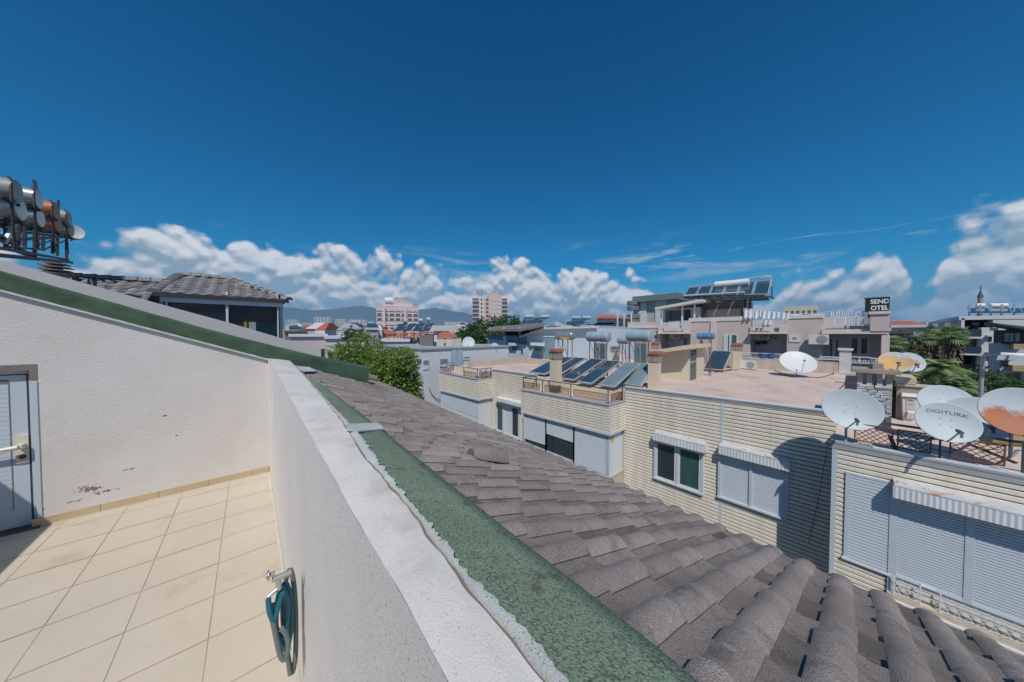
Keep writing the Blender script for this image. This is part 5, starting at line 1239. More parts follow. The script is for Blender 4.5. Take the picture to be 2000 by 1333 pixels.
# hotel air conditioners, wall mounted
for (u, v, X, w_, lab) in ((1318,657,XR-.35,1.0,'white air conditioner high in the left balcony recess of the hotel'),(1487,657,XR-.35,1.1,'white air conditioner on the balcony wall above hanging black clothes'),(1599,665,XH-.4,1.0,'white air conditioner on the plain hotel wall right of the small window')):
    p = PX(u, v, X); ac(V(X, p.y, p.z-.35), (-1,0,0), w_, .7, .35, lab)
bc_ = mat('black clothes', (.015,.015,.02), .9); sheet(1476,1486,666,666,673,XR-.6,'black clothes on the hotel balcony line under the air conditioner, left piece','clothes',.04,bc_); sheet(1487,1499,665,665,672,XR-.6,'black clothes on the hotel balcony line under the air conditioner, right piece','clothes',.04,bc_)
blu = mat('blue cloth', (.04,.11,.33), .9, var=.2, vs=4); sheet(1482,1512,690,690,700,XH-.3,'blue cloth draped over the hotel balcony rail','cloth',.05,blu)

# ---------------------------------------------------------------- generic building pieces for the neighbours
def bld(name, loc, label, cat='building', group=None): return thing(name, loc, label, cat, group)
def rot(P, c, a): return V(c.x+(P.x-c.x)*math.cos(a)-(P.y-c.y)*math.sin(a), c.y+(P.x-c.x)*math.sin(a)+(P.y-c.y)*math.cos(a), P.z)
# pale blue house
blue_m = mat('pale blue render', (0.50,0.58,0.65), .9, var=.05, vs=.6); blued_m = mat('blue balcony panel', (.13,.21,.29), .8, var=.08)
bwhite_m = mat('white plaster trim', (.55,.60,.64), .9)
bh = bld('pale_blue_house', (26,27,GROUND), 'pale blue house with a wide grey tiled canopy roof and slatted window shades')
XQ = 22.0
def qb_(X, u0, v0, u1, v1, dep, m, name, par=None, ybk=None):
    a, b = PX(u0, v0, X), PX(u1, v1, X); return MB().box(X, X+dep, a.y, b.y, min(a.z,b.z), max(a.z,b.z)).build(name, m, par or bh)
a, b = PX(953,690,XQ), PX(1240,690,XQ); cnr = PX(962,690,XQ)
qb_(XQ, 984, 672, 1030, 800, 8, blue_m, 'wall'); 
MB().prism([PX(1030,672,XQ+.4)+V(0,0,-7), PX(1162,672,XQ+.4)+V(0,0,-7), PX(1162,641,XQ+.4), PX(1062,641,XQ+.4), PX(1030,655,XQ+.4)], (8,0,0)).build('wall', blue_m, bh)
MB().prism([PX(1014,657,XQ-.1), PX(1062,640,XQ-.1), PX(1162,637,XQ-.1), PX(1162,641,XQ-.1), PX(1063,643.5,XQ-.1), PX(1014,660,XQ-.1)], (.6,0,0)).build('verge', bwhite_m, bh)
qb_(XQ+.2, 953, 657, 984, 690, 4, blue_m, 'wall'); qb_(XQ, 953, 655, 983, 664, .15, blued_m, 'balcony_panel'); qb_(XQ-.1, 988, 656, 1012, 666, .12, blued_m, 'balcony_panel'); qb_(XQ-.15, 983, 656, 988, 700, .3, bwhite_m, 'pilaster')
for u in (956,983,1014): qb_(XQ+.3, u-.8, 640, u+.8, 656, .2, slab_m, 'post')
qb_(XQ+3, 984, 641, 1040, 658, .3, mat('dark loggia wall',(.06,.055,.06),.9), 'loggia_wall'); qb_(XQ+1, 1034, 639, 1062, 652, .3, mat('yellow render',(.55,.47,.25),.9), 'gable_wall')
gt_ = mat('grey brown tiled roof', (.17,.15,.15), .9, var=.15, vs=1.5, bump=.4, bs=8)
A, B, C, D = PX(949,644,XQ-1.2), PX(1016,642,XQ-1.2), PX(1062,634,XQ-.5), PX(1062,631,XQ+5); E_ = PX(965,638,XQ+6)
MB().prism([A, PX(1016,643.5,XQ-1.2), C, D, PX(1020,634,XQ+7), E_], (0,0,-.22)).build('roof', gt_, bh)
for (u0,u1,v0,v1) in ((999,1012,675,685),(1042,1063,675,687)):
    w_ = qb_(XQ-.02 if u0<1030 else XQ+.35, u0, v0, u1, v1+6, .05, bwhite_m, 'window'); a, b = PX(u0+1,v0+1,XQ-.05), PX(u1-1,v1,XQ-.05)
    MB().box(XQ-.06, XQ-.04, a.y, b.y, b.z, a.z).build('pane', mat('green grey shutter glass',(.14,.24,.25),.4), w_); MB().box(XQ-.5, XQ, a.y+.1, b.y-.1, a.z+.05, a.z+.35).build('awning_box', whit_m, w_)
w_ = qb_(XQ-.02,1017,676,1022,692,.05,bwhite_m,'window'); a, b = PX(1018,683,XQ-.05), PX(1021,691,XQ-.05); MB().box(XQ-.06,XQ-.04,a.y,b.y,b.z,a.z).build('pane', glass_m, w_)
qb_(XQ+.3,1063,658,1083,700,.3,mat('darker blue render',(.19,.29,.37),.9),'recess'); qb_(XQ+.25,1030,656,1088,659,.3,bwhite_m,'cornice')
# second blue grey gabled block behind the tanks
bh2 = bld('blue_gabled_house', (34,24,GROUND), 'white and blue house with a low pitched gable roof behind the water tanks')
XG = 30
def g2b(u0,v0,u1,v1,dep,m,name,X=XG): a, b = PX(u0,v0,X), PX(u1,v1,X); return MB().box(X,X+dep,a.y,b.y,min(a.z,b.z),max(a.z,b.z)).build(name,m,bh2)
g2b(1110,648,1188,720,8,bwhite_m,'wall'); g2b(1128,650,1142,700,.2,blue_m,'wall_panel',XG-.2); g2b(1128,640,1142,650,.3,mat('deep teal panel',(.02,.12,.19),.7),'wall_panel',XG-.3); g2b(1163,650,1182,690,.2,blue_m,'wall_panel',XG-.2); g2b(1154,641,1168,647,.2,MATS['deep teal panel'],'wall_panel',XG-.2)
MB().prism([PX(1096,642,XG-.8),PX(1150,636,XG-.8),PX(1184,641,XG-.8),PX(1184,644,XG-.8),PX(1150,639.5,XG-.8),PX(1096,645,XG-.8)],(7,0,0)).build('roof', mat('grey metal sheet roof',(.30,.36,.38),.5), bh2)
for u in (1117,1143): 
    w_ = g2b(u,676,u+10,688,.06,bwhite_m,'window',XG-.06); a,b = PX(u+.5,677,XG-.1),PX(u+9,681,XG-.1); MB().box(XG-.1,XG-.07,a.y,b.y,b.z,a.z).build('pane',MATS['green grey shutter glass'],w_)
# white tower block with red canopy
wt = bld('white_house', (44,26,GROUND), 'white block with a small red tiled roof room behind the water tanks'); XW_ = 40
def wtb(u0,v0,u1,v1,dep,m,name,X=XW_,p=None): a, b = PX(u0,v0,X), PX(u1,v1,X); return MB().box(X,X+dep,a.y,b.y,min(a.z,b.z),max(a.z,b.z)).build(name,m,p or wt)
wh_m = mat('white render', (.56,.56,.57), .9, var=.05, vs=.5); red_m = mat('orange red roof tile', (.42,.115,.055), .85, var=.15, vs=3)
wtb(1145,634,1198,700,8,wh_m,'wall'); wtb(1144,632,1200,634,8.2,cap_m,'coping'); wtb(1166,622,1199,634,5,wh_m,'roof_room')
MB().hexa([PX(1161,622,XW_-.8),PX(1205,622,XW_-.8),PX(1205,622,XW_-.8)+V(7,0,0),PX(1161,622,XW_-.8)+V(7,0,0),PX(1170,616,XW_+1),PX(1197,616,XW_+1),PX(1197,616,XW_+3),PX(1170,616,XW_+3)]).build('roof', red_m, wt)
wtb(1196,641,1230,700,8,pinkl_m,'wall',XW_-2); wtb(1196,639,1232,642,8.3,mat('brown roof edge',(.2,.15,.13),.9),'coping',XW_-2); wtb(1226,630,1262,700,6,pinkl_m,'wall',XW_-4)
for u in (1205,1218,1232): wtb(u,612,u+1.2,640,.15,whit_m,'post',XW_-3)
# grey apartment block, left of the rack
ga = bld('grey_apartment_block', (75,42,GROUND), 'grey and white apartment block with rounded balconies, left of the rooftop solar rack'); XA = 70
def gab(u0,v0,u1,v1,dep,m,name,X=XA): a, b = PX(u0,v0,X), PX(u1,v1,X); return MB().box(X,X+dep,a.y,b.y,min(a.z,b.z),max(a.z,b.z)).build(name,m,ga)
gr_m = mat('grey render', (.36,.37,.37), .9); gwh = mat('off white render', (.52,.53,.52), .9)
gab(1238,584,1320,700,10,gr_m,'wall'); gab(1241,586,1262,640,.3,gwh,'wall_panel',XA-.3); gab(1280,588,1300,640,.3,gwh,'wall_panel',XA-.3)
gab(1235,580,1322,584,11,mat('dark green grey roof edge',(.13,.18,.18),.7),'roof',XA-1.5); gab(1300,576,1330,606,8,gr_m,'wall',XA+2); gab(1262,577,1318,580,4,gwh,'parapet',XA+1)
for v in (592,602,618,628): 
    p = PX(1240,v,XA-.5); MB().cyl(p+V(0,.3,-.5), p+V(0,.3,.4), 1.5, n=20).build('balcony', MATS['dark green grey roof edge'], ga)
for u in (1303,1310): 
    for v in (588,597): gab(u,v,u+4,v+5,.05,glass_m,'window',XA+1.95)
# ---------------------------------------------------------------- penthouse with hipped tiled roof, far left
YP2 = 13.0
pent = thing('penthouse', (-1,14,GROUND), 'glazed penthouse room with grey hipped tile roof rising behind the sloping pale wall', 'building')
def pb2(u0, v0, u1, v1, dep, m, name, Y=YP2, par=None):
    a, b = PY(u0, v0, Y), PY(u1, v1, Y); return MB().box(a.x, b.x, Y, Y+dep, min(a.z,b.z), max(a.z,b.z)).build(name, m, par or pent)
frm_m = mat('pale grey blue window frame', (.60,.64,.68), .5)
e0, e1 = PY(316,574,YP2), PY(551,590,YP2)
ztp_ = (e0.z+e1.z)/2
MB().box(e0.x, e1.x, YP2, YP2+4.5, -7, -2.2).build('wall', pale_m, pent)
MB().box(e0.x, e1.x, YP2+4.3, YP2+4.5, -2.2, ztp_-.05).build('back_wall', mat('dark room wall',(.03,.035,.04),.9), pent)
MB().box(e0.x, e1.x, YP2-.26, YP2+.1, ztp_-.22, ztp_).build('beam', frm_m, pent)
for u0, u1 in ((322,329),(440,448),(541,545.5)): pb2(u0, 570, u1, 700, .22, frm_m, 'mullion', YP2-.22)
pb2(311, 580, 322, 700, .4, pale_m, 'pier', YP2-.1); pb2(545.5, 588, 554, 700, 4.4, mat('aluminium corner post',(.45,.47,.49),.5), 'corner_post', YP2-.05)
pg_m = mat('dark teal reflecting glass', (.005,.018,.027), .05, spec=.35)
for u0, u1 in ((329,440),(448,541)):
    a, b = PY(u0, 600, YP2), PY(u1, 600, YP2); MB().box(a.x, b.x, YP2+.01, YP2+.03, -2.2, ztp_-.20).build('pane', pg_m, pent)
pb2(476,626,483,650,.006,mat('ochre box behind glass',(.28,.17,.04),.5),'cupboard',YP2-.0); pb2(486,629,500,650,.005,mat('pale shelf behind glass',(.25,.30,.32),.5),'cupboard',YP2-.0); pb2(385,610,441,640,.004,mat('grey blue blind',(.06,.08,.09),.4),'blind',YP2-.0); pb2(494,600,495,650,.02,frm_m,'mullion',YP2-.0)
# hip roof
R0 = V(e0.x-.12, YP2-.30, ztp_+.02); R1 = V(e1.x+.16, YP2-.30, ztp_+.02)
r0, r1 = PY(352,537,YP2+2.2), PY(445,545,YP2+2.2); zr_ = (r0.z+r1.z)/2
r0 = V(r0.x, YP2+2.3, zr_); r1 = V(r1.x, YP2+2.3, zr_); B0 = V(R0.x, YP2+5.0, R0.z); B1 = V(R1.x, YP2+5.0, R1.z)
dg_m = mat('dark grey glazed roof tile', (.17,.16,.16), .6, var=.12, vs=3, extra=None)
hr = MB(); hr.face([R0,R1,r1,r0]).face([R1,B1,r1]).face([B0,R0,r0]).face([B1,B0,r0,r1]).face([R0,B0,B1,R1]); hro = hr.build('roof', dg_m, pent)
tf = MB()
def tri_clip(A, B, C, D):
    n = (B-A).cross(D-A)
    def f(p):
        ok = True; P_ = [A,B,C,D]
        for i in range(4):
            a, b = P_[i], P_[(i+1)%4]
            if (b-a).length < .01: continue
            if (b-a).cross(p-a).dot(n) < -0.02*n.length*(b-a).length: ok = False
        return ok
    return f
def tile_face(mb, A, B, C, D, pitch, course, seed):
    """A,B eave left/right, C,D ridge right/left"""
    ac = (B-A).normalized(); n = ac.cross((D-A)).normalized()
    if n.z < 0: n = -n
    upd = n.cross(ac).normalized()
    if upd.z < 0: upd = -upd
    ln = max((C-A).dot(upd), (D-A).dot(upd)); tiled(mb, A+upd*ln, ac, -upd, (B-A).length, ln, pitch, course, .032, .02, seed, .8, 1.15, tri_clip(A,B,C,D), 5)
tile_face(tf, R0, R1, r1, r0, .30, .36, 3); tile_face(tf, R1, B1, r1, r1, .30, .36, 4)
def dtile_extra(m, N, L, b, vec, c):
    at = N.new('ShaderNodeAttribute'); at.attribute_name = 'tone'
    sc = N.new('ShaderNodeVectorMath'); sc.operation = 'SCALE'; L.new(c, sc.inputs[0]); L.new(at.outputs['Fac'], sc.inputs['Scale']); L.new(sc.outputs[0], b.inputs['Base Color'])
dt_m = mat('dark grey roof tiles', (.24,.225,.225), .65, var=.1, vs=3, extra=dtile_extra)
tf.build('tiles', dt_m, hro, normals=False)
rg = MB(); ridge(rg, r0, r1, .14, 5, .9); ridge(rg, r1, R1, .13, 9, .9); ridge(rg, r0, R0, .13, 8, .9); rg.build('ridge_tiles', dt_m, hro, normals=False)
MB().box(R0.x, R1.x, YP2-.36, YP2-.30, R0.z-.10, R0.z).build('gutter', dark_m, hro)
# lower tiled roof to its left
lr = thing('tiled_roof', (-4,14,-3), 'low grey tiled roof with ridge running left from the glazed penthouse', 'roof')
q0, q1 = PY(120,542,14.5), PY(318,553,14.5); z_ = (q0.z+q1.z)/2; q0.z = PY(150,545,14.5).z; q1.z = PY(318,554,14.5).z
E0 = V(q0.x-1.2, 11.4, q0.z-1.3); E1 = V(q1.x, 11.4, q1.z-1.3); t_ = MB(); tile_face(t_, E0, E1, q1, V(q0.x-1.2,14.5,q0.z), .30, .36, 8); ridge(t_, V(q0.x-1.2,14.5,q0.z+.02), q1+V(0,0,.02), .15, 12, .85); t_.build('tiles', dt_m, lr, normals=False)
MB().face([E0+V(0,0,-.3),E1+V(0,0,-.3),q1+V(0,0,-.3),V(q0.x-1.2,14.5,q0.z-.3)]).face([V(q0.x-1.2,14.5,q0.z-.3),q1+V(0,0,-.3),V(q1.x,17.6,q1.z-1.3),V(q0.x-1.2,17.6,q0.z-1.3)]).build('slope', dg_m, lr)
MB().box(E0.x, E1.x, 11.6, 17.4, -8, E0.z-.1).build('wall', pale_m, lr)
# stacked slab chimney cap
YC = 9.6; c0 = PY(112,530,YC); ch = thing('slab_chimney', V(c0.x,YC,c0.z-1.5), 'chimney with stacked dark slabs peeping over the sloping pale wall at far left', 'chimney')
MB().box(c0.x-.10, c0.x+.10, YC-.10, YC+.10, c0.z-1.6, PY(112,536,YC).z).build('shaft', conc_m, ch)
for i, v in enumerate((535,528.5,522,516)):
    z = PY(112,v,YC).z; w = .17 if i < 3 else .13; MB().hexa([(c0.x-w+.02,YC-.14,z-.014),(c0.x+w-.02,YC-.14,z-.014),(c0.x+w-.02,YC+.14,z-.014),(c0.x-w+.02,YC+.14,z-.014),(c0.x-w,YC-.15,z+.02),(c0.x+w,YC-.15,z-.01),(c0.x+w,YC+.15,z-.01),(c0.x-w,YC+.15,z+.02)]).build('slab', conc_m, ch)
MB().box(c0.x-.05, c0.x+.05, YC-.05, YC+.05, PY(112,536,YC).z, PY(112,514,YC).z).build('flue', dark_m, ch)

# rack of water tanks on black steel, far left
tk_old = mat('dull olive grey tank', (.26,.28,.26), .5, var=.15, vs=3, col2=(.30,.12,.06), mix=(.62,.7)); tk_red = mat('tank with rust red end', (.40,.14,.08), .5, metal=.1, var=.2, vs=5)
rkT = thing('tank_rack', (-3.4,11,-2), 'black welded steel rack carrying two rows of water tanks at the far left', 'rack')
fr_ = MB()
def ytk(i): return 8.2+i*1.25
top_px = [(22,372,31),(66,387,22),(101,410,20),(128,425,17)]
tl = [('big dull white tank at the left end of the upper row',tk_old),('grey tank second from left in the upper row',tank2_m),('tank with a rusty red end in the upper row',tk_red),('small grey tank at the right end of the upper row',tk_old)]
low_px = [(30,408,19),(70,425,18),(106,437,18),(133,448,15)]
tl2 = [('pale tank below the big dull white one in the lower row',tank2_m),('silver tank with diagonal strut in the lower row',tank2_m),('rust red ended tank with the sun glinting on it, lower row',tk_red),('small dark tank at the right end of the lower row',tk_old)]
for rowp, labs, off in ((top_px, tl, 0), (low_px, tl2, 1)):
    for i, ((u, v, rr), (lab, mm_)) in enumerate(zip(rowp, labs)):
        Y = 10.2+i*1.75+off*.15; e = PY(u, v, Y); r_ = rr*(PY(u+1,v,Y).x-e.x)*.62; r_ = min(max(r_, .2), .42); L_ = 1.1
        tank(V(e.x-L_/2+.05, Y, e.z), L_, r_, mm_, dark_m, lab, group='water tanks on the black steel rack', legs=None, axis=V(1,0,0), base=e.z-r_, flat=True)
        if off == 0:
            fr_.tube([V(e.x-.02,Y,e.z+r_+.03),V(e.x+.04,Y-r_*.6,e.z+r_*.8),V(e.x+.06,Y-r_*1.0,e.z),V(e.x+.06,Y-r_*.95,e.z-.5),V(e.x+.05,Y-r_*.6,e.z-1.1)], .02, 6)
        for s_ in (-.8, .0): fr_.bar(V(e.x+s_,Y-.34,e.z-r_-.02), V(e.x+s_,Y+.34,e.z-r_-.02), .05)
        fr_.bar(V(e.x-.9,Y,e.z-r_-.05), V(e.x+.08,Y,e.z-r_-.05), .05)
def L2(u0, v0, u1, v1, Ya, Yb, w=.05): fr_.bar(PY(u0,v0,Ya*1.27), PY(u1,v1,Yb*1.27), w*.85)
L2(0,499,139,513,8.0,12.5,.09); L2(0,485,132,508,8.0,12.6,.07); L2(30,490,71,505,8.8,10.6,.06); L2(0,470,130,463,8.0,12.6,.06); L2(10,482,84,488,8.6,11,.05)
for u, v0, v1, Y in ((130,460,510,12.4),(112,458,500,11.6),(103,458,496,11.3),(84,455,490,10.6),(73,452,488,10.2),(68,445,504,10.1),(48,430,482,9.3),(36,420,480,8.8),(12,410,484,8.3)): L2(u,v0,u,v1,Y,Y,.055)
L2(66,352,78,400,10,10,.05); L2(114,391,114,430,11.8,11.8,.045); L2(86,488,128,470,10.8,12.3,.03); L2(76,478,102,470,10.2,11.2,.03); L2(0,460,60,500,8,9.9,.06)
fr_.build('frame', dark_m, rkT); 
L3 = MB(); L3.bar(PY(36,424,10.6), PY(8,476,10.3), .045); L3.bar(PY(14,444,10.5),PY(30,452,10.7),.03); L3.build('pale_strut', alu_m, rkT)
po_m = MB(); c_ = PY(106,512,14.5); po_m.bar(c_, V(c_.x,c_.y,-3.0), .09); po_m.build('post', dark_m, rkT)
dish(PY(143,455,16.0), .42, V(.15,-.95,.2), 'small round dish at the right end of the tank rack', base=PY(139,470,16.0), arm=False, holes=False)

# ---------------------------------------------------------------- white neighbour with flat roof (faces the camera)
YN = 22.0
nb = thing('flat_roofed_house', (13,24,GROUND), 'lilac white flat roofed house beyond the clad house, two blue panels on its wall', 'building')
lil_m = mat('lilac white render', (.56,.58,.64), .9, var=.04, vs=.4)
a, b = PY(822,684,YN), PY(992,677,YN)
zt0 = (a.z+b.z)/2
MB().box(a.x, b.x, YN, YN+10, GROUND, zt0).build('wall', lil_m, nb)
MB().box(a.x-.1, b.x+.1, YN-.12, YN+10, zt0, zt0+.12).build('roof_edge', cap_m, nb)
def nbx(u0, v0, u1, v1, dep, m, name, Y=YN, par=None): a, b = PY(u0, v0, Y), PY(u1, v1, Y); return MB().box(a.x, b.x, Y, Y+dep, min(a.z,b.z), max(a.z,b.z)).build(name, m, par or nb)
for u0,u1,v0,v1 in ((859,875,701,716),(905,918,697,703),(826,838,704,722)):
    w_ = nbx(u0,v0,u1,v1,.05,bwhite_m,'window',YN-.05); nbx(u0+1,v0+.7,u1-1,v0+(v1-v0)*.5,.01,MATS['green grey shutter glass'],'pane',YN-.06,w_)
for u in (858,880,933): nbx(u,683,u+.7,740,.03,trim_m,'cover_strip',YN-.03)
for u0, u1 in ((882,891.5),(892.5,902)):
    A, B, C, D = PY(u0+1,715,YN-.3), PY(u1+1.5,715,YN-.3), PY(u1,681,YN-.05), PY(u0,681,YN-.05); pm = MB(); pm.hexa([A,B,B+V(0,.05,0),A+V(0,.05,0),D,C,C+V(0,.05,0),D+V(0,.05,0)]); pm.build('blue_panel', mat('pale blue metal panel',(.33,.42,.50),.35,metal=.2), nb)
for u0,u1,vt in ((857,867,661),(873,884,661),(893,901,660)):
    w_ = nbx(u0,vt,u1,684,.8,mat('cream white chimney',(.60,.57,.50),.9),'chimney',YN+2.5); nbx(u0-.6,vt-1,u1+.6,vt,.9,brick_m if u0>890 else cap_m,'chimney_cap',YN+2.45,w_)
nbx(860,675,958,684,.3,MATS['cream white chimney'],'roof_parapet',YN+4)
nbx(838,655,846,680,2,mat('grey brown shed wall',(.20,.18,.17),.9),'stair_head',YN+3); w_ = nbx(846,653,856,680,1.9,teali_m,'stair_door',YN+2.95); nbx(848,655,854,668,.02,whit_m,'door_glass',YN+2.92,w_)
nbx(795,676,838,690,3,MATS['cream white chimney'],'annex',YN+6)
cbm = MB(); cbm.tube([PY(u,v,YN-.1) for u,v in ((838,759),(843,770),(850,778),(857,782),(861,778),(861,770))], .025, 6); cbm.build('cable', dark_m, nb)
dish(PY(915,671,YN+1), 1.1, V(-.55,-.75,.45), 'pale dish on the roof edge of the lilac white house, left of the blue house', base=V(PY(915,671,YN+1).x,YN+1,zt0), arm=True)
dish(PY(966,679,YN+.3), .8, V(-.3,-.85,.45), 'small dish on the wall corner where the lilac house meets the blue house', base=V(PY(966,679,YN+.3).x,YN+.3,PY(966,688,YN).z), arm=True)

# ---------------------------------------------------------------- trees
def leaf_mat(name, col, col2, tr=.35):
    m = bpy.data.materials.new(name); m.use_nodes = True; nt = m.node_tree; N = nt.nodes; L = nt.links; N.clear()
    o = N.new('ShaderNodeOutputMaterial'); d = N.new('ShaderNodeBsdfPrincipled'); d.inputs['Roughness'].default_value = .5; t = N.new('ShaderNodeBsdfTranslucent'); mx = N.new('ShaderNodeMixShader'); mx.inputs[0].default_value = tr
    at = N.new('ShaderNodeAttribute'); at.attribute_name = 'tone'; mm = N.new('ShaderNodeMix'); mm.data_type = 'RGBA'; L.new(at.outputs['Fac'], mm.inputs[0]); mm.inputs[6].default_value = (*col, 1); mm.inputs[7].default_value = (*col2, 1)
    L.new(mm.outputs[2], d.inputs['Base Color']); L.new(mm.outputs[2], t.inputs[0]); L.new(d.outputs[0], mx.inputs[1]); L.new(t.outputs[0], mx.inputs[2]); L.new(mx.outputs[0], o.inputs[0]); return m
lf_bright = leaf_mat('bright green leaves', (.07,.15,.02), (.32,.44,.08)); lf_dark = leaf_mat('deep green leaves', (.03,.08,.02), (.11,.20,.05)); lf_palm = leaf_mat('palm fronds', (.09,.17,.05), (.40,.50,.22)); lf_olive = leaf_mat('dusty olive leaves', (.05,.07,.03), (.13,.15,.07))
bark_m = mat('rough brown bark', (.13,.09,.065), .95, var=.3, vs=5, bump=.8, bs=20)
def tree(name, base, blobs, nleaf, size, lm, label, cat='tree', group=None, seed=1, trunk_r=.18, droop=.4, elong=2.6, cluster=6):
    R = random.Random(seed); o = thing(name, base, label, cat, group); base = Vector(base)
    cx = sum((b[0] for b in blobs), V(0,0,0))/len(blobs)
    t = MB(); low = min(b[0].z-b[1].z for b in blobs); fork = V(lerp(base.x,cx.x,.5), lerp(base.y,cx.y,.5), lerp(base.z, low, .8))
    t.tube([base, lerp(base, fork, .5)+V(R.uniform(-.1,.1),R.uniform(-.1,.1),0), fork], [trunk_r, trunk_r*.8, trunk_r*.65], 9)
    for c_, r_ in blobs:
        mid = lerp(fork, c_, .5)+V(R.uniform(-.2,.2),R.uniform(-.2,.2),0); t.tube([fork, mid, c_], [trunk_r*.5, trunk_r*.3, trunk_r*.12], 6)
        for k in range(5):
            q = c_+V(R.uniform(-.7,.7)*r_.x,R.uniform(-.7,.7)*r_.y,R.uniform(-.3,.8)*r_.z); t.tube([mid, lerp(mid,q,.6), q], [trunk_r*.2, trunk_r*.1, trunk_r*.03], 5)
    t.build('trunk', bark_m, o)
    vols = [b[1].x*b[1].y*b[1].z for b in blobs]; tot = sum(v**.67 for v in vols); f = MB(); ncl = int(nleaf/cluster)
    for (c_, r_), vv in zip(blobs, vols):
        n = int(ncl*vv**.67/tot)
        for _ in range(n):
            d = V(R.gauss(0,1), R.gauss(0,1), R.gauss(0,1)).normalized(); rad = 1-abs(R.gauss(0,.22)); rad *= 1+.28*pnoise(V(d.x*2.2+c_.x, d.y*2.2, d.z*2.2+seed)); 
            if pnoise(V(d.x*3.5+seed, d.y*3.5, d.z*3.5)) < -.16 and R.random() < .85: continue
            p = c_+V(d.x*r_.x, d.y*r_.y, d.z*r_.z)*rad; tone = min(1, max(0, .35+.35*pnoise(p*1.3)+R.uniform(-.2,.35)))
            for _k in range(cluster):
                dd = (d*.5+V(R.gauss(0,1), R.gauss(0,1), R.gauss(0,.7)-droop)).normalized(); s_ = size*R.uniform(.6,1.25); w = dd.orthogonal().normalized(); w.rotate(Matrix.Rotation(R.uniform(0,6.28),3,dd)); w *= s_/elong*.5
                q = p+V(R.gauss(0,1),R.gauss(0,1),R.gauss(0,1))*size*.35; f.t = min(1,max(0.01,tone+R.uniform(-.12,.12)))
                f.face([q, q+dd*s_*.5+w, q+dd*s_, q+dd*s_*.5-w])
    f.t = .5; f.build('crown', lm, o, normals=False); return o
def pb(u, v, D, rx, rz, ry=None): p = PD(u, v, D); return (p, V(rx, ry or rx, rz))
def gnd(u, D, z=GROUND): p = PD(u, 660, D); return (p.x, p.y, z)
tree('leafy_tree', gnd(770,15.5), [pb(775,712,15,.85,.8), pb(745,726,15.3,.7,.8), pb(795,706,15.6,.55,.6), pb(760,745,15,.8,.8), pb(795,762,15,.55,.7), pb(808,775,15.2,.4,.55), pb(806,745,15.2,.42,.5), pb(770,780,15,.9,1.2)], 17000, .17, lf_bright, 'bright green leafy tree beyond our tiled roof, in front of the lilac house', seed=3)
tree('leafy_tree', gnd(700,19), [pb(690,694,19,1.0,.75), pb(715,672,19.5,.85,.7), pb(670,690,19,.75,.6), pb(730,700,18.5,1.0,.8), pb(708,712,18.5,1.1,.9), pb(755,700,19,.8,.6)], 8500, .17, lf_bright, 'looser yellowish green tree just left of the bright leafy one', seed=8)
tree('garden_tree', gnd(690,34), [pb(690,650,34,.8,.5), pb(702,655,34,.7,.5), pb(680,656,33,.6,.4)], 900, .3, lf_olive, 'small olive toned tree behind the pinkish houses at left', seed=5)
for i, (u, v, D, rx, rz) in enumerate(((938,648,62,3.6,3.2),(915,656,60,3.0,2.8),(966,640,66,4.6,3.4),(995,634,68,4.0,2.6),(925,668,58,3.4,2.6),(955,664,58,3.8,2.8))):
    labs = ['tall dark green tree in the middle of the clump below the second pink tower','dark green tree at the left end of the clump near the red roof','broad green tree right of the clump centre, below the pink tower','light green spreading tree at the right end of the clump','low dark tree in front at the left of the clump','low dark tree in front of the clump, beside the blue house']
    tree('street_tree', gnd(u,D), [pb(u,v,D,rx*.7,rz*.8), pb(u-14,v+7,D,rx*.5,rz*.6), pb(u+13,v+6,D,rx*.55,rz*.6), pb(u+3,v+16,D,rx*.8,rz*.8)], 3800, .55, lf_dark, labs[i], group='trees in the clump below the pink tower', seed=20+i, trunk_r=.3, elong=1.6)
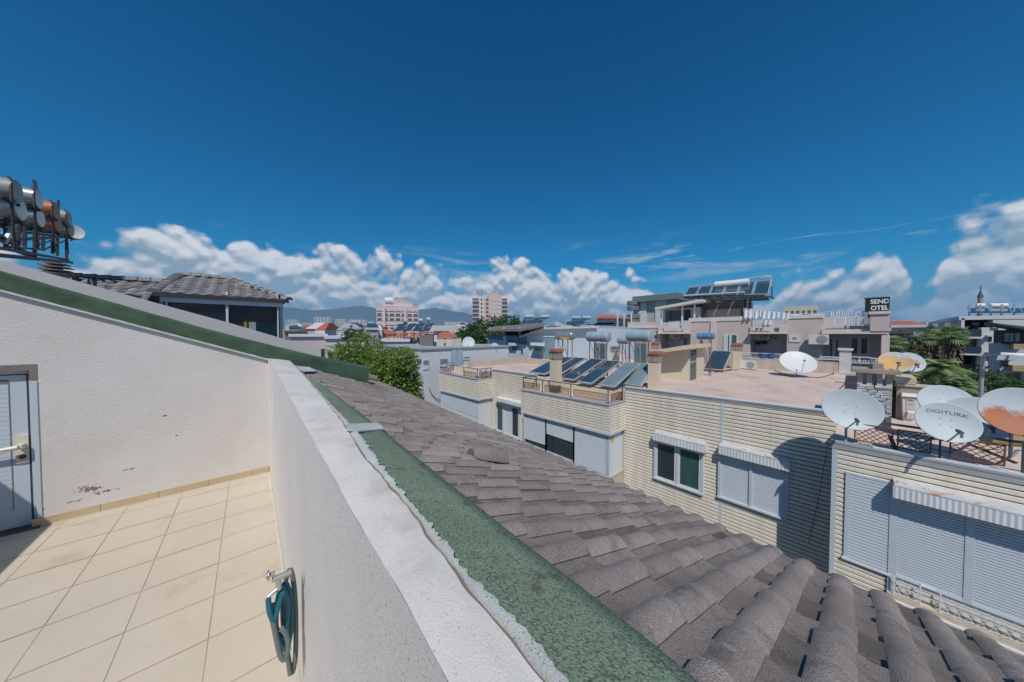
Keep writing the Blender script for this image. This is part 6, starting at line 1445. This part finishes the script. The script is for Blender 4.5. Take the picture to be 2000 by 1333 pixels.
def palm(u, vtop, D, rad, label, seed, vtrunk=None, group='fan palms beside the white flats', fan=True, skirt=True, n=34, ground=GROUND):
    R = random.Random(seed); c = PD(u, vtop, D); o = thing('palm_tree', (c.x, c.y, ground), label, 'palm tree', group)
    t = MB(); rows = []; h = c.z-ground
    t.tube([V(c.x+.1*math.sin(k), c.y, ground+h*k/10) for k in range(11)], [.28-.006*k for k in range(11)], 9)
    if skirt:
        for k in range(260):
            a = R.uniform(0,6.28); z = c.z-.3-R.random()**1.3*2.6; rr = .42*(1-(c.z-z)/5); p = V(c.x+math.cos(a)*rr*.6, c.y+math.sin(a)*rr*.6, z); q = p+V(math.cos(a)*.28,math.sin(a)*.28,-.45); w = V(-math.sin(a),math.cos(a),0)*.08; t.face([p-w,p+w,q+w*.3,q-w*.3])
    t.build('trunk', bark_m, o, normals=False)
    f = MB()
    for k in range(n):
        a = R.uniform(0, 6.28); el = R.uniform(-.75, 1.25); d = V(math.cos(a)*math.cos(el), math.sin(a)*math.cos(el), math.sin(el)); L_ = rad*R.uniform(.75,1.1); f.t = max(.02, min(1, .35+.3*math.sin(el)+R.uniform(-.2,.3)))
        side = V(-math.sin(a), math.cos(a), 0); upv = side.cross(d)
        if fan:
            p = c+d*L_*.42; m_ = 13
            f.face([c-side*.02, c+side*.02, p+side*.015, p-side*.015])
            for j in range(m_):
                th = (j/(m_-1)-.5)*3.3; dd = (d*math.cos(th)+side*math.sin(th)).normalized(); q1 = p+dd*L_*.34+V(0,0,-.01); q2 = p+dd*L_*.58+V(0,0,-.14*L_*(1+R.random())); w = dd.cross(upv).normalized()*L_*.035
                f.face([p, q1-w, q2, q1+w])
        else:
            pts = [c+d*(L_*s_)+V(0,0,-.55*L_*s_*s_) for s_ in (0,.2,.4,.6,.8,1)]
            for j in range(5):
                for q in range(8):
                    s_ = q/8; p = lerp(pts[j], pts[j+1], s_); tdir = (pts[j+1]-pts[j]).normalized(); ll = L_*.30*math.sin(math.pi*(.12+.85*(j+s_)/5))
                    for sg_ in (-1, 1):
                        e = p+side*sg_*ll+tdir*ll*.5+V(0,0,-ll*.35); w = tdir*.014*L_; f.face([p-w, p+w, e])
    f.t = .5; f.build('crown', lf_palm, o, normals=False); return o
palm(1806,658,42,.95,'left fan palm with slim trunk in front of the white flats',1); palm(1839,653,44,.95,'middle fan palm of the three standing close together',2); palm(1864,655,40,1.05,'right and thickest trunked fan palm of the three, before the balconies',3)
palm(1750,672,36,.8,'small fan palm just right of the hotel wall',11,skirt=False)
for i, (u, v, D, rad) in enumerate(((1788,720,34,1.0),(1836,716,33,1.35),(1872,752,30,1.0),(1765,728,30,.8),(1903,776,30,.9),(1815,765,27,.9))):
    labs = ['low date palm behind the rust streaked dish','large low date palm with pale arching fronds in front of the three fan palms','low date palm in front of the ground floor balconies','low date palm nearest the hotel corner','low date palm beside the street lamp','dark low date palm just above the plain dish']
    palm(u, v, D, rad, labs[i], 30+i, group='low date palms behind the dishes', fan=False, skirt=False, n=56)
for i, (u, v, D, rx, rz) in enumerate(((1755,690,40,2.0,1.8),(1745,722,38,2.4,2.0),(1785,745,36,2.6,2.2),(1850,745,40,3,1.6),(1940,768,38,2.2,1.5),(1970,772,36,2.4,1.4),(1905,790,34,2.4,1.6),(1925,752,42,2,1.2),(1830,790,30,2.2,1.6))):
    labs = ['green bush beside the right wall of the hotel','lower green bush under the hotel corner','leafy bush behind the stepped low wall','bush between the low date palms','round green bush at the foot of the street lamp, right side','bush at the far right below the blue grey flats','bush in front of the street lamp foot','small bush under the white balconies','bush just behind the lettered dish']
    tree('bush', gnd(u,D), [pb(u,v,D,rx*.6,rz*.8), pb(u-20,v+8,D,rx*.5,rz*.6), pb(u+18,v+8,D,rx*.5,rz*.6)], 2400, .32, lf_dark if i % 2 else lf_olive, labs[i], 'bush', 'bushes behind the dishes', 60+i, trunk_r=.1, elong=2)

# ---------------------------------------------------------------- white flats and lamp at the right
FX = 52.0
fl = thing('white_flats', (55,2,GROUND), 'white three storey flats with open balconies behind the fan palms', 'building')
ws_m = mat('white flats render', (.62,.62,.64), .9, var=.05, vs=.3); wsh_m = mat('flats render toned for shade', (.46,.42,.41), .9, var=.06, vs=.3)  # second one is a taupe copy with the side's shade put into its colour
def fb(u0, v0, u1, v1, dep, m, name, X=FX, par=None): a, b = PX(u0, v0, X), PX(u1, v1, X); return MB().box(X, X+dep, a.y, b.y, min(a.z,b.z), max(a.z,b.z)).build(name, m, par or fl)
b_ = PX(1879,618,FX); YS = b_.y; rr_ = ray(1813,627); XFAR = YS*rr_.x/rr_.y; MB().box(FX+1.6, XFAR, YS-12, YS, GROUND, b_.z-.1).build('wall', wsh_m, fl)
def fs(u0, v0, u1, v1, m, name, off=.03, par=None): a, b = PY(u0, v0, YS), PY(u1, v1, YS); return MB().box(a.x, b.x, YS, YS+off, min(a.z,b.z), max(a.z,b.z)).build(name, m, par or fl)
for q_ in ((1821,632,1834,648),(1846,630,1859,646),(1820,672,1833,690),(1846,672,1858,692)):
    w_ = fs(*q_, hfr_m, 'window'); fs(q_[0]+1, q_[1]+1, q_[2]-1, q_[3]-1, glass_m, 'pane', .05, w_)
fb(1879,622,1942,800,10,wsh_m,'back_wall',FX+1.6); MB().box(FX-.3, FX+12, YS+.2, PX(2060,618,FX).y, PX(1900,625,FX).z, PX(1900,618,FX).z).build('roof_beam', ws_m, fl)
fb(1878,622,1883,660,2,ws_m,'pillar',FX-.3); fb(1917,640,1950,800,3,ws_m,'wall',FX-.1); fb(1940,618,2060,640,3,ws_m,'wall',FX-.25); fb(1958,640,1965,800,4,MATS['blue balcony panel'],'recess_panel',FX-.0); fb(1950,640,1958,800,3,ws_m,'wall',FX-.3)
for v in (658,691,726): 
    fb(1872,v,1917,v+4,2.4,mat('white balcony slab',(.62,.61,.60),.8),'balcony_slab',FX-.6)
    fb(1880,v-14,1917,v-1,.04,mat('dark teal balcony glass',(.03,.06,.08),.2),'balcony_glass',FX-.45)
    fb(1898,v-28,1912,v-1,.05,glass_m,'balcony_door',FX+1.5)
for (u0,u1,v0,v1) in ((1930,1938,657,667),(1928,1937,690,704),(1929,1935,728,740)):
    w_ = fb(u0,v0,u1,v1,.05,hfr_m,'window',FX-.16); fb(u0+.8,v0+.8,u1-.8,v1-.5,.02,glass_m,'pane',FX-.18,w_)
for v in (655,688): fb(1929,v,1939,v+3,.6,slab_m,'awning',FX-.7)
# flat beside: blue grey house with green canopy roof
f2 = thing('blue_grey_flats', (50,-2,GROUND), 'blue grey flats with a green canopied roof room at the right edge', 'building')
FX2 = 47.0; bg_m = mat('blue grey render', (.50,.53,.60), .9, var=.05, vs=.4)
def f2b(u0, v0, u1, v1, dep, m, name, X=FX2, par=None): a, b = PX(u0, v0, X), PX(u1, v1, X); return MB().box(X, X+dep, a.y, b.y, min(a.z,b.z), max(a.z,b.z)).build(name, m, par or f2)
f2b(1952,672,2040,800,3,bg_m,'wall'); f2b(1959,645,2040,672,2.5,mat('dark brown timber room',(.09,.05,.04),.9),'roof_room',FX2+.5)
A, B = PX(1950,635,FX2-1.5), PX(2045,650,FX2-1.5); MB().hexa([A,B,B+V(4,0,0),A+V(4,0,0),A+V(0,0,.12),B+V(0,0,.25),B+V(4,0,.5),A+V(4,0,.35)]).build('canopy', mat('dark green sheeting',(.04,.07,.055),.7), f2)
for u in (1962,1972,1983): f2b(u,651,u+8,668,.05,mat('pale window blind',(.35,.40,.42),.5),'window',FX2+.44)
f2b(1960,671,2040,673.5,.3,dark_m,'rail',FX2-.2)
for (u0,u1,v0,v1) in ((1957,1963,731,746),(1966,1972,731,746),(1981,1994,728,745),(1955,1970,704,716)): 
    w_ = f2b(u0,v0,u1,v1,.05,hfr_m,'window',FX2-.05); f2b(u0+.5,v0+.5,u1-.5,v1-.5,.02,glass_m,'pane',FX2-.07,w_)
for u0, u1 in ((1946,1968),(1969,1990)):
    A, B = PX(u0+5,691,FX2-.1), PX(u1+2,691,FX2-.1); C, D = PX(u1-7,704,FX2-1.6), PX(u0,704,FX2-1.6); MB().prism([A,B,C,D],(0,0,.04)).build('awning', mat('grey blue awning',(.28,.36,.42),.8), f2)
f2b(1978,714,2040,728,1.2,mat('ochre balcony front',(.42,.33,.18),.9),'balcony_front',FX2-1.2); f2b(1980,672,2000,683,1.2,MATS['ochre balcony front'],'balcony_front',FX2-1.0); f2b(1978,748,2040,760,1.2,dark_m,'balcony_front',FX2-1.2); f2b(1978,760,2040,790,1.0,mat('yellow wall',(.5,.46,.26),.9),'ground_wall',FX2-1)
rp = thing('roof_collectors', PX(1945,615,FX+2), 'row of six dark solar collectors with white tanks on the roof of the white flats', 'solar panel')
for i in range(7):
    u = 1889+i*21; A, B = PX(u+4,612,FX+2), PX(u+23,612,FX+2); C, D = PX(u+19,604,FX+4), PX(u,604,FX+4); MB().hexa([A,B,C,D,A+V(0,0,.1),B+V(0,0,.1),C+V(0,0,.1),D+V(0,0,.1)]).build('collector', abs_m, rp)
for u in (1893,1914,1935,1956,1980): p = PX(u,617,FX+2.5); MB().bar(p, p+V(0,0,1.1), .12).build('stand', steel_m, rp)
for u0, u1 in ((1907,1923),(1933,1968)): MB().cyl(PX(u0,598,FX+4.5), PX(u1,598,FX+4.5), .28, n=14).build('tank', whit_m, rp)
# street lamp
LD = 26.0; lx = PX(1911,700,LD)
sl_ = thing('street_lamp', (LD, lx.y, GROUND), 'pale steel street lamp with a single straight arm behind the dishes', 'street lamp')
pt = PX(1920,697,LD); MB().cyl((LD,lx.y,GROUND), (LD,pt.y,pt.z), .11, .06, 12).build('pole', steel_m, sl_); MB().tube([pt, PX(1962,691,LD-.6)], [.05,.035], 8).build('arm', steel_m, sl_)
q = PX(1962,691,LD-.6); MB().hexa([q+V(-.1,.1,-.06),q+V(.1,.1,-.06),q+V(.1,-.6,-.08),q+V(-.1,-.6,-.08),q+V(-.08,.1,.05),q+V(.08,.1,.05),q+V(.05,-.6,.02),q+V(-.05,-.6,.02)]).build('lamp_head', whit_m, sl_)
# minaret
mD = 230; c = PX(1914,600,mD); mn = thing('minaret', (c.x,c.y,GROUND), 'slim stone minaret with a pointed blue cone rising above the flats', 'minaret')
def mz(v): return PX(1914,v,mD).z
MB().cyl((c.x,c.y,GROUND),(c.x,c.y,mz(581)),.72,.66,20).build('shaft', mat('tan stone',(.30,.23,.14),.9), mn); MB().cyl((c.x,c.y,mz(599)),(c.x,c.y,mz(597)),1.0,1.0,20).build('balcony', MATS['tan stone'], mn)
MB().cyl((c.x,c.y,mz(581)),(c.x,c.y,mz(566)),.85,.05,20).build('spire', mat('blue lead',(.03,.08,.16),.5), mn); MB().cyl((c.x,c.y,mz(566)),(c.x,c.y,mz(558)),.2,.05,6).build('finial', dark_m, mn)

# ---------------------------------------------------------------- pink towers and other mid distance blocks, built facing the viewer
UNIT = {}
def unit(m):
    if m.name not in UNIT:
        me = bpy.data.meshes.new('window'); v = [(x,y,z) for z in (0,1) for (x,y) in ((-.5,0),(.5,0),(.5,.15),(-.5,.15))]
        me.from_pydata(v, [], [(0,1,5,4),(1,2,6,5),(3,0,4,7),(4,5,6,7),(3,2,1,0),(2,3,7,6)]); me.materials.append(m); UNIT[m.name] = me
    return UNIT[m.name]
def part(root, name, m, x, y, z, w, h, d=1.0):
    o = bpy.data.objects.new(name, unit(m)); COL.objects.link(o); o.parent = root; o.location = (x, y, z); o.scale = (w, d/.15, h); ORG[o.name] = V(0,0,0); return o
def block(name, u0, u1, vt, D, depth, wm, label, cat='building', group=None, nx=0, ny=0, gm=None, vb=None, ang=0.0, roofm=None, rooft=0, floors_from=None, win=(.55,.5), proud=0):
    um = (u0+u1)/2; c = PD(um, vt, D); az = math.atan2(c.x, c.y); o = thing(name, (c.x, c.y, GROUND), label, cat, group)
    cosf = math.cos(az-YAW); w = (u1-u0)/FPX*D*cosf/(1.0)*cosf; w = abs((ray(u1,vt)*(1/ray(u1,vt).dot(fw))-ray(u0,vt)*(1/ray(u0,vt).dot(fw))).length)*D*cosf*cosf if False else (u1-u0)/FPX*(D*cosf)/max(.35,1/ max(.35,cosf)) 
    H = c.z-GROUND
    me = MB().box(-w/2, w/2, 0, depth, 0, H); b = me.build('wall', wm, o, wo=V(0,0,0)); b.location = (0,0,0)
    o.rotation_euler = (0,0,-az+ang)
    if roofm:
        if rooft: r_ = MB().hexa([(-w*.56,-.06*w,H),(w*.56,-.06*w,H),(w*.56,depth+.06*w,H),(-w*.56,depth+.06*w,H),(-w*.2,depth*.4,H+rooft),(w*.2,depth*.4,H+rooft),(w*.2,depth*.6,H+rooft),(-w*.2,depth*.6,H+rooft)])
        else: r_ = MB().box(-w*.52,w*.52,-.3,depth+.3,H,H+.35)
        rr = r_.build('roof', roofm, o, wo=V(0,0,0)); rr.location = (0,0,0)
    top = H-.6; fh = 3.0
    for j in range(ny):
        for i in range(nx):
            part(o, 'window', gm or glass_m, (-.5+(i+.5)/nx)*w, -.05, top-(j+1)*fh+fh*.25, w/nx*win[0], fh*win[1], .1)
    return o, w, H
pk_m = mat('salmon pink render', (.56,.40,.35), .9, var=.05, vs=.1); pkw_m = mat('pinkish white render', (.62,.55,.54), .9, var=.05, vs=.1); wn_m = mat('grey window glass', (.10,.11,.13), .3); blind_m = mat('pale blinds', (.45,.50,.48), .7)
o, w, H = block('pink_tower', 736, 818, 603, 210, 18, pk_m, 'salmon pink and white tower block with stepped top, above the leafy trees', nx=0, ny=0)
for j in range(11):
    z = H-3.0*(j+1)
    part(o,'balcony_band',pkw_m,0,-.3,z+1.0,w*1.0,1.9,.3)
    for i in range(7): part(o,'window',wn_m if (i*3+j) % 3 else blind_m,(-.5+(i+.5)/7)*w,-.45,z+1.25,w/7*.72,1.4,.2)
for x in (-.32,.18): part(o,'stair_shaft',pkw_m,x*w,-1.2,0,w*.05,H+1.0,1.2)
for k,(x0,x1,h) in enumerate(((-.5,.5,1.6),(-.30,.36,3.6),(-.05,.22,6.2))): b_ = MB().box(x0*w,x1*w,2+k,15,H,H+h).build('upper_storey', pk_m if k != 1 else pkw_m, o, wo=V(0,0,0)); b_.location=(0,0,0)
b_ = MB().cyl((-.30*w,4,H+5.2),(-.12*w,4,H+5.2),2.2,n=18).build('roof_tank', whit_m, o, wo=V(0,0,0)); b_.location=(0,0,0)
b_ = MB(); 
for i in range(7): b_.box((-.08+.05*i)*w,(-.05+.05*i)*w,4,6,H+6.2,H+7.4+(i%2)*.6)
b_ = b_.build('roof_clutter', grl_m, o, wo=V(0,0,0)); b_['kind'] = 'stuff'; b_.location=(0,0,0)
o, w, H = block('pink_tower', 923, 991, 582, 230, 18, pk_m, 'pink tower block with dark glazed balconies, standing above the green clump', nx=0, ny=0)
for j in range(9):
    z = H-3.1*(j+1)
    for xc, ww, m_ in ((-.41,.17,wn_m),(.42,.15,wn_m),(-.08,.07,wn_m),(.10,.10,blind_m),(.27,.14,blind_m),(-.24,.05,wn_m)): part(o,'window',m_,xc*w,-.2,z+.7,w*ww,1.7,.2)
    part(o,'balcony_slab',pkw_m,-.41*w,-1.2,z+.2,w*.19,.5,1.2); part(o,'balcony_slab',pkw_m,.42*w,-1.2,z+.2,w*.17,.5,1.2)
part(o,'pale_strip',pkw_m,-.24*w,-.1,0,.12*w,H,.1)
for x0,x1,h in ((-.5,-.1,.9),(-.05,.28,3.8),(.3,.5,1.8)): b_ = MB().box(x0*w,x1*w,1,14,H,H+h).build('upper_storey', pkw_m if h<3 else pk_m, o, wo=V(0,0,0)); b_.location=(0,0,0)
b_ = MB(); R = random.Random(5)
for i in range(14): x = (-.48+.07*i)*w; b_.box(x,x+R.uniform(.3,1.3),3,4,H+3.0,H+R.uniform(3.8,5.6)) if .0<i/14<.8 else None
b_ = b_.build('roof_clutter', grl_m, o, wo=V(0,0,0)); b_['kind'] = 'stuff'; b_.location=(0,0,0)
wh2 = mat('off white city render', (.55,.54,.53), .9, var=.06, vs=.1); lilp = mat('pinkish lilac render', (.50,.42,.45), .9, var=.05, vs=.3); crm = mat('cream city render', (.52,.47,.39), .9, var=.06, vs=.1); dkr = mat('brown dark roof', (.13,.10,.09), .9, var=.2); whr = mat('white metal roof', (.60,.62,.64), .5); gry = mat('grey city render', (.33,.34,.36), .9)
# named mid distance houses at left, px based
mids = [
 ('town_house',566,640,658,46,12,lilp,whr,0,'pinkish lilac row house with white window frames, left of the leafy tree',4,2),
 ('town_house',636,712,662,44,12,wh2,whr,0,'white row house adjoining the pinkish lilac one',4,2),
 ('town_house',556,600,650,60,12,mat('dark brown render',(.20,.15,.14),.9),dkr,0,'dark brown house beside the penthouse corner post',3,1),  # walls in one even dark brown
 ('town_house',600,655,643,66,12,wh2,whr,1.3,'white house with a pale pitched roof behind the row houses',4,1),
 ('town_house',655,705,648,70,10,crm,dkr,1.4,'cream house with brown pitched roof behind the row houses',3,1),
 ('town_house',690,738,646,80,10,gry,dkr,1.2,'grey house with dark roof left of the stepped pink tower',3,1),
 ('town_house',745,800,668,42,10,wh2,whr,0,'white house partly behind the leafy tree, below the tower',3,1),
 ('town_house',790,842,664,46,10,crm,whr,0,'cream white house under the red framed solar rack',3,1),
 ('town_house',850,893,660,48,9,wh2,red_m,.9,'white house with an orange red hipped roof, left of the green clump',3,1),
 ('town_house',893,925,655,90,9,wh2,red_m,.7,'small white house with red roof behind the green clump',2,1),
 ('town_house',1085,1140,644,60,9,wh2,whr,0,'white house with rooftop tanks behind the blue gabled house',3,1),
 ('town_house',1205,1240,640,70,9,pkw_m,whr,0,'pale pink house left of the grey apartment block',2,1),
 ('town_house',1740,1815,640,70,10,wh2,whr,0,'white low house with glazed veranda, right of the hotel sign',4,1),
 ('town_house',1736,1790,652,60,10,MATS['blue balcony panel'],dkr,0,'dark fronted house behind the small palm, right of the hotel',3,1),
 ('town_house',1785,1822,655,58,10,gry,whr,0,'grey white house seen between the palms',2,1),
]
for (nm_,u0,u1,vt,D,dp,wm,rm,rt_h,lab,nx,ny) in mids: block(nm_,u0,u1,vt,D,dp,wm,lab,group='houses in the middle distance',nx=nx,ny=ny,roofm=rm,rooft=rt_h,win=(.42,.42))
# red framed solar rack beyond the leafy tree
rr = thing('red_solar_rack', PD(800,650,44), 'solar collectors on an orange red steel frame above the cream white house', 'solar panel')
rd = mat('orange red painted steel', (.50,.10,.05), .6)
f_ = MB(); rz = PD(800,650,44); az = math.atan2(rz.x, rz.y); ax_ = V(math.cos(az), -math.sin(az), 0); bk = V(math.sin(az), math.cos(az), 0)
def RP(u, v, dd=0): return PD(u, v, 44)+bk*dd
f_.bar(RP(755,652), RP(850,650), .18); f_.bar(RP(762,658), RP(845,656), .12)
for u in range(757,852,13): f_.bar(RP(u,650), RP(u,668), .12)
for u in range(757,840,13): f_.bar(RP(u,666), RP(u+12,652), .08)
f_.build('frame', rd, rr)
for u in (768,786,804,822): MB().hexa([RP(u,648),RP(u+16,647),RP(u+28,631,2.5),RP(u+13,633,2.5),RP(u,647),RP(u+16,646),RP(u+28,630,2.5),RP(u+13,632,2.5)]).build('collector', abs_m, rr)
for u, v in ((790,620),(822,619),(838,617)): MB().cyl(RP(u-3,v+6,2.5), RP(u+5,v+6,2.5), .35, n=12).bar(RP(u+1,v+10,2.5), RP(u+1,v+34,2.5), .12).build('tank', tank_m, rr)
# rooftop collectors behind the blue house
for (u0,u1,v0,v1,D,lab) in ((1018,1068,633,622,52,'row of dark collectors on the tiled canopy roof of the blue house'),(1112,1146,634,624,58,'small row of dark collectors behind the blue gabled house')):
    o = thing('roof_collectors', PD(u0,v0,D), lab, 'solar panel'); n = 4
    for i in range(n):
        ua = lerp(u0,u1-10,i/n); A, B, C, E_ = PD(ua,v0,D), PD(ua+9,v0,D), PD(ua+16,v1,D+2.5), PD(ua+7,v1,D+2.5); MB().hexa([A,B,C,E_,A+V(0,0,.1),B+V(0,0,.1),C+V(0,0,.1),E_+V(0,0,.1)]).build('collector', abs_m, o)
    for k in (.2,.8): p = PD(lerp(u0,u1,k)+6, v1-3, D+2.6); MB().cyl(p-V(.6,-.5,0), p+V(.6,-.5,0), .36, n=14).bar(p, p+V(0,0,-1.6), .1).build('tank', tank_m, o)
# clutter tower behind hotel, pale block with tanks
block('cream_block', 1531, 1597, 598, 120, 14, crm, 'cream apartment block with cluttered roof, just above the white laundry', nx=6, ny=2, gm=wn_m, roofm=None)
# ---------------------------------------------------------------- distant city
cols = [(wh2,'white'),(crm,'cream'),(pkw_m,'pale pink'),(gry,'grey')]
R = random.Random(77)
big = [(558,582,625,700),(614,646,620,620),(655,676,624,560),(681,716,625,640),(716,737,633,520),(868,884,629,800),(884,912,630,900),(590,612,632,500)]
labsb = ['pair of white slabs right of the penthouse post','white cluster of stepped blocks on the left horizon','small white block right of the stepped cluster','white block with dark roof frame on the left horizon','grey white block touching the stepped pink tower','white block on the horizon above the red roofs','pale block at the horizon left of the second pink tower','narrow white block nearest the penthouse post']
for (u0,u1,vt,D),lab in zip(big,labsb): block('distant_block',u0,u1,vt,D,18,wh2 if D != 520 else gry,lab,group='larger blocks on the horizon',nx=5,ny=4,gm=wn_m)
for i in range(380):
    if i < 300: u = R.uniform(545, 1330)
    elif i < 325: u = R.uniform(1480, 1640)
    else: u = R.uniform(1735, 1900)
    D = math.exp(R.uniform(math.log(75), math.log(2000))); Hh = R.choice((7,8,10,10,12,13,15)) if D < 500 else 13+D*R.uniform(-.004, .030)
    wpx = R.uniform(11, 24)/D*FPX*.9; wpx = max(wpx, 3)
    z = GROUND+Hh; r_ = ray(u, 650); vt = 0
    c = PD(u, 652, D); # find v for the height
    k = D/math.hypot(r_.x, r_.y); vt = CV-FPX*((V(c.x,c.y,z)).dot(up)/(V(c.x,c.y,z)).dot(fw))
    m_, nm_ = R.choice(cols if R.random() < .6 else cols[:2])
    red = D < 700 and R.random() < .2
    block('distant_house' if D < 500 else 'distant_block', u-wpx/2, u+wpx/2, vt, D, R.uniform(9,16), m_, (nm_+' house with orange roof in the low city' if red else nm_+(' house in the low city behind the near roofs' if D < 500 else ' block far off in the hazy city')), group='city houses', nx=3 if D < 450 else 0, ny=2 if D < 450 else 0, gm=wn_m, roofm=red_m if red else None, rooft=1.2 if red else 0, ang=R.uniform(-.5,.5))
for i in range(44):
    u = R.uniform(556, 960) if i < 34 else R.uniform(1090, 1240); D = R.uniform(48, 120); v = R.uniform(637, 658); wpx = R.uniform(900, 1700)/D; m_, nm_ = R.choice(cols[:3]+[(lilp,'lilac')]); pitched = R.random() < .45
    block('low_house', u-wpx/2, u+wpx/2, v, D, R.uniform(7,11), m_, nm_+(' low house with a pitched roof' if pitched else ' flat roofed low house')+' in the crowded town middle distance', group='crowded low houses', nx=4, ny=2, gm=wn_m, roofm=R.choice((whr,dkr,gry,red_m)) if pitched else whr, rooft=R.uniform(.8,1.4) if pitched else 0, ang=R.uniform(-.35,.35), win=(.38,.42))
    if R.random() < .6:
        c = PD(u+R.uniform(-wpx*.3,wpx*.3), v, D+3); q_ = thing('water_tank', (c.x,c.y,c.z), 'little rooftop solar tank on a low house in the town', 'water tank', 'tiny tanks on the low houses'); MB().cyl((c.x-.5,c.y,c.z+1.2),(c.x+.5,c.y,c.z+1.2),.28,n=10).build('tank', tank_m if i%2 else whit_m, q_); MB().bar((c.x,c.y,c.z-.3),(c.x,c.y,c.z+1),.1).build('stand', dark_m, q_); MB().hexa([(c.x-.9,c.y-1.8,c.z+.1),(c.x+.9,c.y-1.8,c.z+.1),(c.x+.9,c.y-.3,c.z+.9),(c.x-.9,c.y-.3,c.z+.9),(c.x-.9,c.y-1.8,c.z+.2),(c.x+.9,c.y-1.8,c.z+.2),(c.x+.9,c.y-.3,c.z+1.0),(c.x-.9,c.y-.3,c.z+1.0)]).build('collector', abs_m, q_)
for i in range(46):
    u = R.uniform(545,1240) if i < 34 else R.uniform(1735,1900); D = R.uniform(90, 700); rx = R.uniform(2.5,5); c = PD(u, 655, D); z = GROUND+R.uniform(4,8)
    tree('distant_tree', (c.x,c.y,GROUND), [(V(c.x,c.y,z), V(rx,rx,rx*.7)), (V(c.x+rx*.8,c.y,z-1), V(rx*.7,rx*.7,rx*.6))], 260, 1.3, lf_dark, 'dark green tree among the low city houses', group='trees among the city houses', seed=100+i, elong=1.4, cluster=4, trunk_r=.3)
# ---------------------------------------------------------------- mountains
mt_m = mat('haze tinted mountain rock and scrub', (.12,.15,.16), .95, var=.3, vs=.0006)  # rock colour made paler and bluer, painting in part of the haze
def ridge_line(name, prof, D, seed):
    pts = []; R = random.Random(seed); prof = sorted(prof)
    us = [prof[0][0]+(prof[-1][0]-prof[0][0])*i/160 for i in range(161)]
    rows = [[], [], [], []]
    for u in us:
        for (a, va), (b, vb) in zip(prof, prof[1:]):
            if a <= u <= b: v = lerp(va, vb, (u-a)/(b-a)); break
        v += 2.2*pnoise(V(u*.05, seed, 0))+1.2*pnoise(V(u*.16, seed, 3)); p = PD(u, v, D); d = V(p.x, p.y, 0).normalized(); h = p.z-GROUND
        rows[0].append(p-d*h*2.2+V(0,0,-h)); rows[1].append(p-d*h*1.1+V(0,0,-h*.55+h*.12*pnoise(V(u*.09,7,seed)))); rows[2].append(p); rows[3].append(p+d*h*2.0+V(0,0,-h))
    m = MB(); m.grid(rows, True); o = m.build(name, mt_m, normals=False); o['kind'] = 'structure'
ridge_line('mountains', [(-60,636),(60,640),(140,612),(200,598),(255,594),(340,604),(420,600),(500,596),(560,600),(620,607),(660,603),(700,597),(730,602),(770,618),(810,606),(850,602),(900,610),(940,622),(1000,636),(1100,640),(1200,638),(1300,641)], 2500, 3)
# ---------------------------------------------------------------- haze
hz = MB().box(-3600, 4600, -700, 4600, GROUND-1, 225).build('haze', None, wo=V(0,0,0)); hz.data.materials.clear(); hz['kind'] = 'stuff'
hm = bpy.data.materials.new('pale air haze'); hm.use_nodes = True; nt = hm.node_tree; nt.nodes.clear(); o_ = nt.nodes.new('ShaderNodeOutputMaterial'); pv = nt.nodes.new('ShaderNodeVolumePrincipled')
pv.inputs['Color'].default_value = (.26,.60,.95,1); pv.inputs['Density'].default_value = 2.6e-4; pv.inputs['Anisotropy'].default_value = 0.0; nt.links.new(pv.outputs[0], o_.inputs['Volume']); hz.data.materials.append(hm)
